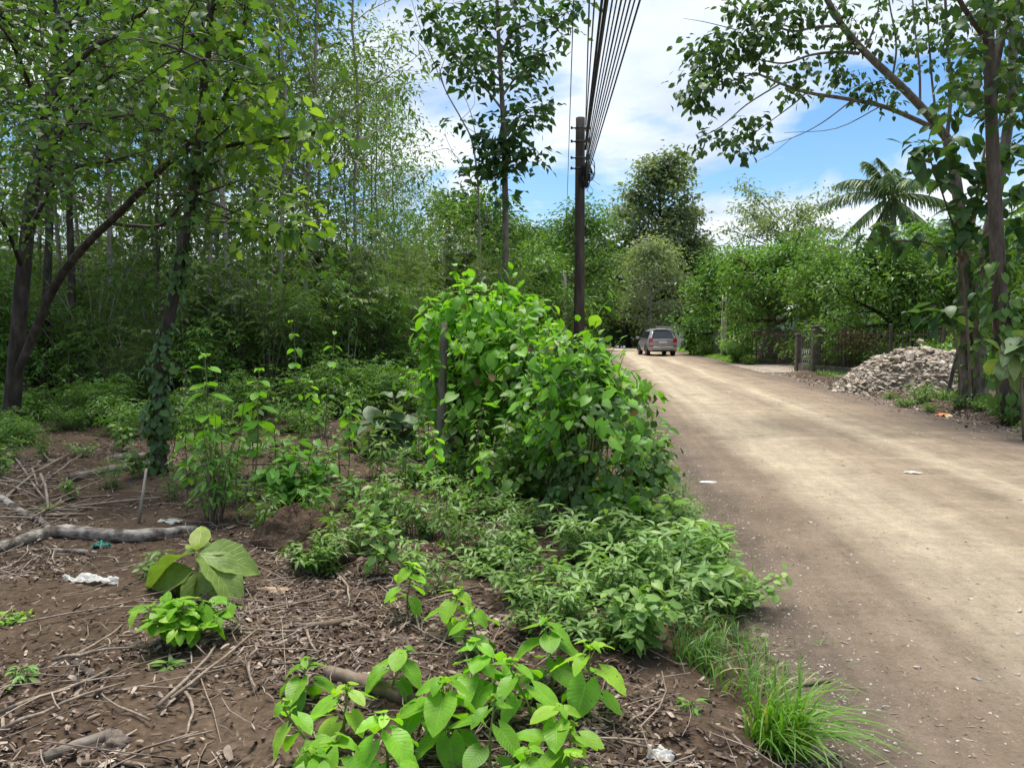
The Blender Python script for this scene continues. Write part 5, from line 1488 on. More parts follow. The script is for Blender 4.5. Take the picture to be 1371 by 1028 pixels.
SKG, SKL = 'dry sticks strewn over the cleared soil', 'dry pale stick among many lying on the cleared soil'
sticks = []
for k in range(6):
    r = np.random.default_rng(820 + k)
    g = Geo(); t = np.linspace(-.5, .5, 7)
    p = np.stack([t, .10 * (t ** 2 - .1) * r.normal(0, 1.2) + np.cumsum(r.normal(0, .006, 7)), np.abs(np.cumsum(r.normal(0, .006, 7)))], 1)
    tube(g, p, np.linspace(.009, .005, 7), 6, rough=.08, rng=r)
    tube(g, [p[4], p[4] + np.array([.08, .07, .03]), p[4] + np.array([.17, .12, .04])], [.004, .003, .002], 4)
    sticks.append(tag(g.build('dry_stick', TWIGM2 := bpy.data.materials.get('dry_stick')), SKL, 'stick', SKG))
r = np.random.default_rng(830)
used = set()
def put_stick(k, p, az, L, fat, tilt):
    p = np.array([p[0], p[1], float(surf(p[0], p[1])) + .015 + .008 * fat])
    if k not in used:
        used.add(k); o = sticks[k]; o.location = tuple(p); o.rotation_euler = (0, tilt, az); o.scale = (L, fat, fat)
    else: dup(sticks[k], p, az, (L, fat, fat), tilt=(0, tilt))
def stick_px(k, a, b, fat=1.0):
    A, B = gp(*a), gp(*b); d = B - A
    L = math.hypot(d[0], d[1]); put_stick(k, (A + B) / 2, math.atan2(d[1], d[0]), L, fat, -math.atan2(d[2], L))
for i, (a, b, f) in enumerate([((0, 962), (150, 905), 1.1), ((0, 985), (165, 925), 1.0), ((220, 952), (300, 860), 1.0), ((230, 945), (355, 845), .9), ((258, 930), (262, 1000), .8), ((290, 830), (460, 800), .9),
                               ((300, 848), (440, 848), .8), ((70, 895), (180, 880), 1.0), ((100, 885), (170, 838), .9), ((332, 890), (340, 930), .9), ((0, 670), (90, 610), 1.6), ((60, 650), (130, 600), 1.2), ((20, 620), (75, 690), 1.4),
                               ((90, 640), (70, 700), .9), ((0, 645), (60, 655), 1.2), ((410, 850), (425, 890), .8), ((455, 770), (480, 820), .9), ((485, 720), (640, 690), 1.0), ((560, 620), (620, 560), 1.1), ((640, 600), (690, 655), 1.0),
                               ((520, 640), (480, 610), 1.1), ((430, 660), (520, 635), 1.1), ((570, 560), (600, 575), 1.0), ((600, 830), (580, 880), 1.1), ((640, 790), (560, 820), .9), ((840, 975), (900, 940), .7), ((820, 1000), (880, 1010), .7), ((980, 990), (1010, 1020), .6)]):
    stick_px(i % 6, a, b, f)
for i in range(70):
    y = 2.3 + 9.5 * r.uniform(0, 1) ** 1.3; xl = -.8 * y - .4
    x = xl + (.5 - xl) * r.uniform(0, 1)
    put_stick(int(r.integers(0, 6)), (x, y), r.uniform(0, 6.28), r.uniform(.2, .9) * (.6 + .06 * y), r.uniform(.3, .85), r.normal(0, .05))
# brush pile at the left edge
for i in range(34):
    p = gp(r.uniform(-20, 110), r.uniform(615, 705))
    k = int(r.integers(0, 6))
    L = r.uniform(.6, 1.6); p2 = np.array([p[0], p[1], 0])
    put_stick(k, p2, r.uniform(0, 6.28), L, r.uniform(.6, 1.5), r.normal(0, .18))


def crumple(name, label, cat, loc, size, mat, seed, sub=20, amp=.5, flat=.5):
    r = np.random.default_rng(seed)
    g = Geo(); n = sub
    a, b = np.meshgrid(np.linspace(-1, 1, n), np.linspace(-1, 1, n))
    edge = 1 + .35 * (vnoise(a * 2 + 9, b * 2, seed) - .5)
    z = flat * (1 - (a ** 2 + b ** 2) * .45) + amp * fbm(a * 2.2 + 5, b * 2.2, 4, seed)
    V = np.stack([a * size[0] * edge * (1 - .3 * b ** 2), b * size[1] * edge * (1 - .35 * a ** 2), np.maximum(z, -.05 + .2 * vnoise(a * 6, b * 6, seed + 1)) * size[2]], -1).reshape(-1, 3)
    i, j = np.meshgrid(np.arange(n - 1), np.arange(n - 1), indexing='ij'); i, j = i.ravel(), j.ravel()
    g.add(V, np.stack([i * n + j, i * n + j + 1, (i + 1) * n + j + 1, (i + 1) * n + j], 1))
    o = g.build(name, mat); o.location = tuple(loc)
    return tag(o, label, cat)


WHITEP = plain('thin_white_plastic', (0.62, 0.62, 0.58), .35, trans=.35)
crumple('plastic_bag', 'crumpled translucent white plastic bag on the soil at the left', 'plastic bag', gp(122, 780), (.17, .05, .07), WHITEP, 901, amp=1.6)
crumple('plastic_bag', 'small teal plastic bag lying against the fallen log', 'plastic bag', gp(136, 732), (.07, .045, .06), plain('teal_plastic', (0.0, 0.16, 0.12), .4, trans=.2), 902, amp=1.4)
crumple('cloth_scrap', 'dirty tan and pink cloth scrap on the soil right of the cut stump', 'cloth', gp(366, 792), (.10, .04, .05), noise_mat('dirty_cloth', [(.3, (.30, .16, .12)), (.5, (.42, .31, .2)), (.7, (.5, .4, .28))], 9, bump=.3), 903, amp=1.2)
crumple('paper_scrap', 'flat pale blue-white paper scrap lying on the road', 'paper', gp(948, 645), (.085, .05, .006), plain('bluish_paper', (0.72, 0.76, 0.85), .6), 904, amp=.4)
crumple('plastic_scrap', 'torn white plastic scrap behind the fallen log', 'plastic', gp(228, 700), (.10, .05, .05), WHITEP, 905, amp=1.3)
crumple('food_wrapper', 'orange and yellow food wrapper on the right edge of the road', 'wrapper', gp(1264, 557), (.16, .10, .09), noise_mat('orange_wrapper', [(.42, (.75, .12, .05)), (.5, (.85, .42, .06)), (.58, (.85, .65, .35))], 9, rough=.3, bump=.2), 906, amp=1.3)
crumple('plastic_scrap', 'white plastic shreds in the soil at the bottom, right of the seedlings', 'plastic', gp(885, 1012), (.05, .04, .04), WHITEP, 907, amp=1.4)
crumple('plastic_scrap', 'white rubbish under the gap between the two creeper mounds', 'plastic', gp(665, 578), (.18, .12, .12), WHITEP, 908, amp=1.2)
crumple('stone_flake', 'flat pale stone lying alone in the road', 'stone', gp(1222, 633), (.10, .06, .03), noise_mat('pale_stone', [(.3, (.4, .35, .29)), (.7, (.6, .54, .46))], 12), 909, amp=.8)


def clod(label, loc, size, seed, name='earth_clod', cat='earth clod', mat=None):
    r = np.random.default_rng(seed)
    u = np.linspace(0, 2 * PI, 28, endpoint=False); v = np.linspace(0.02, PI * .62, 16)
    U, Vv = np.meshgrid(u, v)
    d = 1 + .55 * (vnoise(np.cos(U) * 3 + 5, np.sin(U) * 3 + Vv * 4, seed) - .5) + .35 * (vnoise(np.cos(U) * 8 + 5, np.sin(U) * 8 + Vv * 9, seed + 2) - .5)
    V = np.stack([size[0] * d * np.sin(Vv) * np.cos(U), size[1] * d * np.sin(Vv) * np.sin(U), size[2] * d * np.cos(Vv)], -1).reshape(-1, 3)
    i, j = np.meshgrid(np.arange(15), np.arange(28), indexing='ij'); i, j = i.ravel(), j.ravel(); j2 = (j + 1) % 28
    g = Geo(); g.add(V, np.stack([i * 28 + j, (i + 1) * 28 + j, (i + 1) * 28 + j2, i * 28 + j2], 1))
    o = g.build(name, mat or SOIL); o.location = tuple(loc)
    return tag(o, label, cat)


clod('dark brown upturned earth clod with sapling stems on top', gp(392, 728), (.26, .20, .24), 910)
clod('lower brown earth clod right in front of the upturned one', gp(432, 750), (.18, .14, .14), 911)
clod('grey-brown stone in the soil at the bottom left among sticks', gp(150, 996), (.06, .045, .04), 912, 'stone', 'stone', noise_mat('grey_stone', [(.3, (.08, .062, .05)), (.7, (.21, .175, .145))], 16))

# ------------------------------------------------------------------ big trees on the right
RY = 17.6


def right_thing(name, label, base, paths, mat, seed):
    root = empty(name, base, label, 'tree')
    w = Geo(); r = np.random.default_rng(seed)
    for pts, r0, r1, k in paths:
        pth = smooth_path([P(u, v, RY + dy) - base for (u, v, dy) in pts], 4)
        tube(w, pth, np.linspace(r0, r1, len(pth)), k, rough=.025 if r0 > .08 else 0, rng=r)
    w.build('trunk', mat, root)
    return root


r = np.random.default_rng(951)
b1 = gp(1352, 560); b1y = b1[1] - RY
t1 = right_thing('big_roadside_tree', 'thickest dark trunk of the trees standing right of the rubble heap', b1,
                 [([(1354, 566, b1y), (1349, 500, b1y), (1340, 420, b1y), (1335, 330, b1y), (1329, 200, b1y), (1325, 90, b1y), (1322, -60, b1y)], .155, .075, 12),
                  ([(1327, 120, b1y), (1345, 40, b1y + .5), (1375, -30, b1y + 1)], .07, .04, 7), ([(1325, 60, b1y), (1290, 10, b1y - .4), (1260, -50, b1y - .8)], .05, .03, 6)], BARKM, 1)
b2 = gp(1312, 543); b2y = b2[1] - RY
t2 = right_thing('big_roadside_tree', 'pale thick trunk just left of the thickest dark one, leaning right higher up', b2,
                 [([(1314, 548, b2y), (1311, 480, b2y), (1312, 400, b2y), (1322, 320, b2y), (1340, 230, b2y), (1354, 130, b2y), (1356, 40, b2y), (1350, -60, b2y)], .145, .065, 12),
                  ([(1354, 140, b2y), (1335, 80, b2y + .4), (1345, -40, b2y + .8)], .06, .03, 6)], BARK, 2)
b3 = gp(1292, 540); b3y = b3[1] - RY
p3 = lambda u, v, d=0.0: (u, v, b3y + d)
arch = [([p3(1294, 545), p3(1293, 470), p3(1291, 380), p3(1286, 290), p3(1275, 215), p3(1268, 185)], .12, .105, 9),
        ([p3(1268, 185), p3(1235, 145, -.3), p3(1195, 105, -.7), p3(1158, 70, -1.0), p3(1128, 35, -1.3), p3(1105, -5, -1.6), p3(1085, -50, -1.8)], .088, .045, 9),
        ([p3(1262, 178), p3(1225, 160, -.4), p3(1180, 142, -.9), p3(1130, 132, -1.3), p3(1080, 124, -1.7), p3(1045, 112, -2.0), p3(1012, 98, -2.3)], .055, .018, 7),
        ([p3(1150, 72, -1), p3(1120, 70, -1.2), p3(1085, 74, -1.5), p3(1050, 85, -1.8), p3(1015, 80, -2.0)], .035, .012, 5),
        ([p3(1128, 36, -1.3), p3(1095, 36, -1.6), p3(1060, 42, -1.9), p3(1020, 30, -2.1), p3(985, 40, -2.3)], .03, .012, 5),
        ([p3(1080, 124, -1.7), p3(1062, 140, -1.8), p3(1035, 160, -2.0), p3(995, 190, -2.2)], .016, .006, 4),
        ([p3(1045, 112, -2), p3(1000, 140, -2.2), p3(965, 170, -2.4), p3(935, 185, -2.6)], .016, .006, 4),
        ([p3(1012, 98, -2.3), p3(975, 110, -2.5), p3(945, 120, -2.7), p3(918, 125, -2.8)], .016, .006, 4),
        ([p3(1140, 135, -1.2), p3(1100, 165, -1.4), p3(1060, 185, -1.7), p3(1010, 198, -2.0)], .014, .004, 4),
        ([p3(1060, 185, -1.7), p3(1035, 205, -1.9), p3(1010, 218, -2)], .006, .003, 3), ([p3(1180, 142, -.9), p3(1120, 172, -1.1), p3(1050, 178, -1.6)], .012, .004, 4),
        ([p3(1020, 100, -2.2), p3(960, 95, -2.5), p3(915, 85, -2.6)], .010, .003, 3), ([p3(985, 40, -2.3), p3(945, 30, -2.5), p3(915, 25, -2.6)], .010, .003, 3),
        ([p3(1268, 185), p3(1273, 120, .2), p3(1268, 50, .4), p3(1264, -40, .6)], .04, .025, 6), ([p3(1255, 165, 0), p3(1248, 110, .3), p3(1243, 40, .5), p3(1238, -40, .7)], .026, .016, 5),
        ([p3(1232, 143, -.3), p3(1231, 90, -.2), p3(1224, 30, 0), p3(1220, -40, .2)], .026, .015, 5), ([p3(1195, 105, -.7), p3(1200, 60, -.7), p3(1190, 0, -.6), p3(1186, -40, -.6)], .022, .012, 5),
        ([p3(1158, 70, -1), p3(1175, 20, -1.1), p3(1180, -40, -1.2)], .022, .012, 5), ([p3(1290, 420), p3(1298, 330, .4), p3(1310, 260, .8), p3(1318, 200, 1.2)], .05, .03, 6)]
t3 = right_thing('arching_tree', 'tree whose long limbs arch left over the road against the sky', b3, arch, BARK, 3)
g = Geo(); an = []
for (u, v, d, n) in [(960, 60, -2.4, 5), (945, 80, -2.5, 5), (985, 50, -2.3, 5), (1000, 75, -2.2, 5), (975, 85, -2.4, 4), (1010, 55, -2.1, 5), (935, 70, -2.6, 3), (1030, 40, -2, 5), (1050, 25, -2, 5), (1000, 20, -2.2, 5), (1020, 5, -2.2, 5), (985, 8, -2.3, 4),
                     (1075, 20, -1.8, 4), (1095, 10, -1.6, 4), (1045, 65, -1.9, 3), (960, 105, -2.6, 5), (940, 120, -2.7, 5), (925, 130, -2.8, 4), (985, 115, -2.4, 3), (935, 150, -2.6, 3), (945, 185, -2.6, 4), (970, 172, -2.4, 4), (1000, 188, -2.2, 4), (1015, 165, -2.1, 3), (992, 198, -2.2, 3),
                     (1050, 140, -1.9, 2), (1080, 100, -1.7, 4), (1105, 95, -1.5, 4), (1075, 112, -1.7, 3), (1120, 62, -1.2, 4), (1145, 50, -1.0, 3), (1150, 25, -1.1, 3), (1160, 125, -1, 4), (1180, 122, -.8, 4), (1195, 135, -.6, 4), (1140, 120, -1.2, 3), (1125, 112, -1.3, 2), (1040, 95, -1.9, 3), (1060, 60, -1.9, 3), (1130, 15, -1.3, 2), (1045, 5, -2, 4), (925, 95, -2.6, 2), (1110, 30, -1.6, 2),
                     (1210, 40, -.2, 3), (1220, 15, 0, 3), (1240, 60, .4, 3), (1200, 70, -.7, 3), (1185, 60, -.8, 3), (1250, 20, .5, 3), (1265, 90, .3, 3), (1275, 30, .4, 3), (1190, 10, -.6, 3), (1215, 90, -.4, 2), (1180, 30, -1, 2), (1285, 70, .5, 3), (1300, 110, .6, 3)]:
    for _ in range(int(n * 1.1 + .5)):
        an.append(P(u + r.normal(0, 11), v + r.normal(0, 9), RY + b3y + d + r.normal(0, .25)) - b3)
clump_leaves(g, r, an, 11, .12, .125, 'heart_lo', .55)
g.build('crown', DARK, t3)
# crowns of the two big trunks, high and to the right
for t, b, by, pts in [(t1, b1, b1y, [(1300, 20), (1345, 10), (1370, 50), (1310, 60), (1380, 100), (1365, 0), (1290, -20), (1340, -30), (1390, 20), (1285, 110), (1305, 150), (1350, 100)]), (t2, b2, b2y, [(1345, 130), (1372, 150), (1390, 130), (1330, 60), (1375, 190), (1395, 230), (1318, 110), (1360, 70)])]:
    g = Geo(); an = []
    for (u, v) in pts:
        for _ in range(7): an.append(P(u + r.normal(0, 20), v + r.normal(0, 16), RY + by + r.normal(0, .7)) - b)
    clump_leaves(g, r, an, 8, .16, .17, 'heart_lo', .5)
    g.build('crown', DARK, t)

# teak saplings with huge leaves among the trunks
def big_leaf_plant(name, label, base_px, stems, clusters, lsize, lm, seed, per=3):
    base = gp(*base_px); by = base[1]; r = np.random.default_rng(seed)
    root = empty(name, base, label, 'plant')
    w, g = Geo(), Geo()
    for s in stems:
        pth = smooth_path([P(u, v, by + d) - base for (u, v, d) in s], 4); tube(w, pth, np.linspace(.028, .012, len(pth)), 6)
    for (u, v, d) in clusters:
        q = P(u, v, by + d) - base
        for _ in range(per):
            a = r.uniform(0, 6.28); dd = frame(a, r.normal(-.35, .35))
            leaves(g, 'oval', [q + r.normal(0, .1, 3)], dd, frame(a, .6) * .6 + UP * .9 + r.normal(0, .3, 3), [lsize * r.uniform(.7, 1.15)], [np.clip(r.normal(.5, .25), 0, 1)])
            tube(w, [q, q + dd * .1], [.008, .006], 3, cap=False)
    w.build('stem', BARKB, root); g.build('leaves', lm, root)
    return root


big_leaf_plant('teak_sapling', 'teak sapling with huge dark leaves spread across the big trunks at mid height', (1300, 548),
               [[(1300, 550, 0), (1296, 450, 0), (1285, 340, -.3), (1262, 260, -.5), (1240, 200, -.6)], [(1290, 345, -.3), (1240, 325, -.6), (1190, 322, -.8), (1160, 320, -.9)], [(1288, 350, -.3), (1330, 300, -.5), (1365, 280, -.6)], [(1290, 345, -.3), (1310, 250, -.5), (1320, 190, -.5)]],
               [(1165, 318, -.9), (1185, 312, -.8), (1205, 325, -.8), (1230, 315, -.7), (1250, 330, -.6), (1270, 318, -.5), (1290, 325, -.5), (1310, 305, -.6), (1335, 320, -.6), (1355, 305, -.6), (1372, 335, -.6), (1345, 270, -.6), (1365, 250, -.6),
                (1300, 270, -.6), (1280, 280, -.6), (1240, 225, -.6), (1222, 205, -.7), (1255, 200, -.6), (1275, 195, -.5), (1300, 195, -.6), (1290, 225, -.5), (1320, 215, -.6), (1345, 200, -.6), (1310, 245, -.6), (1262, 240, -.6), (1365, 215, -.6), (1235, 190, -.6), (1325, 265, -.7), (1285, 300, -.5), (1330, 345, -.6)], .34, TEAKD, 961, 7)
big_leaf_plant('teak_sapling', 'teak sapling with a few big leaves hanging in front of the rubble heap top', (1283, 545), [[(1285, 550, 0), (1283, 480, 0), (1272, 425, 0), (1262, 405, 0)]], [(1255, 410, 0), (1245, 425, 0), (1268, 420, 0), (1280, 412, 0)], .42, TEAKD, 962, 5)
big_leaf_plant('teak_sapling', 'teak sapling with brighter leaves in front of the thickest trunk at the right edge', (1372, 590), [[(1372, 595, 0), (1368, 520, 0), (1362, 465, 0)]], [(1340, 470, 0), (1362, 462, 0), (1378, 475, 0), (1352, 485, 0), (1368, 450, 0)], .36, TEAK, 963, 5)
big_leaf_plant('thin_sapling', 'thin bare sapling stem between the two thick trunks', (1334, 550), [[(1336, 552, 0), (1334, 500, 0), (1328, 430, 0), (1322, 380, 0), (1320, 330, 0)]], [(1320, 380, 0), (1322, 340, 0)], .22, TEAKD, 964, 3)

# ------------------------------------------------------------------ coconut palm
def coconut_palm():
    Y = 46.0
    base = at(1195, Y, 0)
    c = P(1193, 262, Y) - base
    r = np.random.default_rng(971)
    root = empty('coconut_palm', base, 'coconut palm with ragged fronds rising over the trees on the right', 'palm')
    w = Geo(); pts = smooth_path([np.array([.5, 0, -.1]), np.array([.5, 0, 2.5]), c * .7 + np.array([.2, 0, 0]), c], 6)
    tube(w, pts, np.linspace(.24, .14, len(pts)), 9, rough=.04, rng=r); w.build('trunk', BARKP, root)
    # (image direction, pitch up, depth) fronds: az measured with 0 = right in the picture, towards the viewer negative
    fr = [(180, 18, 4.1, 1.0), (198, -28, 3.9, .6), (210, -52, 3.7, .3), (168, 48, 4.2, 1.25), (150, 66, 4.2, 1.0), (112, 64, 4.4, 1.0), (62, 66, 4.2, 1.1), (45, 50, 4.0, 1.2), (15, 34, 4.2, 1.3), (345, 10, 3.9, 1.0),
          (255, 58, 3.9, 1.5), (285, 42, 3.6, 1.5), (120, 52, 4.0, 1.2), (25, -38, 3.4, .5), (240, -62, 3.2, .2), (305, -58, 3.2, .3), (330, -35, 3.5, .5)]
    for (az, el, L, dr) in fr:
        a, e = math.radians(az + r.normal(0, 6)), math.radians(el + r.normal(0, 4))
        n = 24; t = np.linspace(0, 1, n); d = frame(a, e)
        rx = c + d * (t * L)[:, None] - UP * (dr * L * .42 * t ** 2.2)[:, None]
        g = Geo(); tube(g, rx, np.linspace(.035, .006, n), 4, .3, cap=False)
        tan = unit(np.gradient(rx, axis=0)); side = unit(np.cross(tan, UP + 1e-4))
        m = 4
        for s in (-1, 1):
            for k in range(m):
                f = (np.arange(2, n) + k / m); f = f[f < n - 1.01]; tt = f / (n - 1)
                q = along(rx, tt); tn = along(tan, tt); sd = along(side, tt) * s
                ln = .85 * np.sin(PI * (.12 + .84 * tt)) ** .6 * r.uniform(.8, 1.1, len(q))
                dd = sd * .8 + tn * .55 - UP * r.uniform(.45, 1.2, (len(q), 1))
                leaves(g, 'narrow_strip', q, dd, UP + sd * .2 + r.normal(0, .2, (len(q), 3)), ln, np.clip(r.normal(.4, .2, len(q)), 0, 1))
        g.build('frond', PALM, root)
    g = Geo(); rocks(g, c + r.normal(0, .16, (12, 3)) - UP * .25, np.full(12, .13), np.full(12, 1.15), r.uniform(0, 1, 12), jit=.05)
    g.build('coconuts', noise_mat('coconut_husk', [(.3, (.10, .11, .03)), (.7, (.22, .19, .06))], 5, rough=.6), root)


V_ = np.array([[-.045, 0, 0], [.045, 0, 0], [.045, .5, -.08], [-.045, .5, -.08], [.008, 1, -.36], [-.008, 1, -.36]])
TP['narrow_strip'] = (V_, np.array([[0, 1, 2, 3], [3, 2, 4, 5]]), np.zeros((6, 3)))
coconut_palm()

# ------------------------------------------------------------------ rubble heap
RUB = chip_mat('rubble_concrete', [(0.0, (0.14, 0.11, 0.085)), (0.28, (0.29, 0.24, 0.185)), (0.66, (0.45, 0.39, 0.315)), (1.0, (0.66, 0.60, 0.51))])
rc = gp(1222, 518); rh = P(1240, 463, rc[1])[2] - rc[2]
def heap_h(dx, dy):
    d = np.sqrt((dx / 2.4) ** 2 + (dy / 1.7) ** 2) * (1 + .22 * (vnoise(dx * 1.1 + 4, dy * 1.1, 55) - .5))
    return rh * .94 * np.tanh(1.55 * np.clip(1 - d, 0, 1) ** .9) / math.tanh(1.3) + (.30 * fbm(dx * 1.6 + 3, dy * 1.6, 2, 57) + .16 * fbm(dx * 4, dy * 4, 3, 56)) * np.clip((1.02 - d) * 4, 0, 1)
xs = np.linspace(-2.5, 2.7, 70); ys = np.linspace(-2.1, 2.1, 60)
X, Yy = np.meshgrid(xs, ys); Z = heap_h(X - .15, Yy) - .06 + (zg(rc[0] + X, rc[1] + Yy) - rc[2])
g = Geo(); i, j = np.meshgrid(np.arange(59), np.arange(69), indexing='ij'); i, j = i.ravel(), j.ravel()
g.add(np.stack([X, Yy, Z], -1).reshape(-1, 3), np.stack([i * 70 + j, i * 70 + j + 1, (i + 1) * 70 + j + 1, (i + 1) * 70 + j], 1), None, .25)
r = rng = np.random.default_rng(972)
n = 7500
a = r.uniform(0, 6.28, n); f = np.where(r.uniform(0, 1, n) < .10, r.uniform(1.0, 1.28, n), np.sqrt(r.uniform(0, 1, n)) * 1.04); dx, dy = 2.4 * f * np.cos(a), 1.7 * f * np.sin(a)
z = heap_h(dx, dy) + zg(rc[0] + dx + .15, rc[1] + dy) - rc[2] - .03
rocks(g, np.stack([dx + .15, dy, z], 1), .016 + .075 * r.uniform(0, 1, n) ** 3.2, r.uniform(.3, .8, n), np.clip(r.normal(.5, .22, n), 0, 1), jit=.32)
o = g.build('rubble_heap', RUB, smooth=False); o.location = tuple(rc); tag(o, 'heap of pale broken concrete and stone beside the big trees', 'rubble heap')
CG, CL = 'concrete chunks on the rubble heap', 'larger angular concrete chunk lying on the pale rubble heap'
for k in range(46):
    a = r.uniform(PI * .95, PI * 2.05); f = r.uniform(.1, 1.05)
    dx, dy = 2.4 * f * math.cos(a) + .15, 1.7 * f * math.sin(a)
    g = Geo(); s = r.uniform(.08, .17); rocks(g, np.zeros((1, 3)), np.array([s]), np.array([r.uniform(.35, .6)]), np.array([np.clip(r.normal(.6, .2), 0, 1)]), jit=.22)
    o = g.build('concrete_chunk', RUB, smooth=False)
    o.location = (rc[0] + dx, rc[1] + dy, rc[2] + float(heap_h(np.array(dx - .15), np.array(dy))) + float(zg(rc[0] + dx, rc[1] + dy)) - rc[2])
    tag(o, CL, 'concrete chunk', CG)
for (u, v, s, lab) in [(1128, 512, .24, 'squared grey block lying apart at the left foot of the rubble heap'), (1150, 522, .18, 'rounded pale lump at the front left foot of the rubble heap'), (1225, 462, .11, 'greenish block sitting on the very top of the rubble heap')]:
    p = gp(u, v) if v > 470 else np.array([rc[0] + .15, rc[1], rc[2] + rh + .05])
    g = Geo(); box(g, (-s, -s * .7, -s * .3), (s, s * .7, s * .6), .4); o = g.build('concrete_block', RUB, smooth=False); o.location = tuple(p + UP * .05); o.rotation_euler = (.2, -.15, r.uniform(0, 3))
    bv = o.modifiers.new('bevel', 'BEVEL'); bv.width = .03; bv.segments = 2
    tag(o, lab, 'concrete block')
b = gp(1268, 530); q = P(1282, 474, b[1] + .35) - b
g = Geo(); s = np.array([.05, .02, 0]); V = np.array([-s, s, q + s, q - s]); V2 = V + np.array([0, .03, .01]); g.add(np.concatenate([V, V2]), [[0, 1, 2, 3], [5, 4, 7, 6], [1, 5, 6, 2], [4, 0, 3, 7], [3, 2, 6, 7], [0, 4, 5, 1]])
o = g.build('leaning_board', BARKD, smooth=False); o.location = tuple(b); tag(o, 'dark wooden board leaning on the right side of the rubble heap', 'board')
crumple('black_rag', 'black rag hanging at the foot of the pale thick trunk', 'rag', gp(1299, 545), (.10, .08, .30), plain('black_cloth', (.012, .012, .014), .7), 973, amp=1.0, flat=1.0)

# ------------------------------------------------------------------ fence, gate, posts
FX = 8.2
def Yat(u, X=FX):
    d = ray(u, 480); return X * d[1] / d[0]
CONC = noise_mat('weathered_concrete', [(.3, (.075, .062, .05)), (.55, (.16, .135, .11)), (.75, (.26, .23, .19))], 5, bump=.3)
CREAM = noise_mat('cream_concrete', [(.3, (.34, .30, .23)), (.7, (.50, .45, .36))], 5, bump=.2)
IRON = noise_mat('rusty_iron', [(.3, (.055, .045, .04)), (.55, (.13, .10, .08)), (.75, (.22, .14, .095))], 14, rough=.8, bump=.2)
GALV = noise_mat('grey_steel', [(.3, (.16, .155, .15)), (.7, (.32, .31, .30))], 10, rough=.55, metal=.4, bump=.1)
def bev(o, w=.02):
    m = o.modifiers.new('bevel', 'BEVEL'); m.width = w; m.segments = 2; return o


def gate_post(Y, lab, h=1.62, w=.15):
    z = float(surf(FX, Y)); root = empty('gate_post', (FX, Y, z), lab, 'gate post')
    g = Geo(); box(g, (-w, -w, -.1), (w, w, h)); bev(g.build('shaft', CONC, root, smooth=False))
    g = Geo(); box(g, (-w - .03, -w - .03, h), (w + .03, w + .03, h + .07)); bev(g.build('cap', CONC, root, smooth=False))
YA, YB = Yat(1070), Yat(1092)
gate_post(YA, 'weathered concrete gate post beside the iron gate', 1.5)
gate_post(YB, 'brown concrete post between the grille panel and the barred fence', 1.6, .155)
# grille panel between the posts
z = float(surf(FX, (YA + YB) / 2)); L = abs(YA - YB) / 2 - .25
root = empty('grille_panel', (FX, (YA + YB) / 2, z), 'grille panel with a white lattice below, set between the two concrete posts', 'panel')
g = Geo(); box(g, (-.1, -L, -.1), (.1, L, .38)); g.build('base_wall', CONC, root, smooth=False)
g = Geo()
for yy in np.linspace(-L, L, 7): box(g, (-.012, yy - .012, .38), (.012, yy + .012, 1.5))
for zz_ in (.42, .95, 1.48): box(g, (-.018, -L, zz_ - .02), (.018, L, zz_ + .02))
g.build('bars', GALV, root, smooth=False)
g = Geo()
for k in range(7):
    c0 = -L + 2 * L * k / 6
    tube(g, [np.array([.03, max(-L, c0 - .5), .42]), np.array([.03, min(L, c0), .92])], .012, 4); tube(g, [np.array([.035, min(L, c0 + .5), .42]), np.array([.035, max(-L, c0), .92])], .012, 4)
g.build('lattice', plain('white_paint', (.6, .6, .57), .5), root)
# double gate
YG0, YG1 = Yat(1064), Yat(1006)
z = float(surf(FX, 33)) + .05
ga, gb = np.array([7.95, 38.8]), np.array([9.35, 35.6])
root = empty('iron_gate', (gb[0], gb[1], z), 'dark rusty double iron gate with close vertical bars at the driveway', 'gate')
def gate_leaf(y0, y1):
    g = Geo(); box(g, (-.025, y0, .05), (.025, y0 + .05, 1.5)); box(g, (-.025, y1 - .05, .05), (.025, y1, 1.5))
    for zz_ in (.05, .55, 1.42): box(g, (-.022, y0 + .05, zz_), (.022, y1 - .05, zz_ + .05))
    lf = g.build('gate_leaf', IRON, root, smooth=False)
    g = Geo()
    for yy in np.arange(y0 + .12, y1 - .08, .11): box(g, (-.011, yy - .011, .10), (.011, yy + .011, 1.62 + .05 * math.sin(yy * 3)))
    g.build('bars', IRON, lf, smooth=False)
    g = Geo()
    for yy in np.arange(y0 + .2, y1 - .2, .26):
        t = np.linspace(0, 2 * PI, 12); tube(g, np.stack([np.full(12, .03), yy + .11 * np.cos(t), .80 + .11 * np.sin(t)], 1), .01, 4, cap=False)
    g.build('scrolls', GALV, lf)
GW = float(np.linalg.norm(ga - gb)); root.rotation_euler = (0, 0, math.atan2(-(ga - gb)[0], (ga - gb)[1]))
gate_leaf(0, GW / 2 - .02); gate_leaf(GW / 2 + .02, GW)
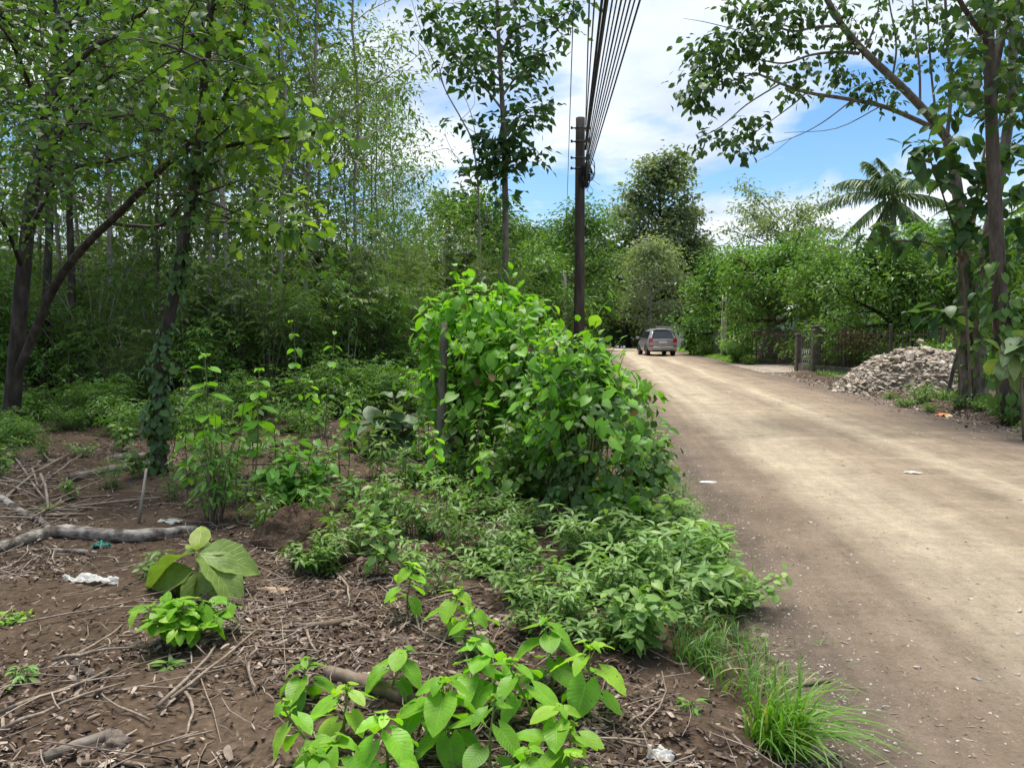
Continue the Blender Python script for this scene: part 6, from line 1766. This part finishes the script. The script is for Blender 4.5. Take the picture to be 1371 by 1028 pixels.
# barred fence towards the rubble
fa, fb = np.array([FX, YB - .25]), np.array([10.6, 24.3])
YF0, YF1 = 0.0, float(np.linalg.norm(fa - fb)); z = float(zg(FX, 26))
root = empty('barred_fence', (fb[0], fb[1], z), 'fence of thin rusty vertical bars running from the brown post to behind the rubble', 'fence')
root.rotation_euler = (0, 0, math.atan2(-(fa - fb)[0], (fa - fb)[1]))
g = Geo(); box(g, (-.08, 0, -.2), (.08, YF1 - YF0, .28)); g.build('footing', CONC, root, smooth=False)
for yy in np.arange(.2, YF1 - YF0, 2.0):
    g = Geo(); box(g, (-.04, yy - .04, .28), (.04, yy + .04, 1.7)); g.build('fence_post', IRON, root, smooth=False)
g = Geo()
for yy in np.arange(.0, YF1 - YF0, .155): box(g, (-.010, yy - .010, .28), (.010, yy + .010, 1.55 + .08 * math.sin(yy * 9)))
for zz_ in (.85, 1.42): box(g, (.012, 0, zz_ - .02), (.042, YF1 - YF0, zz_ + .02))
g.build('bars', IRON, root, smooth=False)
# rusty creeper on it
fc = fa + (fb - fa) * .36; yc = float(fc[1]); r = np.random.default_rng(981); n = 520
root = empty('fence_creeper', (fc[0] - .08, yc, float(zg(FX, yc))), 'rust-red creeper tangled over the top of the barred fence next to the brown post', 'creeper')
root.rotation_euler = (0, 0, math.atan2(-(fa - fb)[0], (fa - fb)[1])); p = np.stack([r.normal(0, .10, n), r.normal(0, .5, n), 1.25 + r.normal(0, .22, n)], 1); g = Geo()
leaves(g, 'crown', p, r.normal(0, 1, (n, 3)) - UP * .3, r.normal(0, 1, (n, 3)), .10 * r.uniform(.6, 1.2, n), r.uniform(0, 1, n)); g.build('foliage', RUSTY, root, smooth=False)
w = Geo()
for k in range(14):
    y0 = r.normal(0, .6); tube(w, [np.array([0, y0 * .6, 0]), np.array([r.normal(0, .08), y0 + .1, .8]), np.array([r.normal(0, .1), y0 + r.normal(0, .3), 1.5])], .006, 3)
w.build('stems', BARKB, root)
# climbers on the big trunks and the gate posts
def climber(label, pts, rad, n, ls, lm, seed, tm='heart'):
    r = np.random.default_rng(seed); pts = np.asarray(pts); base = pts[0].copy(); pth = smooth_path(pts - base, 5)
    root = empty('climbing_vine', base, label, 'vine'); w = Geo()
    az = np.linspace(0, 9, len(pth)); tube(w, pth + np.stack([np.cos(az), np.sin(az), 0 * az], 1) * rad * .95, .008, 4, cap=False); w.build('stem', BARKB, root)
    t = r.uniform(0, 1, n) ** .85; q = along(pth, t); a = r.uniform(0, 6.28, n); o = np.stack([np.cos(a), np.sin(a), 0 * a], 1)
    g = Geo(); leaves(g, tm, q + o * (rad * r.uniform(.9, 1.7, n))[:, None], o * .5 - UP + r.normal(0, .4, (n, 3)), o + UP * .5 + r.normal(0, .2, (n, 3)), ls * r.uniform(.6, 1.25, n), np.clip(r.normal(.45, .2, n), 0, 1)); g.build('foliage', lm, root)
climber('leafy vine climbing the lower part of the thickest roadside trunk', [P(u, v, b1[1]) for (u, v) in [(1352, 556), (1347, 480), (1340, 420), (1336, 350)]], .165, 170, .17, MID, 31)
climber('leafy vine climbing the pale thick trunk beside the rubble heap', [P(u, v, b2[1]) for (u, v) in [(1313, 542), (1311, 470), (1312, 400), (1318, 340)]], .15, 230, .13, MID, 32)
climber('thin vine on the slim trunk of the arching tree', [P(u, v, b3[1]) for (u, v) in [(1294, 540), (1293, 470), (1291, 380), (1286, 290)]], .13, 190, .13, DARK, 33)
climber('green creeper over the concrete gate post nearest the iron gate', [np.array([8.2, YA, .1]), np.array([8.2, YA, .8]), np.array([8.2, YA, 1.75])], .24, 110, .12, MID, 34, 'crown')
climber('sparse creeper over the brown post at the end of the barred fence', [np.array([8.2, YB, .1]), np.array([8.2, YB, .8]), np.array([8.25, YB + .1, 1.85])], .25, 90, .12, BRIGHT, 35, 'crown')
# low post-and-wire fence beyond the gate
PG = 'thin stakes of the wire fence beyond the gate'
YW0, YW1 = 41.0, 58.0
root = empty('wire_fence', (FX + .05, YW0, float(zg(FX, 45))), 'low wire fence on thin stakes along the grass beyond the gate', 'fence')
for k, yy in enumerate(np.arange(.3, YW1 - YW0, 1.3)):
    g = Geo(); tube(g, [np.array([0, yy, -.2]), np.array([.03 * math.sin(k * 3), yy, 1.15 + .12 * math.sin(k * 5)])], .035, 6); g.build('stake', BARKP if k % 3 else BARKB, root)
g = Geo()
for zz_ in (.35, .65, .95): tube(g, [np.array([-.03, 0, zz_]), np.array([-.03, (YW1 - YW0) / 2, zz_ - .05]), np.array([-.03, YW1 - YW0, zz_])], .006, 4)
g.build('wire', GALV, root)
yp = Yat(962); root = empty('concrete_post', (FX - .15, yp, float(zg(FX, yp))), 'cream square concrete post standing alone at the roadside hedge', 'post')
g = Geo(); box(g, (-.17, -.17, -.1), (.17, .17, 1.5)); bev(g.build('shaft', CREAM, root, smooth=False)); g = Geo(); box(g, (-.2, -.2, 1.5), (.2, .2, 1.56)); g.build('cap', CREAM, root, smooth=False)
b = at(968, 47, 0); root = empty('unfinished_column', b, 'unfinished concrete column with bare steel rods sticking out of its top', 'column')
g = Geo(); box(g, (-.14, -.14, -.1), (.14, .14, 2.7)); g.build('shaft', CREAM, root, smooth=False)
for sx_ in (-.1, .1):
    for sy_ in (-.1, .1):
        g = Geo(); tube(g, [np.array([sx_, sy_, 2.7]), np.array([sx_, sy_, 3.75 + sx_])], .022, 5); g.build('steel_rod', CREAM, root)
# hedge bushes on the right
bush('hedge_bush', 'dark rounded bush at the roadside left of the iron gate', 'bush', at(988, 39.5), 985, 1.5, .75, 60, 26, .15, 'crown', MID, low=.05)
bush('hedge_bush', 'pale green bush against the left end of the iron gate', 'bush', at(1003, 37.8), 986, .8, .5, 30, 20, .13, 'crown', BRIGHT, low=.05)
teak_shoot('broadleaf_plant', 'plant with big grey-green leaves right of the car, behind the wire fence', at(925, 54), 987, 2.9, 9, .65, TEAKD, stems=6, spread=1.6, tmpl='oval')
HG, HL = 'undergrowth behind the fence', 'leafy undergrowth bush behind the fence on the right'
hb = [bush('garden_bush', HL, 'bush', (0, -60, 0), 990 + k, 1.7, .9, 46, 24, .17, 'crown', lm, HG, low=.05) for k, lm in enumerate((MID, BRIGHT))]
used = set()
for (u, Y, k, s) in [(1110, 30, 1, .9), (1135, 29, 0, 1), (1165, 28, 0, 1), (1200, 27, 0, 1.1), (1230, 27, 1, 1.1), (1255, 24, 1, 1), (1275, 26, 0, 1.2), (1300, 25, 1, 1.2), (1325, 24, 1, 1), (1350, 24, 0, 1.1), (1375, 24, 1, 1.2), (1060, 42, 0, 1.2), (1030, 46, 1, 1.2),
                    (1085, 40, 1, 1), (1110, 40, 0, 1.2), (1150, 38, 1, 1.3), (1190, 36, 1, 1.3), (1230, 35, 0, 1.4), (1290, 33, 1, 1.4), (1340, 30, 0, 1.4), (945, 50, 1, .8), (975, 46, 1, .9), (1000, 52, 0, 1.4), (960, 60, 0, 1.5), (1310, 21.5, 1, .8), (1352, 20.5, 1, .8), (1378, 19.8, 0, .8), (1400, 22, 1, 1)]:
    loc = at(u, Y)
    if k not in used:
        used.add(k); o = hb[k]; o.location = tuple(loc); o.scale = (s, s, s)
    else: dup(hb[k], loc, rw.uniform(0, 6.28), s)

# ------------------------------------------------------------------ buildings glimpsed through the trees
WHITE = noise_mat('white_render', [(.3, (.58, .57, .53)), (.7, (.74, .73, .69))], 2, bump=.1)
ROOFM = noise_mat('pale_roof_sheet', [(.3, (.40, .46, .44)), (.7, (.60, .66, .63))], 1.5, rough=.5, bump=.1)
def house(name, label, cat, loc, L, W, h, rise, rz=0.0, windows=True, roofm=None):
    root = empty(name, loc, label, cat, rz=rz)
    g = Geo(); box(g, (-L / 2, -W / 2, -.3), (L / 2, W / 2, h)); g.build('wall', WHITE, root, smooth=False)
    g = Geo(); n = 60; xx = np.linspace(-L / 2 - .4, L / 2 + .4, n); c = .025 * np.sin(np.arange(n) * PI * .5)
    for s in (-1, 1):
        e = np.stack([xx, np.full(n, s * (W / 2 + .4)), h - .05 + c], 1); t = np.stack([xx, np.zeros(n), h + rise + c], 1)
        e2, t2 = e - UP * .04, t - UP * .04
        k = np.arange(n - 1)
        g.add(np.concatenate([e, t, e2, t2]), np.concatenate([np.stack([k, k + 1, n + k + 1, n + k], 1), np.stack([2 * n + k + 1, 2 * n + k, 3 * n + k, 3 * n + k + 1], 1), np.stack([k + 1, k, 2 * n + k, 2 * n + k + 1], 1)]))
    g.build('roof', roofm or ROOFM, root, smooth=False)
    g = Geo(); V = [[-L / 2, -W / 2, h], [-L / 2, W / 2, h], [-L / 2, 0, h + rise * .9], [L / 2, -W / 2, h], [L / 2, W / 2, h], [L / 2, 0, h + rise * .9]]
    g.add(V, None, [[0, 2, 1], [3, 4, 5]]); g.build('gable', WHITE, root, smooth=False)
    if windows:
        for xx_ in (-L / 4, L / 4):
            g = Geo(); box(g, (xx_ - .5, -W / 2 - .03, .9), (xx_ + .5, -W / 2 + .02, 2.0)); wn = g.build('window', plain('window_frame', (.5, .5, .48), .5), root, smooth=False)
            g = Geo(); box(g, (xx_ - .44, -W / 2 - .036, .96), (xx_ + .44, -W / 2 - .031, 1.94)); g.build('pane', plain('dark_glass', (.03, .04, .045), .1), wn, smooth=False)
house('small_house', 'small house with a pale metal roof glimpsed through the leaves behind the gate posts', 'house', at(1098, 50, 0), 5.5, 5, 2.5, .7, rz=.25)
house('white_house', 'white house glimpsed between the trees at the right edge', 'house', at(1385, 33, 0), 7, 5, 2.9, 1.2, rz=-.5)
b = at(893, 86, 0); root = empty('white_shed', b, 'white corrugated metal shed beyond the parked car', 'shed')
g = Geo(); n = 70; xx = np.linspace(-1.0, 2.4, n); c = .03 * np.sin(np.arange(n) * PI * .5); k = np.arange(n - 1)
lo = np.stack([xx, c, np.full(n, -.3)], 1); hi = np.stack([xx, c, np.full(n, 2.35)], 1)
g.add(np.concatenate([lo, hi]), np.stack([k, k + 1, n + k + 1, n + k], 1)); box(g, (-1.0, .05, -.3), (2.4, 3, 2.33)); g.build('wall', WHITE, root, smooth=False)
g = Geo(); box(g, (-1.15, -.15, 2.36), (2.55, 3.2, 2.44)); g.build('roof', ROOFM, root, smooth=False)

# ------------------------------------------------------------------ utility poles and cables
POLEM = noise_mat('weathered_pole', [(.3, (.03, .024, .019)), (.5, (.065, .052, .041)), (.75, (.14, .115, .09))], 7, stretch=(1, 1, .12), bump=.5)
BLACK = plain('cable_black', (.012, .012, .013), .5)
GREYC = plain('cable_grey', (.07, .07, .075), .5)
PY = 24.0
pb = at(775, PY, 0); pt = P(777, 158, PY) - pb
root = empty('utility_pole', pb, 'tall dark utility pole beside the road carrying the bundle of cables', 'utility pole')
g = Geo(); t = np.linspace(0, 1, 12); pp = np.stack([pt[0] * t, pt[1] * t, -.3 + (pt[2] + .3) * t], 1); tube(g, pp, .175 - .035 * t, 14, rough=.02, rng=np.random.default_rng(3)); g.build('shaft', POLEM, root)
for v in (172, 190, 212, 226):
    z = P(777, v, PY)[2] - pb[2]; q = np.array([pt[0] * z / pt[2], 0, z])
    g = Geo(); tube(g, [q - UP * .03, q + UP * .03], .155, 14); g.build('clamp', GREYC, root)
    g = Geo(); tube(g, [q + np.array([-.28, -.05, 0]), q + np.array([.30, -.05, 0])], .022, 6); tube(g, [q + np.array([.27, -.05, -.05]), q + np.array([.27, -.05, .10])], .035, 8); tube(g, [q + np.array([-.26, -.05, -.03]), q + np.array([-.26, -.05, .05])], .03, 8); g.build('bracket', BLACK, root)
r = np.random.default_rng(991); g = Geo()
q0 = P(785, 232, PY - .2) - pb
for k in range(26):
    t = np.linspace(0, 2 * PI * r.uniform(.6, 1.3), 14); ra, rb_ = r.uniform(.05, .16), r.uniform(.08, .30)
    o = q0 + r.normal(0, .07, 3) * np.array([1, 1, 1.8]); a = r.uniform(-.6, .6)
    tube(g, np.stack([o[0] + ra * np.cos(t) * math.cos(a), o[1] + ra * np.cos(t) * math.sin(a), o[2] + rb_ * np.sin(t)], 1), .011, 4, cap=False)
for k in range(9):
    o = q0 + r.normal(0, .08, 3); e = o + np.array([r.uniform(0, .28), r.uniform(-.1, .1), r.uniform(-.55, -.1)])
    tube(g, smooth_path([o, (o + e) / 2 + r.normal(0, .08, 3), e], 4), .007, 4, cap=False)
box(g, tuple(q0 + np.array([-.14, -.1, -.42])), tuple(q0 + np.array([.06, .08, -.12]))); box(g, tuple(q0 + np.array([-.10, -.12, .02])), tuple(q0 + np.array([.10, .06, .25])))
g.build('cable_tangle', BLACK, root)
def cable(pts, rad, label, mat=None, group='cables over the road verge', sag=0.0):
    a, b = np.asarray(pts[0]), np.asarray(pts[1]); t = np.linspace(0, 1, 30)
    p = a + (b - a) * t[:, None] - UP * (sag * 4 * t * (1 - t))[:, None]
    g = Geo(); tube(g, p - a, rad, 6); o = g.build('overhead_cable', mat or BLACK); o.location = tuple(a)
    tag(o, label, 'cable', group)
for i, (u, va, rad, lab) in enumerate([(789, 168, .010, 'leftmost thin cable of the bundle running up from the pole top'), (796, 176, .010, 'second thin cable from the left in the bundle above the pole'), (806, 190, .016, 'dark cable hugging the left of the thick black one'), (812, 200, .025, 'thickest black cable in the middle of the bundle above the pole'),
                                       (820, 214, .010, 'thin cable just right of the thickest black one'), (826, 220, .009, 'second thin cable right of the thickest black one'), (832, 224, .011, 'third thin cable right of the thickest black one'), (838, 230, .009, 'fourth thin cable right of the thickest black one'),
                                       (844, 234, .010, 'third cable from the right edge of the bundle'), (850, 239, .009, 'second cable from the right edge of the bundle'), (857, 244, .011, 'rightmost cable of the bundle above the pole')]):
    A = P(784, va, PY - .2); B = P(u, 0, 12.0); cable((A, A + (B - A) * 3.1), rad * 1.5, lab, BLACK if rad > .0105 else GREYC)
p2b = at(757, 60, 0); p2t = P(756, 362, 60) - p2b
root = empty('utility_pole', p2b, 'pale far utility pole half hidden by trees behind the dark pole', 'utility pole')
g = Geo(); t = np.linspace(0, 1, 8); tube(g, np.stack([p2t[0] * t, p2t[1] * t, p2t[2] * t], 1), .17 - .04 * t, 10); g.build('shaft', CREAM, root)
g = Geo(); box(g, tuple(p2t + np.array([-.7, -.08, -.5])), tuple(p2t + np.array([.7, .02, -.4]))); g.build('crossarm', GREYC, root)
B = P(768, 0, 14.0); A = P(757, 340, 59.5); cable((A, A + (B - A) * 1.5), .012, 'lone thin cable hanging left of the utility pole', GREYC)
for i, (va, dz, lab) in enumerate([(205, 0, 'upper cable running on from the dark pole to the far pale pole'), (240, -.3, 'lower cable running on from the dark pole to the far pale pole')]):
    cable((P(779, va, PY + .2), p2b + p2t + UP * (dz - .2)), .010, lab, GREYC, sag=.5)
for (u, v, lab) in [(835, 432, 'service cable dropping from the far pole towards the right'), (840, 415, 'upper service cable from the far pole towards the flowering tree')]:
    cable((p2b + p2t - UP * .6, P(u, v, 75)), .012, lab, CREAM, sag=.3)
pb = at(801, 112, 0); root = empty('roadside_post', pb, 'thin pale post at the far end of the road', 'post'); g = Geo(); tube(g, [np.zeros(3), UP * 2.0, UP * (P(801, 430, 112)[2] - pb[2])], .09, 8); g.build('shaft', CREAM, root)
g = Geo(); tube(g, [UP * 3.4, UP * 3.5 + np.array([.8, 0, .1])], .05, 6); g.build('arm', CREAM, root)
pb = at(785.5, 100, 0); root = empty('white_gatepost', pb, 'white painted gatepost at the far left end of the road', 'post'); g = Geo(); box(g, (-.3, -.2, -.2), (.3, .2, P(785, 449, 100)[2] - pb[2])); g.build('shaft', WHITE, root, smooth=False)
g = Geo(); box(g, (-.36, -.26, P(785, 449, 100)[2] - pb[2]), (.36, .26, P(785, 448, 100)[2] - pb[2])); g.build('cap', WHITE, root, smooth=False)

# ------------------------------------------------------------------ the car
def car():
    Y = 49.0; x = P(887.5, 470, Y)[0]; z0 = float(road_z(x, Y + 2))
    root = empty('parked_car', (x, Y, z0 - .005), rz=.11, label= 'dusty silver-grey five-door car seen from behind on the dirt road', cat='car')
    BODY = noise_mat('dusty_silver_paint', [(.3, (.35, .335, .33)), (.7, (.46, .44, .43))], 3, rough=.32, bump=0, metal=.5, spec=.5)
    GLASS = plain('tinted_glass', (.02, .025, .03), .06, spec=.6)
    DRK = plain('black_trim', (.02, .02, .02), .6); RED = plain('tail_lamp_red', (.45, .02, .02), .2, coat=.5); SIL = plain('wheel_alloy', (.42, .42, .43), .35, .8); WHT = plain('plate_white', (.65, .65, .62), .5)
    # stations along the car: y, belt half width, belt z, roof half width, roof z, sill z, hood flag
    st = [(0.02, .78, .98, .70, 1.00, .42), (.06, .88, 1.05, .72, 1.12, .34), (.22, .915, 1.08, .66, 1.44, .30), (.42, .925, 1.08, .64, 1.64, .28), (.9, .93, 1.07, .66, 1.715, .26), (1.7, .935, 1.05, .67, 1.735, .25),
          (2.5, .93, 1.03, .65, 1.69, .25), (2.95, .925, 1.02, .62, 1.55, .25), (3.5, .92, 1.00, .70, 1.10, .25), (4.1, .89, .93, .66, .97, .28), (4.5, .82, .80, .6, .83, .32), (4.62, .70, .66, .5, .68, .38)]
    V = []
    for (y, bw, bz, rw_, rz_, sz) in st:
        V += [(0, y, sz), (bw * .82, y, sz), (bw * .96, y, sz + .10), (bw * 1.0, y, (sz + bz) / 2), (bw * .99, y, bz), (rw_ * 1.02, y, rz_ - .07), (rw_ * .86, y, rz_ - .01), (0, y, rz_ + .02)]
    V = np.array(V); m = len(st); k = 8
    Q = []
    Vm = V * np.array([-1, 1, 1]); VV = np.concatenate([V, Vm]); off = len(V)
    for i in range(m - 1):
        for j in range(k - 1):
            a, b, c, d = i * k + j, (i + 1) * k + j, (i + 1) * k + j + 1, i * k + j + 1
            Q.append((a, b, c, d)); Q.append((off + d, off + c, off + b, off + a))
    for j in range(k - 1):
        Q.append((j, j + 1, off + j + 1, off + j)); e = (m - 1) * k; Q.append((off + e + j, off + e + j + 1, e + j + 1, e + j))
    g = Geo(); g.add(VV, Q); o = g.build('body', BODY, root)
    mg = o.modifiers.new('weld', 'WELD'); mg.merge_threshold = .002
    sb = o.modifiers.new('smooth', 'SUBSURF'); sb.levels = sb.render_levels = 2
    def slab(pts, th, mat, name, par=root):
        p = np.array(pts, float); n_ = unit(np.cross(p[1] - p[0], p[2] - p[0])); g = Geo()
        g.add(np.concatenate([p, p + n_ * th]), [[3, 2, 1, 0], [4, 5, 6, 7], [0, 1, 5, 4], [1, 2, 6, 5], [2, 3, 7, 6], [3, 0, 4, 7]]); o = g.build(name, mat, par, smooth=False); return bev(o, .008)
    slab([(-.69, .055, 1.13), (.69, .055, 1.13), (.57, .345, 1.58), (-.57, .345, 1.58)], .035, GLASS, 'rear_window')
    for s in (-1, 1):
        def S(a): return a if s > 0 else a[::-1]
        f = lambda y, z: (s * (.945 - (z - 1.06) * .46), y, z)
        for (y0, y1, y0t, y1t) in ((.50, 1.30, .62, 1.30), (1.38, 2.28, 1.38, 2.28), (2.36, 3.25, 2.36, 2.78)):
            slab(S([f(y0, 1.12), f(y1, 1.12), f(y1t, 1.56), f(y0t, 1.56)]), .025, GLASS, 'side_window')
        slab(S([(s * .62, .0, .88), (s * .90, .06, .88), (s * .86, .075, 1.14), (s * .66, .03, 1.14)]), .03, RED, 'tail_light') if s > 0 else slab([(-.90, .06, .88), (-.62, .0, .88), (-.66, .03, 1.14), (-.86, .075, 1.14)], .03, RED, 'tail_light')
        slab([(s * .74 - .12, -.045, .60), (s * .74 + .12, -.045, .60), (s * .74 + .12, -.04, .68), (s * .74 - .12, -.04, .68)], .02, RED, 'reflector')
        g = Geo(); box(g, (s * 1.08 - .11, 3.02, 1.05), (s * 1.08 + .11, 3.14, 1.22)); bev(g.build('mirror', BODY, root, smooth=False), .03)
        g = Geo(); tube(g, [np.array([s * .60, .6, 1.70]), np.array([s * .62, 1.2, 1.78]), np.array([s * .62, 2.2, 1.77]), np.array([s * .58, 2.7, 1.66])], .018, 6); g.build('roof_rail', DRK, root)
        for yy in (.86, 3.58):
            def lathe(pro, name, mat, par):
                g = Geo(); n = 28; a = np.linspace(0, 2 * PI, n, endpoint=False); V = np.concatenate([np.stack([np.full(n, x_), rr_ * np.cos(a), rr_ * np.sin(a)], 1) for (x_, rr_) in pro])
                Q = []
                for i in range(len(pro) - 1):
                    for j in range(n): Q.append((i * n + j, i * n + (j + 1) % n, (i + 1) * n + (j + 1) % n, (i + 1) * n + j))
                g.add(V * np.array([s, 1, 1]), Q); return g.build(name, mat, par)
            wh = empty('wheel', (s * .80, yy, .345)); wh.parent = root; del_ = lathe([(-.11, .22), (-.12, .31), (-.09, .345), (.09, .345), (.12, .31), (.115, .23)], 'tyre', DRK, wh)
            lathe([(.10, .235), (.085, .20), (.06, .10), (.075, .04), (.075, .001)], 'rim', SIL, wh)
            g = Geo(); t = np.linspace(-.15, PI + .15, 18); tube(g, np.stack([np.full(18, s * .915), yy + .40 * np.cos(t), .36 + .40 * np.sin(t)], 1), .045, 6); g.build('wheel_arch', DRK, root)
    g = Geo(); box(g, (-.86, -.07, .36), (.86, .25, .62)); bv_ = bev(g.build('rear_bumper', BODY, root, smooth=False), .06); bv_.modifiers[0].segments = 3
    g = Geo(); box(g, (-.70, -.078, .30), (.70, .12, .42)); bev(g.build('bumper_skirt', DRK, root, smooth=False), .03)
    slab([(-.26, -.02, .82), (.26, -.02, .82), (.26, -.01, .95), (-.26, -.01, .95)], .02, WHT, 'number_plate')
    g = Geo(); box(g, (-.60, .30, 1.66), (.60, .62, 1.71)); bev(g.build('roof_spoiler', BODY, root, smooth=False), .02)
    g = Geo(); tube(g, [np.array([-.25, .03, 1.13]), np.array([.05, .03, 1.20])], .012, 5); g.build('rear_wiper', DRK, root)


car()

# ------------------------------------------------------------------ the distant walker
def person():
    Y = 150.0; x = P(793, 465, Y)[0]; z = float(zg(x, Y)) + .02
    z = max(z, float(road_z(np.array(max(x, ROAD_L)), np.array(Y))))
    def skin(name, verts, edges, radii, mat, parent, root_i=0):
        me = bpy.data.meshes.new(name); me.from_pydata(verts, edges, []); o = bpy.data.objects.new(name, me); col.objects.link(o); me.materials.append(mat)
        m = o.modifiers.new('skin', 'SKIN')
        for i, rr_ in enumerate(radii): me.skin_vertices[0].data[i].radius = rr_ if isinstance(rr_, tuple) else (rr_, rr_)
        me.skin_vertices[0].data[root_i].use_root = True; m.use_smooth_shade = True
        s = o.modifiers.new('sub', 'SUBSURF'); s.levels = s.render_levels = 2
        if parent: o.parent = parent
        return o
    root = empty('person', (x, Y, z), 'person in a white shirt and dark trousers walking far down the road', 'person')
    V = [(0, 0, .95), (0, 0, 1.15), (0, 0, 1.38), (0, 0, 1.48), (0, .01, 1.56), (0, .01, 1.68), (.10, 0, .90), (.11, .10, .50), (.11, .02, .09), (.11, .14, .04), (-.10, 0, .90), (-.11, -.08, .50), (-.11, -.22, .12), (-.11, -.10, .05),
         (.19, 0, 1.40), (.23, -.06, 1.12), (.24, .02, .86), (.24, .05, .78), (-.19, 0, 1.40), (-.23, .05, 1.12), (-.24, .14, .88), (-.24, .18, .80)]
    E = [(0, 1), (1, 2), (2, 3), (3, 4), (4, 5), (0, 6), (6, 7), (7, 8), (8, 9), (0, 10), (10, 11), (11, 12), (12, 13), (2, 14), (14, 15), (15, 16), (16, 17), (2, 18), (18, 19), (19, 20), (20, 21)]
    R_ = [(.14, .10), (.13, .095), (.15, .10), .055, .075, .085, .085, .06, .042, .04, .085, .06, .042, .04, .05, .042, .032, .035, .05, .042, .032, .035]
    skin('body', V, E, R_, plain('skin_brown', (.22, .12, .075), .6), root)
    skin('shirt', [(0, 0, .93), (0, 0, 1.15), (0, 0, 1.38), (0, 0, 1.46), (.19, 0, 1.40), (.23, -.05, 1.16), (-.19, 0, 1.40), (-.23, .04, 1.16)], [(0, 1), (1, 2), (2, 3), (2, 4), (4, 5), (2, 6), (6, 7)], [(.18, .13), (.165, .12), (.18, .125), .08, .075, .07, .075, .07], plain('white_shirt', (.75, .74, .72), .8), root, 1)
    skin('trousers', [(0, 0, .97), (.10, 0, .88), (.11, .10, .50), (.11, .03, .13), (-.10, 0, .88), (-.11, -.08, .50), (-.11, -.21, .16)], [(0, 1), (1, 2), (2, 3), (0, 4), (4, 5), (5, 6)], [(.17, .13), .11, .085, .07, .11, .085, .07], plain('dark_trousers', (.03, .03, .04), .8), root)
    skin('hair', [(0, -.015, 1.66), (0, -.02, 1.74)], [(0, 1)], [.095, .07], plain('dark_hair', (.015, .012, .01), .6), root)


person()
